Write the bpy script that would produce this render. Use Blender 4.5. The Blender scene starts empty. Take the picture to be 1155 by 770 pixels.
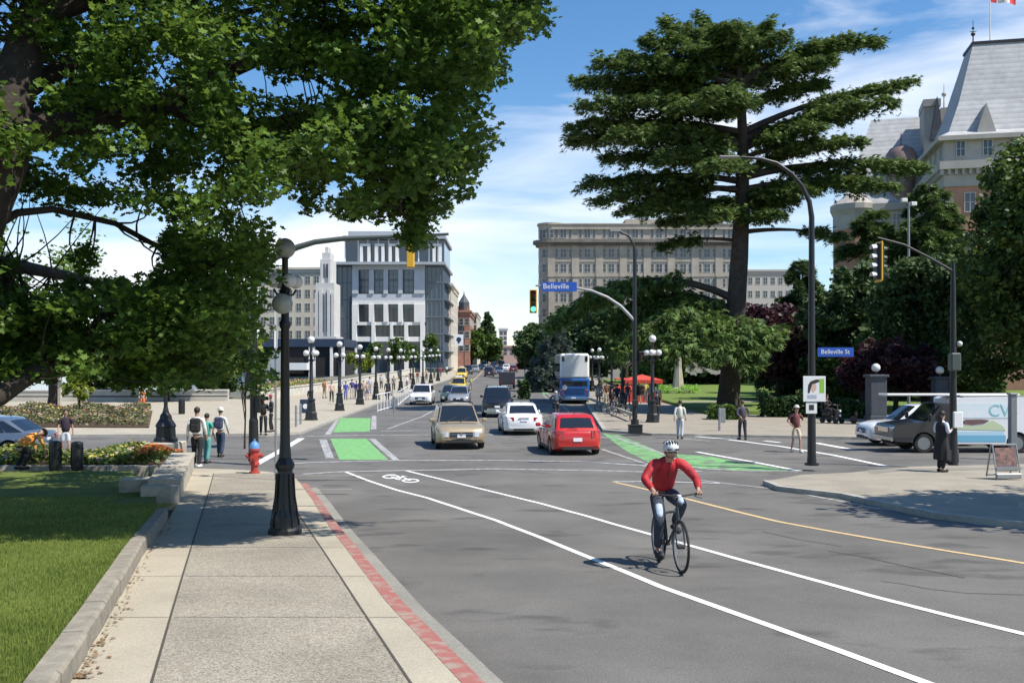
import bpy, bmesh, math, random
import numpy as np
from mathutils import Vector, Matrix
R=math.radians; PI=math.pi; sin=math.sin; cos=math.cos
rnd=random.Random(7)
S=bpy.context.scene; COL=S.collection
# ---------------- camera, sky, sun, exposure ----------------
CAMZ=2.05; F=1100.0; CX=577.5; HY=410.0
cd=bpy.data.cameras.new('camera'); cam=bpy.data.objects.new('camera',cd); COL.objects.link(cam)
cam.location=(0,0,CAMZ); cam.rotation_euler=(R(90),0,0)
cd.sensor_width=36; cd.lens=F/1155*36; cd.shift_y=25/1155.; cd.clip_start=.1; cd.clip_end=6000
S.camera=cam
AZ=R(27); EL=R(56)
sd=Vector((cos(AZ)*cos(EL),-sin(AZ)*cos(EL),sin(EL)))
W=bpy.data.worlds.new('World'); S.world=W; W.use_nodes=True
nt=W.node_tree; N=nt.nodes; Lk=nt.links; N.clear()
wo=N.new('ShaderNodeOutputWorld'); bg=N.new('ShaderNodeBackground'); sky=N.new('ShaderNodeTexSky')
sky.sky_type='NISHITA'; sky.sun_disc=False; sky.sun_elevation=EL; sky.sun_rotation=math.atan2(sd.x,sd.y)
sky.air_density=1.0; sky.dust_density=.25; sky.ozone_density=2.6
bg.inputs[1].default_value=.118
tc=N.new('ShaderNodeTexCoord'); sep=N.new('ShaderNodeSeparateXYZ'); Lk.new(tc.outputs['Generated'],sep.inputs[0])
def wm(op,a,b=None,clamp=False):
    n=N.new('ShaderNodeMath'); n.operation=op; n.use_clamp=clamp
    for i,v in enumerate((a,b)):
        if v is None: continue
        if isinstance(v,(int,float)): n.inputs[i].default_value=v
        else: Lk.new(v,n.inputs[i])
    return n.outputs[0]
mp=N.new('ShaderNodeMapping'); mp.inputs['Scale'].default_value=(1.6,1.0,7.0); mp.inputs['Rotation'].default_value=(0,R(-22),0)
mp.inputs['Location'].default_value=(.35,0,.1)
Lk.new(tc.outputs['Generated'],mp.inputs[0])
n1=N.new('ShaderNodeTexNoise'); n1.inputs['Scale'].default_value=1.7; n1.inputs['Detail'].default_value=7; n1.inputs['Roughness'].default_value=.55; n1.inputs['Distortion'].default_value=.6
Lk.new(mp.outputs[0],n1.inputs[0])
# a veil of cirrus that thins out towards the upper sky
el=wm('SUBTRACT',sep.outputs[2],wm('MULTIPLY',sep.outputs[0],.20))
band=wm('SUBTRACT',1.0,wm('MULTIPLY',wm('ABSOLUTE',wm('SUBTRACT',el,.15)),6.5),True)
v=wm('ADD',wm('MULTIPLY',band,.50),wm('MULTIPLY',wm('SUBTRACT',n1.outputs[0],.5),2.6))
v=wm('ADD',v,wm('MULTIPLY',sep.outputs[0],-.05)); v=wm('SUBTRACT',v,wm('MULTIPLY',wm('MAXIMUM',wm('SUBTRACT',el,.19),0.0),3.2))
cl=wm('MULTIPLY',wm('MAXIMUM',v,0.0),1.15,True)
mx=N.new('ShaderNodeMixRGB'); Lk.new(cl,mx.inputs[0]); hs=N.new('ShaderNodeHueSaturation'); hs.inputs['Saturation'].default_value=1.24; Lk.new(sky.outputs[0],hs.inputs['Color']); Lk.new(hs.outputs[0],mx.inputs[1]); mx.inputs[2].default_value=(6.9,7.2,7.7,1)
Lk.new(mx.outputs[0],bg.inputs[0]); Lk.new(bg.outputs[0],wo.inputs[0])
sl=bpy.data.lights.new('sun','SUN'); sl.energy=4.7; sl.angle=R(.53); sl.color=(1,.945,.86)
so=bpy.data.objects.new('sun',sl); COL.objects.link(so); so.rotation_euler=(-sd).to_track_quat('-Z','Y').to_euler()
S.view_settings.view_transform='Standard'; S.view_settings.look='None'; S.view_settings.exposure=.50; S.view_settings.gamma=1
S.view_settings.use_curve_mapping=False
# ---------------- helpers ----------------
def mat(name,col,rough=.7,metal=0,var=0,scale=5,bump=0,bscale=None,spec=.5,emit=None,trans=0,coat=0,col2=None,detail=4,alpha=None):
    m=bpy.data.materials.new(name); m.use_nodes=True; t=m.node_tree; b=t.nodes['Principled BSDF']
    c=tuple(col)+(1,); b.inputs['Base Color'].default_value=c; b.inputs['Roughness'].default_value=rough; b.inputs['Metallic'].default_value=metal
    b.inputs['Specular IOR Level'].default_value=spec; b.inputs['Coat Weight'].default_value=coat; b.inputs['Transmission Weight'].default_value=trans
    if emit: b.inputs['Emission Color'].default_value=tuple(emit[:3])+(1,); b.inputs['Emission Strength'].default_value=emit[3]
    if var or col2 or bump:
        g=t.nodes.new('ShaderNodeNewGeometry'); n=t.nodes.new('ShaderNodeTexNoise'); n.inputs['Scale'].default_value=scale; n.inputs['Detail'].default_value=detail; n.inputs['Roughness'].default_value=.65
        t.links.new(g.outputs['Position'],n.inputs[0])
        r=t.nodes.new('ShaderNodeValToRGB'); t.links.new(n.outputs[0],r.inputs[0])
        r.color_ramp.elements[0].position=.3; r.color_ramp.elements[1].position=.7
        if col2: a=c; d=tuple(col2)+(1,)
        else: a=tuple(x*(1-var) for x in col)+(1,); d=tuple(min(1,x*(1+var)) for x in col)+(1,)
        r.color_ramp.elements[0].color=a; r.color_ramp.elements[1].color=d
        t.links.new(r.outputs[0],b.inputs['Base Color'])
        if bump:
            n2=t.nodes.new('ShaderNodeTexNoise'); n2.inputs['Scale'].default_value=bscale or scale*6; n2.inputs['Detail'].default_value=3
            t.links.new(g.outputs['Position'],n2.inputs[0])
            bp=t.nodes.new('ShaderNodeBump'); bp.inputs['Strength'].default_value=bump; bp.inputs['Distance'].default_value=.02
            t.links.new(n2.outputs[0],bp.inputs['Height']); t.links.new(bp.outputs[0],b.inputs['Normal'])
    return m
def leafmat(name,c1,c2,tr=.35,rough=.5):
    m=bpy.data.materials.new(name); m.use_nodes=True; t=m.node_tree; b=t.nodes['Principled BSDF']; o=t.nodes['Material Output']
    g=t.nodes.new('ShaderNodeNewGeometry'); r=t.nodes.new('ShaderNodeValToRGB')
    r.color_ramp.elements[0].color=tuple(c1)+(1,); r.color_ramp.elements[1].color=tuple(c2)+(1,)
    n=t.nodes.new('ShaderNodeTexNoise'); n.inputs['Scale'].default_value=.9; t.links.new(g.outputs['Position'],n.inputs[0])
    a=t.nodes.new('ShaderNodeMath'); a.operation='MULTIPLY_ADD'; t.links.new(n.outputs[0],a.inputs[0]); a.inputs[1].default_value=1.4; a.inputs[2].default_value=-.7
    a2=t.nodes.new('ShaderNodeMath'); a2.operation='ADD'; a2.use_clamp=True; t.links.new(a.outputs[0],a2.inputs[0]); t.links.new(g.outputs['Random Per Island'],a2.inputs[1])
    t.links.new(a2.outputs[0],r.inputs[0]); t.links.new(r.outputs[0],b.inputs['Base Color']); b.inputs['Roughness'].default_value=rough
    b.inputs['Specular IOR Level'].default_value=.35
    tl=t.nodes.new('ShaderNodeBsdfTranslucent'); hs=t.nodes.new('ShaderNodeHueSaturation'); hs.inputs['Value'].default_value=1.5; hs.inputs['Hue'].default_value=.485
    t.links.new(r.outputs[0],hs.inputs['Color']); t.links.new(hs.outputs[0],tl.inputs[0])
    ms=t.nodes.new('ShaderNodeMixShader'); ms.inputs[0].default_value=tr
    t.links.new(b.outputs[0],ms.inputs[1]); t.links.new(tl.outputs[0],ms.inputs[2]); t.links.new(ms.outputs[0],o.inputs[0])
    return m
def tag(o,label=None,cat=None,group=None,kind=None):
    if label: o['label']=label
    if cat: o['category']=cat
    if group: o['group']=group
    if kind: o['kind']=kind
    return o
def thing(name,label,cat,loc=(0,0,0),rz=0,group=None):
    o=bpy.data.objects.new(name,None); COL.objects.link(o); o.location=loc; o.rotation_euler=(0,0,rz)
    o.empty_display_size=.2
    return tag(o,label,cat,group)
class MB:
    def __init__(s): s.v=[]; s.f=[]; s.m=[]; s.mi=0
    def add(s,vs,fs,M=None):
        n=len(s.v); s.v+=[tuple(M@Vector(q)) if M else tuple(q) for q in vs]; s.f+=[tuple(i+n for i in f) for f in fs]; s.m+=[s.mi]*len(fs); return s
    def box(s,c,d,rot=None,bev=0):
        x,y,z=[a/2 for a in d]
        if bev>0:
            b=min(bev,x*.99,y*.99,z*.99); vs=[]; 
            for sx in(-1,1):
                for sy in(-1,1):
                    for sz in(-1,1): vs+=[(sx*x,sy*(y-b),sz*(z-b)),(sx*(x-b),sy*y,sz*(z-b)),(sx*(x-b),sy*(y-b),sz*z)]
            bm=bmesh.new(); [bm.verts.new(q) for q in vs]; bmesh.ops.convex_hull(bm,input=bm.verts); bm.verts.index_update()
            vs=[tuple(q.co) for q in bm.verts]; fs=[tuple(q.index for q in f.verts) for f in bm.faces]; bm.free()
        else:
            vs=[(-x,-y,-z),(x,-y,-z),(x,y,-z),(-x,y,-z),(-x,-y,z),(x,-y,z),(x,y,z),(-x,y,z)]
            fs=[(0,3,2,1),(4,5,6,7),(0,1,5,4),(1,2,6,5),(2,3,7,6),(3,0,4,7)]
        M=Matrix.Translation(c)
        if rot is not None: M=M@(rot.to_4x4() if not isinstance(rot,(int,float)) else Matrix.Rotation(rot,4,'Z'))
        return s.add(vs,fs,M)
    def bb(s,x0,x1,y0,y1,z0,z1): return s.box(((x0+x1)/2,(y0+y1)/2,(z0+z1)/2),(abs(x1-x0),abs(y1-y0),abs(z1-z0)))
    def tube(s,pts,rs,n=8,cap=True):
        pts=[Vector(p) for p in pts]
        if isinstance(rs,(int,float)): rs=[rs]*len(pts)
        vs=[];fs=[]; pu=None
        for i,p in enumerate(pts):
            t=(pts[min(i+1,len(pts)-1)]-pts[max(i-1,0)]).normalized()
            if pu is None: pu=Vector((0,0,1)) if abs(t.z)<.9 else Vector((1,0,0))
            u=(pu-t*pu.dot(t)).normalized(); w=t.cross(u); pu=u
            for k in range(n):
                a=2*PI*k/n; vs.append(p+(u*cos(a)+w*sin(a))*rs[i])
        for i in range(len(pts)-1):
            for k in range(n):
                fs.append((i*n+k,i*n+(k+1)%n,(i+1)*n+(k+1)%n,(i+1)*n+k))
        if cap: fs+=[tuple(range(n))[::-1],tuple(range((len(pts)-1)*n,len(pts)*n))]
        return s.add(vs,fs)
    def lathe(s,prof,n=16,c=(0,0,0),M=None):
        vs=[];fs=[]
        for r,z in prof:
            for k in range(n): a=2*PI*k/n; vs.append((r*cos(a),r*sin(a),z))
        for i in range(len(prof)-1):
            for k in range(n): fs.append((i*n+k,i*n+(k+1)%n,(i+1)*n+(k+1)%n,(i+1)*n+k))
        if prof[0][0]>1e-4: fs.append(tuple(range(n))[::-1])
        if prof[-1][0]>1e-4: fs.append(tuple(range((len(prof)-1)*n,len(prof)*n)))
        T=Matrix.Translation(c)
        return s.add(vs,fs,T@M if M else T)
    def sph(s,c,r,n=12,m=8,M=None):
        if isinstance(r,(int,float)): r=(r,r,r)
        vs=[(0,0,-r[2])]; fs=[]
        for i in range(1,m):
            p=-PI/2+PI*i/m
            for k in range(n): a=2*PI*k/n; vs.append((r[0]*cos(p)*cos(a),r[1]*cos(p)*sin(a),r[2]*sin(p)))
        vs.append((0,0,r[2])); q=len(vs)-1
        for k in range(n):
            fs.append((0,1+(k+1)%n,1+k)); fs.append((q,q-n+k,q-n+(k+1)%n))
        for i in range(m-2):
            for k in range(n): a=1+i*n; fs.append((a+k,a+(k+1)%n,a+n+(k+1)%n,a+n+k))
        T=Matrix.Translation(c)
        return s.add(vs,fs,T@M if M else T)
    def prism(s,poly,z0,z1,M=None):
        n=len(poly); vs=[(x,y,z0) for x,y in poly]+[(x,y,z1) for x,y in poly]
        fs=[tuple(range(n))[::-1],tuple(range(n,2*n))]+[(i,(i+1)%n,n+(i+1)%n,n+i) for i in range(n)]
        return s.add(vs,fs,M)
    def quad(s,a,b,c,d): return s.add([a,b,c,d],[(0,1,2,3)])
    def build(s,name,mats,parent=None,smooth=False,loc=None,ang=40):
        me=bpy.data.meshes.new(name); me.from_pydata(s.v,[],s.f); me.update()
        if not isinstance(mats,(list,tuple)): mats=[mats]
        for m in mats: me.materials.append(m)
        if len(mats)>1: me.polygons.foreach_set('material_index',s.m)
        if smooth:
            me.polygons.foreach_set('use_smooth',[True]*len(me.polygons))
            try: me.set_sharp_from_angle(angle=R(ang))
            except Exception: pass
        o=bpy.data.objects.new(name,me); COL.objects.link(o)
        if parent: o.parent=parent
        if loc: o.location=loc
        return o
def dup(root,loc,rz,label=None,group=None):
    r=root.copy(); COL.objects.link(r); r.location=loc; r.rotation_euler=(0,0,rz)
    if label: r['label']=label
    if group: r['group']=group
    for ch in list(root.children):
        c=ch.copy(); COL.objects.link(c); c.parent=r
        for g in list(ch.children):
            d=g.copy(); COL.objects.link(d); d.parent=c
    return r
# -------- terrain profile: the street dips to the harbour, then climbs --------
CP=[(-60,1.6),(-20,.75),(0,-.12),(6,-.42),(13,-.70),(20,-1.0),(30,-1.21),(45,-1.3),(100,-1.3),(150,-.65),(200,.15),(300,1.6),(400,2.2),(600,2.6),(3000,2.6)]
def gsm(y):
    i=0
    while i<len(CP)-2 and y>CP[i+1][0]: i+=1
    y0,z0=CP[i];y1,z1=CP[i+1]
    def sl(j):
        if j<=0 or j>=len(CP)-1: j=min(max(j,0),len(CP)-1); a=max(j-1,0);b=min(j+1,len(CP)-1); return (CP[b][1]-CP[a][1])/(CP[b][0]-CP[a][0])
        return (CP[j+1][1]-CP[j-1][1])/(CP[j+1][0]-CP[j-1][0])
    h=y1-y0;t=(y-y0)/h;t=max(0,min(1,t))
    return (2*t**3-3*t*t+1)*z0+(t**3-2*t*t+t)*h*sl(i)+(-2*t**3+3*t*t)*z1+(t**3-t*t)*h*sl(i+1)
YC=[-60,-40,-20]+list(range(-10,60,2))+list(range(60,150,6))+list(range(150,420,15))+[450,500,600,900,1500,3000]
ZC=[gsm(y) for y in YC]
def gz(y): return float(np.interp(y,YC,ZC))
def G(px,py,off=0):
    u=(px-CX)/F; v=(py-HY)/F
    lo=2.;d=2.
    while d<700:
        if CAMZ-v*d<=gz(d)+off: break
        lo=d; d+=.5
    hi=d
    for _ in range(24):
        m=(lo+hi)/2
        if CAMZ-v*m<=gz(m)+off: hi=m
        else: lo=m
    return Vector((u*hi,hi,gz(hi)+off))
def at(px,d,off=0): return Vector(((px-CX)/F*d,d,gz(d)+off))
def P3(px,py,d): return Vector(((px-CX)/F*d,d,CAMZ-(py-HY)/F*d))
def sheet(name,pts,off,m,depth=0,kind='structure',label=None,cat=None,parent=None):
    pts=[(p[0],p[1]) for p in pts]
    bm=bmesh.new(); vs=[bm.verts.new((x,y,0)) for x,y in pts]
    f=bm.faces.new(vs)
    if f.normal.z<0: f.normal_flip()
    bm.normal_update()
    if bm.faces[:][0].normal.z<0: bmesh.ops.reverse_faces(bm,faces=bm.faces[:])
    bmesh.ops.triangulate(bm,faces=bm.faces[:])
    ys=[p[1] for p in pts]
    for y in YC:
        if min(ys)<y<max(ys):
            bmesh.ops.bisect_plane(bm,geom=bm.verts[:]+bm.edges[:]+bm.faces[:],plane_co=(0,y,0),plane_no=(0,1,0),dist=1e-5)
    if depth:
        be=[e for e in bm.edges if len(e.link_faces)==1]
        r=bmesh.ops.extrude_edge_only(bm,edges=be); nv=set(q for q in r['geom'] if isinstance(q,bmesh.types.BMVert))
        for q in bm.verts: q.co.z=gz(q.co.y)+off-(depth if q in nv else 0)
        bmesh.ops.recalc_face_normals(bm,faces=bm.faces[:])
    else:
        for q in bm.verts: q.co.z=gz(q.co.y)+off
    me=bpy.data.meshes.new(name); bm.to_mesh(me); bm.free()
    up=sum(p.normal.z*p.area for p in me.polygons)
    if up<0: me.flip_normals()
    for mm in (m if isinstance(m,list) else [m]): me.materials.append(mm)
    o=bpy.data.objects.new(name,me); COL.objects.link(o)
    if parent: o.parent=parent
    return tag(o,label,cat,kind=kind)
def line(name,pts,w,off,m,px=True):
    """a painted band of width w (m) along ground points"""
    P=[Vector(G(*p)[:2]) if px else Vector(p[:2]) for p in pts]
    Lp=[];Rp=[]
    for i,p in enumerate(P):
        t=(P[min(i+1,len(P)-1)]-P[max(i-1,0)]).normalized(); n=Vector((-t.y,t.x))*w/2
        Lp.append(p+n); Rp.append(p-n)
    return sheet(name,Lp+Rp[::-1],off,m)
# ---------------- materials of the setting ----------------
def asphalt():
    m=mat('asphalt',(.140,.132,.120),.85,var=.25,scale=.35,bump=.35,bscale=60)
    t=m.node_tree; b=t.nodes['Principled BSDF']; r=[n for n in t.nodes if n.type=='VALTORGB'][0]; g=[n for n in t.nodes if n.type=='NEW_GEOMETRY'][0]
    n=t.nodes.new('ShaderNodeTexNoise'); n.inputs['Scale'].default_value=45; n.inputs['Detail'].default_value=6; n.inputs['Roughness'].default_value=.8; t.links.new(g.outputs['Position'],n.inputs[0])
    mp=t.nodes.new('ShaderNodeMapping'); mp.inputs['Scale'].default_value=(.9,1.7,1); mp.inputs['Rotation'].default_value=(0,0,R(40)); t.links.new(g.outputs['Position'],mp.inputs[0])
    n3=t.nodes.new('ShaderNodeTexNoise'); n3.inputs['Scale'].default_value=.8; n3.inputs['Detail'].default_value=5; t.links.new(mp.outputs[0],n3.inputs[0])
    r3=t.nodes.new('ShaderNodeValToRGB'); r3.color_ramp.elements[0].position=.57; r3.color_ramp.elements[1].position=.66; r3.color_ramp.elements[0].color=(1,1,1,1); r3.color_ramp.elements[1].color=(.56,.56,.57,1); t.links.new(n3.outputs[0],r3.inputs[0])
    r2=t.nodes.new('ShaderNodeValToRGB'); r2.color_ramp.elements[0].position=.3; r2.color_ramp.elements[1].position=.75; r2.color_ramp.elements[0].color=(.62,.62,.62,1); r2.color_ramp.elements[1].color=(1.35,1.35,1.33,1); t.links.new(n.outputs[0],r2.inputs[0])
    a=t.nodes.new('ShaderNodeMixRGB'); a.blend_type='MULTIPLY'; a.inputs[0].default_value=1; t.links.new(r.outputs[0],a.inputs[1]); t.links.new(r2.outputs[0],a.inputs[2])
    c=t.nodes.new('ShaderNodeMixRGB'); c.blend_type='MULTIPLY'; c.inputs[0].default_value=.8; t.links.new(a.outputs[0],c.inputs[1]); t.links.new(r3.outputs[0],c.inputs[2])
    t.links.new(c.outputs[0],b.inputs['Base Color']); return m
def speck(name,c1,c2,sc,lo=.35,hi=.65,big=.15,bump=.4):
    m=mat(name,c1,.85,var=.1,scale=.6,bump=bump,bscale=sc)
    t=m.node_tree; b=t.nodes['Principled BSDF']; g=[n for n in t.nodes if n.type=='NEW_GEOMETRY'][0]
    n=t.nodes.new('ShaderNodeTexVoronoi'); n.inputs['Scale'].default_value=sc; t.links.new(g.outputs['Position'],n.inputs[0])
    r2=t.nodes.new('ShaderNodeValToRGB'); r2.color_ramp.elements[0].position=lo; r2.color_ramp.elements[1].position=hi; r2.color_ramp.elements[0].color=tuple(c1)+(1,); r2.color_ramp.elements[1].color=tuple(c2)+(1,)
    sp=t.nodes.new('ShaderNodeSeparateColor'); t.links.new(n.outputs['Color'],sp.inputs[0]); t.links.new(sp.outputs[0],r2.inputs[0])
    n3=t.nodes.new('ShaderNodeTexNoise'); n3.inputs['Scale'].default_value=.9; n3.inputs['Detail'].default_value=6; t.links.new(g.outputs['Position'],n3.inputs[0])
    r3=t.nodes.new('ShaderNodeValToRGB'); r3.color_ramp.elements[0].position=.3; r3.color_ramp.elements[1].position=.7; r3.color_ramp.elements[0].color=(1-big,1-big,1-big,1); r3.color_ramp.elements[1].color=(1+big,1+big,1+big,1); t.links.new(n3.outputs[0],r3.inputs[0])
    a=t.nodes.new('ShaderNodeMixRGB'); a.blend_type='MULTIPLY'; a.inputs[0].default_value=1; t.links.new(r2.outputs[0],a.inputs[1]); t.links.new(r3.outputs[0],a.inputs[2]); t.links.new(a.outputs[0],b.inputs['Base Color'])
    return m
M_asph=asphalt()
M_conc=speck('concrete',(.34,.30,.225),(.43,.385,.30),90,.2,.9,.12,.15)
M_agg=speck('exposed_aggregate',(.19,.165,.125),(.40,.36,.29),78,.1,.95,.16,.5)
M_kerb=mat('kerb_concrete',(.36,.345,.30),.85,var=.18,scale=3,bump=.3)
M_gut=speck('gutter_concrete',(.21,.205,.175),(.28,.27,.235),70,.2,.8,.15,.2)
def worn(name,c,c2,lo,hi,sc=6):
    m=mat(name,c,.75,col2=c2,scale=sc,bump=.15); r=[n for n in m.node_tree.nodes if n.type=='VALTORGB'][0]; r.color_ramp.elements[0].position=lo; r.color_ramp.elements[1].position=hi; n=[n for n in m.node_tree.nodes if n.type=='TEX_NOISE'][0]; n.inputs['Detail'].default_value=9; return m
M_red=worn('red_kerb_paint',(.32,.25,.20),(.33,.12,.10),.38,.52,5)
M_white=worn('road_paint_white',(.30,.30,.29),(.74,.74,.72),.28,.40,9)
M_whitew=worn('road_paint_white_worn',(.17,.17,.165),(.46,.455,.44),.36,.62,5)
M_orange=worn('road_paint_yellow',(.26,.21,.14),(.62,.45,.23),.3,.45,8)
M_green=worn('green_lane_paint',(.13,.27,.11),(.19,.46,.15),.32,.62,4)
M_tar=mat('tar_seal',(.07,.066,.06),.6)
M_dirt=mat('dry_leaf_litter',(.20,.13,.07),.9,var=.4,scale=30,bump=.5)
M_joint=mat('pavement_joint',(.07,.062,.05),.9)
M_stone=mat('stone_wall',(.40,.36,.29),.85,var=.22,scale=4,bump=.5,bscale=14)
M_soil=mat('soil',(.09,.06,.035),.95,var=.35,scale=4,bump=.6)
def grassm(name,a,b):
    m=mat(name,a,.9,col2=b,scale=2.2,bump=.5,bscale=55,spec=.15,detail=8); return m
M_lawn=grassm('lawn',(.08,.115,.022),(.15,.18,.045)); M_lawn2=grassm('lawn_far',(.10,.16,.035),(.17,.23,.06))
M_grd=mat('far_ground',(.13,.13,.10),.9,var=.2,scale=.05)
M_water=mat('water',(.03,.07,.09),.12,bump=.3,scale=1,bscale=2,var=.05)
SW=.13
# ---------------- ground, roads, pavements ----------------
sheet('ground',[(-1600,-60),(1600,-60),(1600,3000),(-1600,3000)],0,M_grd)
sheet('road',[(-60,-15),(60,-15),(60,52),(22,60),(14,150),(12,420),(-12,420),(-13,150),(-16,60),(-60,58)],.012,M_asph)
def g2(*a,off=0): return [G(x,y,off)[:2] for x,y in a]
def ext(p,q,y):
    t=(y-q[1])/(q[1]-p[1]); return (q[0]+(q[0]-p[0])*t,y)
kin=g2((339,545),(352,563),(373,596),(404,637),(436,679),(470,715),(494.5,742),(543,790),off=SW)
kin=kin[:-1]; kend=ext(kin[-3],kin[-1],-8)
kerb=kin+[kend]
wallR=g2((219,528),(201.6,566),(190,585),off=SW)
edgeR=g2((190,585),(160,628),(118,704),(80,765),off=SW); eend=ext(edgeR[1],edgeR[-1],-8)
corner=g2((339,545),(333,539),(322,534.5),(300,531.5),(262,529),off=SW)
near=sheet('sidewalk',wallR[:2]+edgeR+[eend]+kerb[::-1]+corner[1:],SW,[M_conc],depth=.2)
def poff(P,d):
    o=[]
    for i,p in enumerate(P):
        p=Vector(p[:2]); t=(Vector(P[min(i+1,len(P)-1)][:2])-Vector(P[max(i-1,0)][:2])).normalized(); o.append(p+Vector((-t.y,t.x))*d)
    return o
ko=poff(kerb,.17); ko2=poff(kerb,.42)
sheet('kerb',poff(kerb,.002)+ko[::-1],SW+.003,M_red,depth=.19)
sheet('gutter',poff(kerb,.165)+ko2[::-1],.018,M_gut)
jl=g2((241,534),(222,597),(196,683),(171,770),off=SW); jr=g2((341,586),(356.4,609),(405,683),(463,770),off=SW)
jle=ext(jl[0],jl[-1],-8); jre=ext(jr[0],jr[-1],-8)
top=g2((332,572),(327,560),(318,533.5),off=SW)
sheet('sidewalk_aggregate',jl+[jle,jre]+jr[::-1]+top[:2]+[top[2]],SW+.004,M_agg)
line('pavement_joint',[tuple(p) for p in jl+[jle]],.022,SW+.008,M_joint,px=False)
line('pavement_joint',[tuple(p) for p in top[::-1]+jr+[jre]],.022,SW+.008,M_joint,px=False)
M_aggs=speck('aggregate_band',(.20,.175,.135),(.40,.37,.31),70,.2,.9,.06,.15)
for y in (9.55,11.8,14.2,17.0,20.0,23.3,26.8):
    a=np.interp(y,[p[1] for p in jl[::-1]],[p[0] for p in jl[::-1]]); b=np.interp(y,[p[1] for p in jr[::-1]],[p[0] for p in jr[::-1]])
    sheet('pavement_band',[(a+.03,y),(b-.03,y),(b-.03,y+.10),(a+.03,y+.10)],SW+.008,M_aggs)
    for (u,v) in ((a-1.2,a-.02),(b+.02,b+.6)):
        x0=max(u,np.interp(y,[p[1] for p in ([eend]+edgeR[::-1])],[p[0] for p in ([eend]+edgeR[::-1])])+.02); x1=min(v,np.interp(y,[p[1] for p in kerb[::-1]],[p[0] for p in kerb[::-1]])-.02)
        if x1>x0: sheet('pavement_joint',[(x0,y),(x1,y),(x1,y+.012),(x0,y+.012)],SW+.006,M_joint)
# lawn on the left with its stone edging
LO=.30
el_=poff(edgeR+[eend],-.19)
lawnB=g2((-40,531),(150,531),off=LO)
sheet('lawn',[(-60,lawnB[0][1])]+[tuple(lawnB[1]),(-7.9,21.6)]+[tuple(p) for p in el_]+[(-60,-8)],LO,M_lawn,depth=.3)
# ---------------- far pavements ----------------
caus=g2((335,487),(380,470),(425,453.5),(468,439),(505,427.5),off=SW)+[(-10.6,190),(-10.6,400)]
plz=g2((0,490.5),(100,489.5),(200,489),(300,488.5),off=SW)
sheet('plaza_pavement',[(-70,plz[0][1]+.4)]+plz+caus+[(-23,400),(-23,200),(-24,90),(-70,92)],SW,M_conc,depth=.2)
ks=poff(plz+caus,-.2); sheet('plaza_kerb',ks+poff(plz+caus,.003)[::-1],SW+.004,M_kerb,depth=.15)
rk=g2((660,452.5),(668,466),(680,484.5),(735,488.5),(850,490.5),(960,492.5),(1155,497),off=SW)
rk=[(6.6,400),(6.5,130)]+rk+[(60,rk[-1][1]-1)]
sheet('garden_pavement',rk+[(60,64),(40,66),(15,62),(13,80),(13,400)],SW,mat('paving_tan',(.29,.255,.20),.85,var=.15,scale=.7,bump=.2),depth=.2)
sheet('garden_kerb',poff(rk,-.003)+poff(rk,.2)[::-1],SW+.004,M_kerb,depth=.15)
isl=g2((868,541.5),(884,548),(956,556),(1058,577),(1155,588),off=SW); isl+= [ext(isl[-2],isl[-1],9)]
islt=g2((868,541),(905,535),(960,532.5),(1000,528.5),(1028,526),(1155,523),off=SW)
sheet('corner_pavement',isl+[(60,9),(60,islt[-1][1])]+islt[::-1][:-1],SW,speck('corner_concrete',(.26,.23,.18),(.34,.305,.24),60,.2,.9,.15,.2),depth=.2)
sheet('corner_kerb',[tuple(p) for p in poff(isl,-.18)]+[tuple(p) for p in poff(isl,.003)][::-1],SW+.004,M_kerb,depth=.15)
sheet('corner_band',g2((983,534.5),(978,530),(1012,528.5),(1155,526.5),(1155,529),(1015,531),(990,533.5),off=SW),SW+.006,mat('tactile_band',(.22,.205,.17),.9,var=.15,scale=3))
sheet('garden_lawn',[(12.5,62.5),(24,64.5),(60,66),(60,150),(14,150),(13,90)],.32,M_lawn2,depth=.3)
sheet('garden_path',[(13.5,78),(60,82),(60,84.5),(13.5,80)],.335,mat('gravel_path',(.34,.31,.26),.9,var=.1,scale=2))
sheet('water',[(-400,96),(-40,96),(-30,200),(-40,330),(-400,330)],.02,M_water)
# ---------------- painted markings ----------------
ML=.018
line('lane_line',[(389.8,532.4),(404,538),(417.6,543.2),(448,553.2),(481.4,561.8),(520,574.5),(560,587.6),(610,607),(660,627.7),(703,645),(745.7,662.9),(810,686),(874,709),(955,738.5),(1037,769),(1130,803)],.115,ML,M_white)
line('lane_line',[(457.5,531),(481,536.8),(510,543.8),(560,556),(610,568.3),(660,582),(731,602.5),(778,616),(831,631),(905,651.5),(984,673.5),(1070,695.5),(1155,716.4),(1260,740)],.115,ML,M_white)
line('centre_line',[(691,543.6),(732,553),(775.7,563.4),(824,575.7),(874,588),(938,600),(1003,611.4),(1080,624),(1155,636),(1280,657)],.12,ML,M_orange)
line('edge_line',[(786,541.5),(831,547),(880,552.5),(934,563),(985,573),(1046,582),(1100,591.5),(1155,599.5),(1260,616)],.12,ML,M_whitew)
line('stop_line',[(691.5,543.6),(723,543.6),(760,544),(812,545.5)],.30,ML+.004,M_whitew)
line('crosswalk_line',[(318,524),(345,522),(380,521),(440,519.6),(560,519.3),(660,521),(723,525),(790,532)],.28,ML,M_whitew)
line('crosswalk_line',[(341,535),(390,532),(477,530.6),(560,529.2),(660,530.6),(733,532.5)],.28,ML,M_whitew)
line('crosswalk_line',[(338,492.3),(400,491),(481,490.5),(560,490.5),(650,492),(690,494)],.3,ML,M_whitew)
line('crosswalk_line',[(430,486.3),(481,485.7),(560,486),(650,487)],.3,ML,M_whitew)
line('crosswalk_line',[(287,524.5),(312,511),(340,494.5)],.30,ML,M_white)
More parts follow.
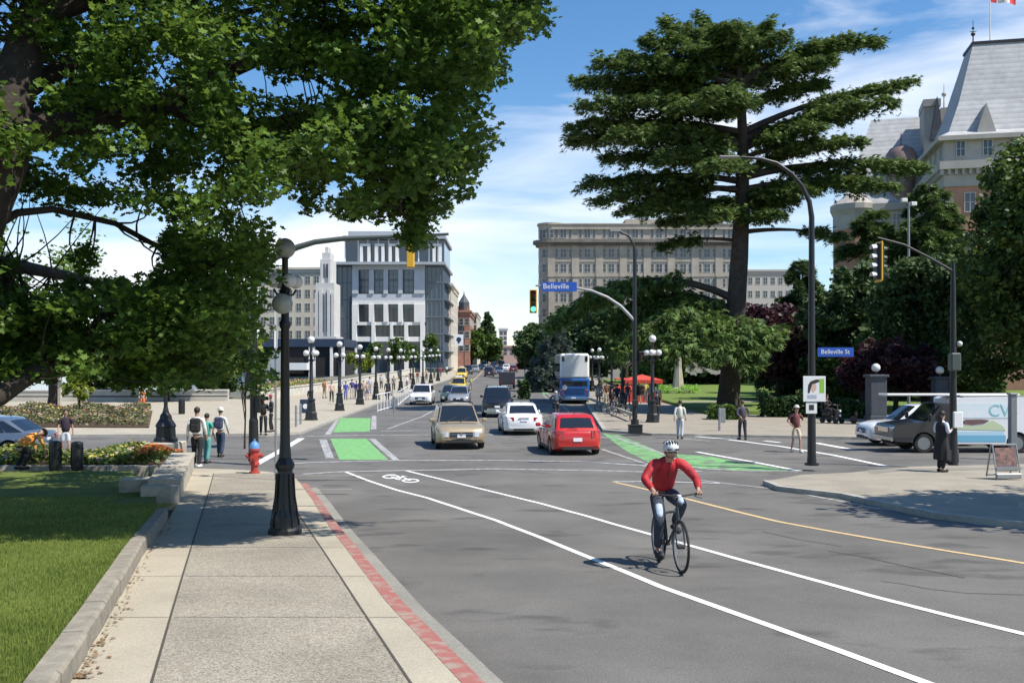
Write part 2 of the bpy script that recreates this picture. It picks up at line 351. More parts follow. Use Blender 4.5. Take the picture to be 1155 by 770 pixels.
def pq(name,pts,m,off=ML): return sheet(name,g2(*pts),off,m)
pq('green_lane',[(372.5,495),(413.3,495),(438,519),(383,519)],M_green,ML+.004)
pq('green_lane',[(384.2,471.6),(418,471.6),(417,486.9),(375.8,487.9)],M_green,ML+.004)
for q in ([(360,495.9),(368.5,495.9),(377,517),(367.3,517)],[(415.8,495),(423,495),(451,519.2),(443,519.2)],[(380.6,471.6),(383.6,471.6),(373,490.3),(366,490.3)],[(419.4,469),(424.5,469),(424.5,484.4),(418,484.4)]): pq('lane_bar',q,M_whitew)
M_green=worn('green_lane_paint_worn',(.14,.16,.12),(.17,.40,.14),.40,.56,2.2)
pq('green_lane',[(680,489),(697,490.5),(720,499.5),(746,510.5),(762,521),(733,522.5),(706,509)],M_green)
pq('green_lane',[(762,512.5),(797,514.5),(845,523),(893,531),(850,531.5),(790,529.5),(770,523)],M_green)
pq('green_lane',[(601,433),(606,433),(618,444),(612,445)],M_green)
line('lane_line',[(692,492.5),(716,501),(746,511.5),(775,524)],.16,ML+.004,M_whitew)
line('lane_line',[(679,507),(700,514),(733,525)],.16,ML+.004,M_whitew)
line('lane_line',[(786,510),(845,520.5),(902,531.5)],.2,ML+.004,M_white)
line('lane_line',[(770,526),(800,529.5),(845,531.5),(900,532.5)],.2,ML+.004,M_whitew)
line('lane_line',[(750,489.5),(815,495),(880,503.5),(940,513.5),(1000,526)],.22,ML,M_white)
line('lane_dash',[(862,497.3),(880,499.3)],.25,ML,M_white); line('lane_dash',[(920,499.6),(941,503.5),(960,507)],.3,ML,M_white)
line('lane_dash',[(760,494),(800,497.5)],.2,ML,M_whitew)
line('lane_line',[(437,484),(455,477.5),(477,469.5),(494,460)],.15,ML,M_whitew)
line('lane_line',[(497,458),(520,440),(538,425),(549,414)],.12,ML,M_orange)
line('lane_line',[(612,470),(600,452),(588,436),(578,424),(570,415)],.12,ML,M_whitew)
line('lane_line',[(648,470),(628,452),(612,438),(596,424)],.12,ML,M_whitew)
line('lane_line',[(620,452),(606,438),(592,428)],.12,ML,M_whitew)
# bicycle stencil
bc=MB()
def ring(cx,cy,rx,ry,n=20):
    o=[G(cx+rx*cos(2*PI*k/n),cy+ry*sin(2*PI*k/n))[:2] for k in range(n)]; i=[G(cx+(rx-2.6)*cos(2*PI*k/n),cy+(ry-1.0)*sin(2*PI*k/n))[:2] for k in range(n)]
    for k in range(n):
        j=(k+1)%n; bc.quad(*[(p[0],p[1],gz(p[1])+ML+.004) for p in (o[k],o[j],i[j],i[k])])
ring(441,538.2,10,2.3); ring(463,542.6,10,2.3)
def st(a,b,w=.07):
    a=Vector(G(*a)[:2]);b=Vector(G(*b)[:2]);t=(b-a).normalized();n=Vector((-t.y,t.x))*w/2
    bc.quad(*[(p[0],p[1],gz(p[1])+ML+.008) for p in (a-n,b-n,b+n,a+n)])
for a,b in (((441,538.2),(455,539)),((455,539),(463,542.6)),((441,538.2),(449,541.8)),((449,541.8),(463,542.6)),((449,541.8),(455,537.5)),((452,537.2),(459,537.8)),((436,536),(446,535.4))): st(a,b)
tag(bc.build('bicycle_stencil',M_white),kind='structure')
for pts,w in (([(934,622),(980,630),(1028.6,641),(1060,647),(1088.6,653)],.022),([(994,656.4),(1015,659),(1046,665),(1090,670),(1155,672)],.02),([(860,600),(900,609),(950,617)],.02)): line('asphalt_crack',pts,w,.02,M_tar)
# leaf litter along the edging, as on the photo's bottom left
lt=MB(); rr=random.Random(3)
for i in range(260):
    t=rr.random()**2.6; x,y=Vector(edgeR[-1]).lerp(Vector(edgeR[1]),t) if rr.random()<.8 else Vector(edgeR[1]).lerp(Vector(edgeR[0]),rr.random())
    c=Vector((x+.03+abs(rr.gauss(0,.07)),y,gz(y)+SW+.012)); a=rr.random()*6.28; s=rr.uniform(.008,.03)
    lt.quad(c+Vector((cos(a),sin(a),.1))*s,c+Vector((-sin(a),cos(a),0))*s*.7,c-Vector((cos(a),sin(a),.2))*s,c+Vector((sin(a),-cos(a),.3))*s*.7)
tag(lt.build('leaf_litter',M_dirt),kind='stuff')
# stone edging: a run of kerb stones, each a thing
stp=[Vector(p[:2]) for p in (edgeR+[eend])]
seg=[];acc=0
tot=sum((stp[i+1]-stp[i]).length for i in range(len(stp)-1))
def along(s):
    for i in range(len(stp)-1):
        l=(stp[i+1]-stp[i]).length
        if s<=l: return stp[i].lerp(stp[i+1],s/l),(stp[i+1]-stp[i]).normalized()
        s-=l
    return stp[-1],(stp[-1]-stp[-2]).normalized()
mw=MB(); s=0;k=0
while s<tot-.2:
    l=1.25 if s>1 else 1.3
    e=min(s+l-.012,tot); a,ta=along(s); b,tb=along(e)
    na=Vector((ta.y,-ta.x)); na=na if na.x<0 else -na
    nb=Vector((tb.y,-tb.x)); nb=nb if nb.x<0 else -nb
    j=rr.uniform(-.012,.012); h=LO+.03+rr.uniform(-.01,.01); ch=.03
    prof=[(-.0+j,SW-.1),(j,h-ch),(.03+j,h),(.19,h),(.21,h-ch),(.21,SW-.1)]
    vs=[]
    for (q,n) in ((a,na),(b,nb)):
        for w,z in prof: c=q+n*w; vs.append((c.x,c.y,gz(c.y)+z))
    n=len(prof)
    mw.add(vs,[(i,(i+1)%n,n+(i+1)%n,n+i) for i in range(n)]+[tuple(range(n)),tuple(range(n,2*n))[::-1]])
    s+=l
o=mw.build('stone_edging',mat('weathered_edging',(.25,.225,.18),.9,var=.25,scale=5,bump=.6,bscale=18)); tag(o,'low weathered stone edging between the left lawn and the sidewalk','edging')
# low wall round the flower bed + block at its near end
w=MB(); A=Vector(G(201.6,565,SW)[:2]); B=Vector(G(219,527.5,SW)[:2]); d=(B-A).normalized(); nn=Vector((-d.y,d.x)); nn=nn if nn.x<0 else -nn
zt=.60
def pr(mb,P,z0,z1):
    n=len(P); vs=[(p[0],p[1],gz(p[1])+z0) for p in P]+[(p[0],p[1],gz(p[1])+z1) for p in P]
    mb.add(vs,[tuple(range(n))[::-1],tuple(range(n,2*n))]+[(i,(i+1)%n,n+(i+1)%n,n+i) for i in range(n)])
L_=(B-A).length; ns=4
for i in range(ns):
    a=A+d*(L_*i/ns+.006); b=A+d*(L_*(i+1)/ns-.006); pr(w,[a,b,b+nn*.6,a+nn*.6],0,zt-.10)
wt=thing('planter_wall','long low stone wall along the sidewalk beside the flower bed','wall',(0,0,0))
w.build('wall_blocks',M_stone,wt)
c=MB()
for i in range(ns):
    a=A+d*(L_*i/ns+.006)-nn*.03; b=A+d*(L_*(i+1)/ns-.006)-nn*.03; pr(c,[a,b,b+nn*.66,a+nn*.66],zt-.10,zt)
c.build('coping',M_stone,wt)
b=MB(); p=A-d*.55; pr(b,[p-nn*.02,p+d*1.0-nn*.02,p+d*1.0+nn*.72,p+nn*.72],0,.50)
o=b.build('end_block',M_stone); tag(o,'squat square stone block at the near end of the planter wall','block')
b=MB(); p=A+d*.5; pr(b,[p+nn*.62,p+d*.9+nn*.62,p+d*.9+nn*1.25,p+nn*1.25],.2,.56)
o=b.build('stone_block',M_stone); tag(o,'pale stone block tucked behind the end of the planter wall','block')
# kerb between lawn and bed, and bed soil
Bq=g2((-60,529),(176,529.5),off=LO); Y0=Bq[0][1]
b=MB()
x=-34.0; 
while x<Bq[1][0]-.2:
    pr(b,[(x,Y0),(min(x+1.18,Bq[1][0]),Y0),(min(x+1.18,Bq[1][0]),Y0+.28),(x,Y0+.28)],.1,LO+.09); x+=1.2
o=b.build('stone_kerb',M_stone); tag(o,'straight pale stone kerb separating the shaded lawn from the flower bed','kerb')
BX1=B.x-.65
sheet('flower_bed_soil',[(-34,Y0+.3),(Bq[1][0]+.3,Y0+.3),(BX1,B.y-1.5),(BX1,B.y+1.4),(-34,B.y+1.4)],.34,M_soil,depth=.3)
sheet('far_bed_soil',g2((-60,480),(168,481),(172,463),(-60,462),off=.2),.22,M_soil,depth=.1)

# ---------------- foliage ----------------
M_bark=mat('bark',(.034,.026,.020),.95,var=.4,scale=5,bump=.9,bscale=12)
M_barkc=mat('cedar_bark',(.05,.040,.033),.95,var=.4,scale=3,bump=.9,bscale=6)
ML_maple=leafmat('maple_leaves',(.034,.080,.013),(.14,.235,.038),.38)
ML_cedar=leafmat('cedar_needles',(.040,.088,.024),(.15,.215,.056),.18,.7)
ML_cedarlow=leafmat('cedar_needles_young',(.045,.092,.026),(.145,.225,.055),.2,.7)
ML_dark=leafmat('dark_evergreen_needles',(.026,.060,.022),(.085,.135,.042),.18,.7)
ML_spruce=leafmat('blue_spruce_needles',(.06,.09,.075),(.13,.17,.14),.1,.7)
ML_purple=leafmat('purple_leaves',(.028,.012,.016),(.085,.032,.036),.25)
ML_broad=leafmat('broad_leaves',(.028,.060,.014),(.095,.15,.030),.28)
ML_street=leafmat('street_tree_leaves',(.05,.10,.02),(.12,.20,.035),.3)
ML_yellow=leafmat('young_leaves',(.12,.17,.02),(.26,.32,.05),.35)
ML_hedge=leafmat('hedge_leaves',(.018,.042,.012),(.05,.10,.022),.15)
T_leaf=np.array([(0,-.5,0),(.12,-.3,.02),(.42,-.32,.05),(.30,-.05,.03),(.5,.18,.08),(.2,.18,.02),(0,.55,0),(-.2,.18,.02),(-.5,.18,.08),(-.30,-.05,.03),(-.42,-.32,.05),(-.12,-.3,.02)])
T_quad=np.array([(-.5,-.35,0),(.1,-.5,.1),(.5,.2,0),(-.2,.5,.12)])
T_blade=np.array([(-.10,0,0),(.10,0,0),(.05,.7,-.12),(0,1,-.3)])
T_fan=np.array([(-.04,0,0),(-.40,.70,-.12),(-.12,.42,0),(-.14,.95,-.14),(0,.5,0),(.12,1,-.16),(.12,.40,0),(.42,.66,-.1),(.04,0,0)])
T_star=np.array([(0,0,0),(.12,.9,-.05),(.22,.15,0),(.95,.1,-.1),(.2,-.12,0),(.1,-.95,-.1),(-.12,-.2,0),(-.9,-.15,-.1),(-.2,.12,0)])
def foliage(name,pts,size,tmpl,m,parent,seed=0,flat=.0,yaw=None,droop=None):
    """one mesh of many small leaves; flat=1 lays them near-horizontal"""
    g=np.random.default_rng(seed); n=len(pts); pts=np.asarray(pts,float)
    sz=size*g.uniform(.6,1.35,n)
    if yaw is None: yaw=g.uniform(0,2*PI,n)
    # orientation: a random normal blended toward +z
    nr=g.normal(size=(n,3)); nr/=np.linalg.norm(nr,axis=1)[:,None]; nr[:,2]=np.abs(nr[:,2]); nr=nr*(1-flat)+np.array([0,0,1.])*flat*1.2; nr/=np.linalg.norm(nr,axis=1)[:,None]
    t=np.stack([np.cos(yaw),np.sin(yaw),np.zeros(n)],1)
    if droop is not None: t[:,2]=-droop; t/=np.linalg.norm(t,axis=1)[:,None]
    t=t-nr*(t*nr).sum(1)[:,None]; t/=np.linalg.norm(t,axis=1)[:,None]+1e-9
    b=np.cross(t,nr)
    k=len(tmpl)
    V=pts[:,None,:]+sz[:,None,None]*(tmpl[None,:,0:1]*b[:,None,:]+tmpl[None,:,1:2]*t[:,None,:]+tmpl[None,:,2:3]*nr[:,None,:])
    me=bpy.data.meshes.new(name); me.vertices.add(n*k); me.vertices.foreach_set('co',V.reshape(-1).astype(np.float32))
    me.loops.add(n*k); me.loops.foreach_set('vertex_index',np.arange(n*k,dtype=np.int32))
    me.polygons.add(n); me.polygons.foreach_set('loop_start',np.arange(0,n*k,k,dtype=np.int32))
    try: me.polygons.foreach_set('loop_total',np.full(n,k,dtype=np.int32))
    except Exception: pass
    me.update(calc_edges=True); me.materials.append(m)
    o=bpy.data.objects.new(name,me); COL.objects.link(o)
    if parent: o.parent=parent
    return o
def clumpcloud(centres,radii,per,seed=0,squash=.75):
    g=np.random.default_rng(seed); out=[]
    for c,r,k in zip(centres,radii,per):
        q=g.normal(size=(k,3)); q/=np.linalg.norm(q,axis=1)[:,None]; q*=(g.uniform(0,1,k)**.45)[:,None]*r; q[:,2]*=squash
        out.append(np.asarray(c)[None,:]+q)
    return np.concatenate(out)
def inpoly(x,y,poly):
    c=False;j=len(poly)-1
    for i in range(len(poly)):
        xi,yi=poly[i];xj,yj=poly[j]
        if (yi>y)!=(yj>y) and x<(xj-xi)*(y-yi)/(yj-yi)+xi: c=not c
        j=i
    return c
def curve(a,b,sag=0,n=5,side=0):
    a=Vector(a);b=Vector(b);o=[];
    sv=Vector((-(b-a).y,(b-a).x,0)); sv=sv.normalized() if sv.length>0 else sv
    for i in range(n+1):
        t=i/n; p=a.lerp(b,t); p.z+=sag*4*t*(1-t); p+=sv*side*4*t*(1-t); o.append(p)
    return o
# ---- generic crown tree ----
def broad_tree(name,label,cat,base,h,rad,m,leaf,nclump,per,seed,trunk_r=.2,cz=.62,rz=.42,bark=None,group=None,tmpl=T_quad,lobes=9,cr=.2,squash=.8,flat=.15,bare=.25):
    t=thing(name,label,cat,tuple(base),0,group); g=np.random.default_rng(seed)
    C=np.array([0,0,h*cz]); lob=[]
    for i in range(lobes):
        a=g.uniform(0,2*PI); e=g.uniform(-.6,1); rr_=g.uniform(.35,.62)
        lob.append((C+np.array([cos(a)*rad*rr_*math.sqrt(max(0,1-e*e*.7)),sin(a)*rad*rr_*math.sqrt(max(0,1-e*e*.7)),e*h*rz*.62]),g.uniform(.42,.62)*rad))
    cs=[];rs=[]
    for i in range(nclump):
        c,r=lob[g.integers(len(lob))]; q=g.normal(size=3); q/=np.linalg.norm(q); q*=g.uniform(.45,1)**.5*r; q[2]*=min(1,h*rz/rad)
        cs.append(c+q); rs.append(rad*cr*g.uniform(.6,1.3))
    pts=clumpcloud(cs,rs,[max(6,int(per*g.uniform(.6,1.4))) for _ in cs],seed+1,squash)
    pts=pts[pts[:,2]>h*bare*.5]
    mb=MB(); k=MB()
    top=h*cz*.9; mb.tube([(0,0,-.2),(0,0,.05*h),(.03*rad,.02*rad,h*.3),(0,0,top)],[trunk_r*1.5,trunk_r*1.05,trunk_r*.85,trunk_r*.35],10)
    for i,(c,r) in enumerate(lob):
        z0=g.uniform(.22,.5)*h; mb.tube(curve((0,0,z0),c,.04*h,5,g.uniform(-.05,.05)*rad),[trunk_r*.5,trunk_r*.42,trunk_r*.33,trunk_r*.25,trunk_r*.16,.02],6)
    for c in cs[::3]:
        j=min(lob,key=lambda l:np.linalg.norm(l[0]-c)); mb.tube([tuple(j[0]),tuple(c)],[trunk_r*.12,.015],4)
    mb.build('trunk',bark or M_bark,t,smooth=True)
    foliage('crown',pts,leaf,tmpl,m,t,seed+2,flat)
    return t
def conifer(name,label,base,h,rad,m,seed,n=26000,size=.5,trunk_r=.3,bare=.06,group=None,power=1.0,drp=.5):
    t=thing(name,label,'conifer',tuple(base),0,group); g=np.random.default_rng(seed)
    mb=MB(); mb.tube([(0,0,-.2),(0,0,h*.5),(0,0,h)],[trunk_r,trunk_r*.55,.03],8)
    pts=[];yaw=[]
    nb=int(h*7); per=n//nb
    for i in range(nb):
        f=(i+g.uniform())/nb; z=h*(bare+(1-bare)*f); L=rad*((1-f)**power)*g.uniform(.65,1.1)+.2; a=g.uniform(0,2*PI)
        d=np.array([cos(a),sin(a)]); k=max(12,int(per*(1.6*(1-f)+.25)))
        u=g.uniform(.12,1,k)**.75; w=g.normal(size=k)*.13*L*(1.15-u); zz=z+L*.12*u-L*.30*u*u+g.normal(size=k)*.07*L-np.abs(g.normal(size=k))*.05*L
        pts.append(np.stack([d[0]*u*L-d[1]*w,d[1]*u*L+d[0]*w,zz],1)); yaw.append(a+g.normal(size=k)*.7)
        if i%2==0: mb.tube([(0,0,z),(d[0]*L*.5,d[1]*L*.5,z+L*.02),(d[0]*L*.9,d[1]*L*.9,z-L*.14)],[trunk_r*.22*(1-f)+.02,.03,.012],4)
    mb.build('trunk',M_barkc,t,smooth=True)
    foliage('crown',np.concatenate(pts),size*1.2,T_fan,m,t,seed,.35,np.concatenate(yaw),drp)
    return t
# ---------------- the near maple ----------------
def maple():
    base=Vector(((-95-CX)/F*13,13,gz(13)+LO-.05))
    t=thing('maple_tree','huge broad maple leaning over lawn and sidewalk from the left, leaves against the sky','tree',tuple(base)); g=np.random.default_rng(11)
    B=np.array(base)
    # dense parts of the crown, as seen outlines: (polygon, depth range, clumps, clump radius m)
    parts=[
     ([(-60,-30),(600,-30),(612,8),(590,22),(560,48),(545,98),(522,150),(505,205),(470,236),(395,238),(338,232),(300,215),(250,235),(215,262),(190,228),(120,236),(70,225),(0,222),(-60,222)],(12.5,19.5),640,.46),
     ([(330,-20),(610,-30),(612,14),(560,50),(535,120),(552,178),(525,205),(400,215),(330,180)],(14,17.5),150,.38),
     ([(455,190),(528,200),(522,228),(495,244),(482,264),(462,282),(448,268),(440,232)],(14.5,16.5),34,.27),
     ([(505,150),(548,172),(556,186),(530,196),(505,190)],(14.5,16),14,.2),
     ([(120,325),(150,300),(205,290),(222,255),(285,240),(298,262),(290,320),(276,360),(262,415),(232,434),(190,432),(150,428),(120,405),(-60,420),(-60,335),(40,328)],(13.5,20),270,.42),
     ([(0,330),(40,322),(110,340),(130,400),(110,412),(0,436),(-60,436),(-60,320)],(13,17),70,.38),
     ([(180,265),(215,250),(212,290),(190,305)],(14,17),8,.28),
     ([(0,265),(24,268),(28,295),(12,312),(-20,312),(-20,260)],(13,15),7,.22),
     ([(52,275),(100,272),(96,305),(74,322),(60,300)],(14,15.5),7,.2),
     ([(268,395),(305,392),(308,425),(285,440),(262,432)],(19,21),10,.28),
     ([(320,215),(440,215),(440,240),(380,246),(330,240)],(14,16),16,.22),
     ([(-60,-30),(560,-30),(480,-190),(200,-280),(-60,-260)],(12.5,20),260,.6),
     ([(540,-70),(790,-90),(770,-230),(480,-270)],(12.6,15.5),75,.55),
     ([(-480,-200),(-60,-260),(-60,420),(-200,400),(-480,250)],(10.5,19),330,.6),
     ([(-30,250),(190,250),(280,330),(250,400),(-30,400)],(21,27),120,.6),
    ]
    holes=[(323,291,12,14),(40,265,44,24),(20,245,30,14),(95,250,24,10),(150,262,18,9),(125,262,30,13),(150,290,36,22),(60,345,0,0),(215,215,9,5),(285,86,16,9),(335,100,20,10),(12,60,12,14),(22,82,10,8),(75,76,14,8),(48,175,16,5),(205,110,9,6),(118,190,8,5),(175,255,14,6),(350,262,40,13),(45,300,18,16),(110,240,10,6),(520,128,7,6),(500,60,8,6),(455,95,6,5),(405,205,10,6),(580,70,9,9),(30,110,8,5)]
    for _ in range(90): holes.append((g.uniform(-20,420),g.uniform(0,240),g.uniform(3,9),g.uniform(3,7)))
    for _ in range(16): holes.append((g.uniform(0,130),g.uniform(325,400),g.uniform(3,7),g.uniform(2,4)))
    for _ in range(22): holes.append((g.uniform(400,600),g.uniform(0,220),g.uniform(3,7),g.uniform(3,6)))
    cs=[];rs=[];per=[]
    for poly,(d0,d1),n,cr in parts:
        if d1>15 and poly[0][0]<100 and cr<.6: n=int(n*.84)
        xs=[p[0] for p in poly];ys=[p[1] for p in poly]; k=0
        while k<n:
            x=g.uniform(min(xs),max(xs));y=g.uniform(min(ys),max(ys))
            if not inpoly(x,y,poly): continue
            if any(h[2]>0 and ((x-h[0])/(h[2]+(cr*32 if h[2]>9.5 else cr*14)))**2+((y-h[1])/(h[3]+(cr*25 if h[2]>9.5 else cr*10)))**2<1 for h in holes): 
                if g.uniform()<.93: k+=.15; continue
            d=g.uniform(d0,d1); r=cr*g.uniform(.6,1.25)
            cs.append(np.array(P3(x,y,d))); rs.append(r); per.append(int(108*(r/.42)**1.8*g.uniform(.7,1.25))+8); k+=1
    pts=clumpcloud(cs,rs,per,5,.62)
    u=(pts[:,0]/pts[:,1])*F+CX; v=HY-(pts[:,2]-CAMZ)/pts[:,1]*F
    keep=np.ones(len(pts),bool)
    for hx,hy,a,b in holes:
        if a>0: keep&=~((((u-hx)/(a*.8))**2+((v-hy)/(b*.8))**2<1)&(g.uniform(size=len(pts))<.9))
    gzv=np.interp(pts[:,1],YC,ZC); keep&=pts[:,2]>gzv+1.7
    pts=pts[keep]
    print('maple leaves',len(pts))
    foliage('crown',pts-B,.108,T_leaf,ML_maple,t,6,.30)
    mb=MB()
    def limb(pp,rs_): 
        q=[Vector(P3(*p))-base for p in pp]; mb.tube(q,rs_,10); return q
    q0=[Vector((0,0,-.3)),Vector((.05,.1,.3)),Vector(P3(-70,330,13))-base,Vector(P3(-30,250,13))-base,Vector(P3(2,180,13.2))-base,Vector(P3(12,110,13.5))-base,Vector(P3(40,20,14))-base,Vector(P3(70,-90,14.5))-base]
    mb.tube(q0,[.62,.50,.42,.38,.33,.30,.24,.12],12)
    L=[q0[3:]]
    L.append(limb([(5,150,13.3),(90,140,14),(185,118,14.8),(260,78,15.3),(330,48,15.8),(420,20,16),(520,0,16.2)],[.24,.2,.17,.14,.12,.08,.03]))
    L.append(limb([(185,118,14.8),(260,150,15.2),(350,130,15.6),(440,140,15.8),(510,170,16)],[.13,.11,.09,.06,.02]))
    L.append(limb([(350,130,15.6),(420,180,15.6),(462,235,15.5),(470,262,15.5)],[.06,.045,.03,.015]))
    L.append(limb([(-60,290,12.8),(-20,262,13.2),(20,240,13.6),(60,236,14),(130,252,15),(200,290,16),(250,330,17),(275,380,18)],[.18,.085,.055,.05,.045,.04,.03,.015]))
    L.append(limb([(-80,430,12.6),(-40,460,12.9),(0,446,13.2),(35,422,13.6),(85,402,14.2),(140,396,15.2),(200,405,16.2),(250,415,17)],[.26,.17,.14,.12,.10,.07,.05,.02]))
    L.append(limb([(85,402,14.2),(110,360,14.8),(150,335,15.5),(190,320,16.3)],[.07,.05,.035,.02]))
    L.append(limb([(40,20,14),(200,-40,15),(380,-90,16),(480,-110,16)],[.18,.14,.08,.03]))
    L.append(limb([(-30,250,13),(-150,160,14),(-300,80,15),(-420,20,16)],[.26,.2,.12,.05]))
    L.append(limb([(-60,290,12.8),(20,300,18),(120,320,23),(200,340,25)],[.2,.13,.08,.03]))
    L.append(limb([(12,110,13.5),(100,60,16),(250,20,18),(380,-10,19)],[.16,.12,.07,.03]))
    nodes=np.array([tuple(p) for l in L for p in l])
    dn=[];
    for l in L:
        for i in range(len(l)-1):
            for f in (0,.33,.66): dn.append(tuple(l[i].lerp(l[i+1],f)))
    dn=np.array(dn)
    for i,c in enumerate(cs):
        if i%2 and rs[i]<.5: continue
        c=c-B; j=np.argmin(((dn-c)**2).sum(1)); a=Vector(dn[j]); 
        if (a-Vector(c)).length>2.2: continue
        mb.tube(curve(a,c,-.12,4,g.uniform(-.2,.2)),[.020,.015,.011,.008,.005],5,False)
    mb.build('trunk',M_bark,t,smooth=True)
maple()
# ---------------- the great cedar ----------------
def cedar():
    D=68.; base=at(822,D,.3)
    t=thing('cedar_tree','tall old cedar with flat layered boughs and a long bare trunk above the corner lawn','tree',tuple(base)); g=np.random.default_rng(23); B=np.array(base)
    mb=MB(); tr=[(821,463),(822,445),(826,405),(830,350),(834,290),(837,230),(838,170),(836,110),(832,60),(829,34)]
    tp=[Vector(P3(x,y,D))-base for x,y in tr]; mb.tube([Vector((0,0,-.3))]+tp,[1.05,.9,.78,.72,.68,.62,.52,.40,.28,.16,.05],14)
    def tz(py): # trunk point at image height
        for i in range(len(tr)-1):
            if tr[i+1][1]<=py<=tr[i][1]:
                f=(tr[i][1]-py)/(tr[i][1]-tr[i+1][1]); return tp[i].lerp(tp[i+1],f)
        return tp[-1]
    # boughs: (trunk height px, tip px, tip py, depth shift, foliage start fraction, width px, mat)
    br=[]
    for a in [ # left, top to bottom
      (70,748,24,0,.0,14),(60,790,20,2,.0,12),(75,725,42,-3,.1,14),(90,700,62,1,.1,15),(100,672,70,-2,.2,15),(112,648,90,0,.15,16),(118,690,98,3,.1,17),(130,655,118,-3,.1,15),
      (150,642,142,0,.15,17),(160,638,158,2,.15,15),(165,690,150,-4,.1,17),(185,680,178,3,.2,14),(205,655,208,0,.15,14),(215,668,226,-2,.2,12),(212,700,236,2,.3,12),(228,720,238,-3,.1,12),(235,760,232,3,.1,11),
      (272,745,276,1,.45,6),(245,742,250,3,.1,10),(238,785,246,-4,0,10),(248,878,240,-3,0,9),(228,860,222,4,0,11),(190,790,176,-3,0,13),(150,870,150,5,0,12),
      # right
      (62,868,26,0,0,12),(72,885,38,-3,0,13),(92,955,42,0,.3,13),(95,996,44,2,.15,12),(100,940,68,-2,.15,13),(120,930,92,3,.1,13),(150,1030,92,0,.35,12),(158,1010,112,-2,.12,14),(165,960,128,2,.25,13),(170,930,140,-3,.1,13),
      (178,975,158,-3,.2,11),(195,930,160,2,.1,11),(200,1045,190,0,.2,14),(214,1010,212,-2,.15,13),(218,985,205,3,.1,12),(222,915,212,-3,.1,11),(238,896,225,2,.2,9),(262,955,268,0,.55,6),
      # toward / away from the viewer
      (80,810,55,6,0,13),(100,850,75,7,.1,12),(120,800,105,-7,.1,13),(160,790,150,7,.1,13),(185,800,190,-7,.1,12),(130,760,120,-5,.1,13),(110,740,85,4,0,13),(170,740,180,-5,.2,12),(60,835,30,3,0,12),(60,815,28,-3,0,12)]: br.append(a+(0,))
    for a in [(380,868,378,-4,.35,15),(372,760,392,-5,.1,20),(360,700,392,-3,.1,20),(380,800,405,-6,.2,16),(350,740,372,1,.1,16),(338,622,364,1,.45,15),(340,655,346,3,.3,15),(350,690,368,3,.15,16),(365,725,400,-2,.2,16),(385,845,412,-5,.2,12),(360,780,362,2,.05,14),(352,700,356,5,.2,15),(365,835,392,-5,.2,16),(370,690,396,3,.4,13)]: br.append(a+(1,))
    P=[[],[]];Y=[[],[]]
    for py,tx,ty,dd,st,wd,k in br:
        a=tz(py); b=Vector(P3(tx,ty,D+dd))-base; L=(b-a).length; rise=.05*L if k==0 else .16*L
        c=curve(a,b,rise,8,g.uniform(-.04,.04)*L); r0=min(.3,.05+.018*L)
        mb.tube(c,[r0*(1-i/8.6) for i in range(9)],6)
        dirv=(b-a).normalized(); side=Vector((-dirv.y,dirv.x,0)).normalized(); W_=wd/F*D
        # side branchlets carry flat sprays
        nb=int(L*(1-st)*3.3)+4
        for i in range(nb):
            f=st+(1-st)*(i+g.uniform())/nb; f=min(f,.999); j=int(f*8); o=c[j].lerp(c[j+1],f*8-j)
            env=math.sin(PI*min(1,(f-st)/(1-st+.01)*.72+.22))
            for s in (-1,1):
                l=W_*(2.1 if k==0 else 1.9)*env*g.uniform(.4,1.3); dv=(side*s*g.uniform(.5,1)+dirv*g.uniform(.2,.8)).normalized(); e=o+dv*l; e.z+=g.uniform(-.34,.12)*l; o=o+Vector((0,0,g.normal()*.17))
                kk=int(18+l*22)
                u=g.uniform(0.05,1,kk); Q=np.array(o)[None]+np.array(e-o)[None]*u[:,None]
                Q+=g.normal(size=(kk,3))*np.array([.24,.24,.13])*(.6+.12*l); Q[:,2]-=np.abs(g.normal(size=kk))*W_*(.34 if k==0 else .40)*(.25+u*.75)
                P[k].append(Q); Y[k].append(np.full(kk,math.atan2(dv.y,dv.x))+g.normal(size=kk)*.8)
    print('cedar',sum(len(p) for p in P[0]),sum(len(p) for p in P[1]))
    mb.build('trunk',M_barkc,t,smooth=True)
    foliage('crown',np.concatenate(P[0]),.42,T_fan,ML_cedar,t,3,.45,np.concatenate(Y[0]),.35)
    foliage('drooping_boughs',np.concatenate(P[1]),.55,T_fan,ML_cedarlow,t,4,.2,np.concatenate(Y[1]),.9)
cedar()
# ---------------- other trees ----------------
broad_tree('broadleaf_tree','massive dark green tree filling the right edge behind the parked vans','tree',at(1190,56,.3),15.6,7.2,ML_broad,.25,560,190,31,.5,cz=.54,rz=.5,lobes=16,cr=.17,bare=.1)
broad_tree('broadleaf_tree','rounded dark tree behind the white van left of the massive right one','tree',at(1045,66,.3),9.5,4.8,ML_dark,.27,260,150,32,.35,cz=.5,rz=.5,lobes=10,bare=.1)
broad_tree('broadleaf_tree','shaded evergreen behind the stone pillar with the globe lamp','tree',at(975,78,.3),11.5,4.6,ML_dark,.36,240,90,33,.35,cz=.5,rz=.5,lobes=10,bare=.1)
conifer('fir_tree','green feathery conifer between the big cedar and the château tower',at(985,88,.3),17,6.8,ML_cedar,34,52000,.5,.4,power=.55)
conifer('fir_tree','feathery conifer just left of the massive broadleaf tree',at(1048,84,.3),18.5,6.0,ML_cedar,35,46000,.5,.4,power=.5)
conifer('fir_tree','small dark conifer right of the cedar trunk behind the purple tree',at(905,98,.3),13.5,4.8,ML_dark,36,30000,.5,.35,power=.6)
broad_tree('plum_tree','purple-leaved tree right behind the cedar trunk and the hedge','tree',at(877,84,.3),8.2,4.1,ML_purple,.30,230,95,37,.22,cz=.6,rz=.46,bare=.4)
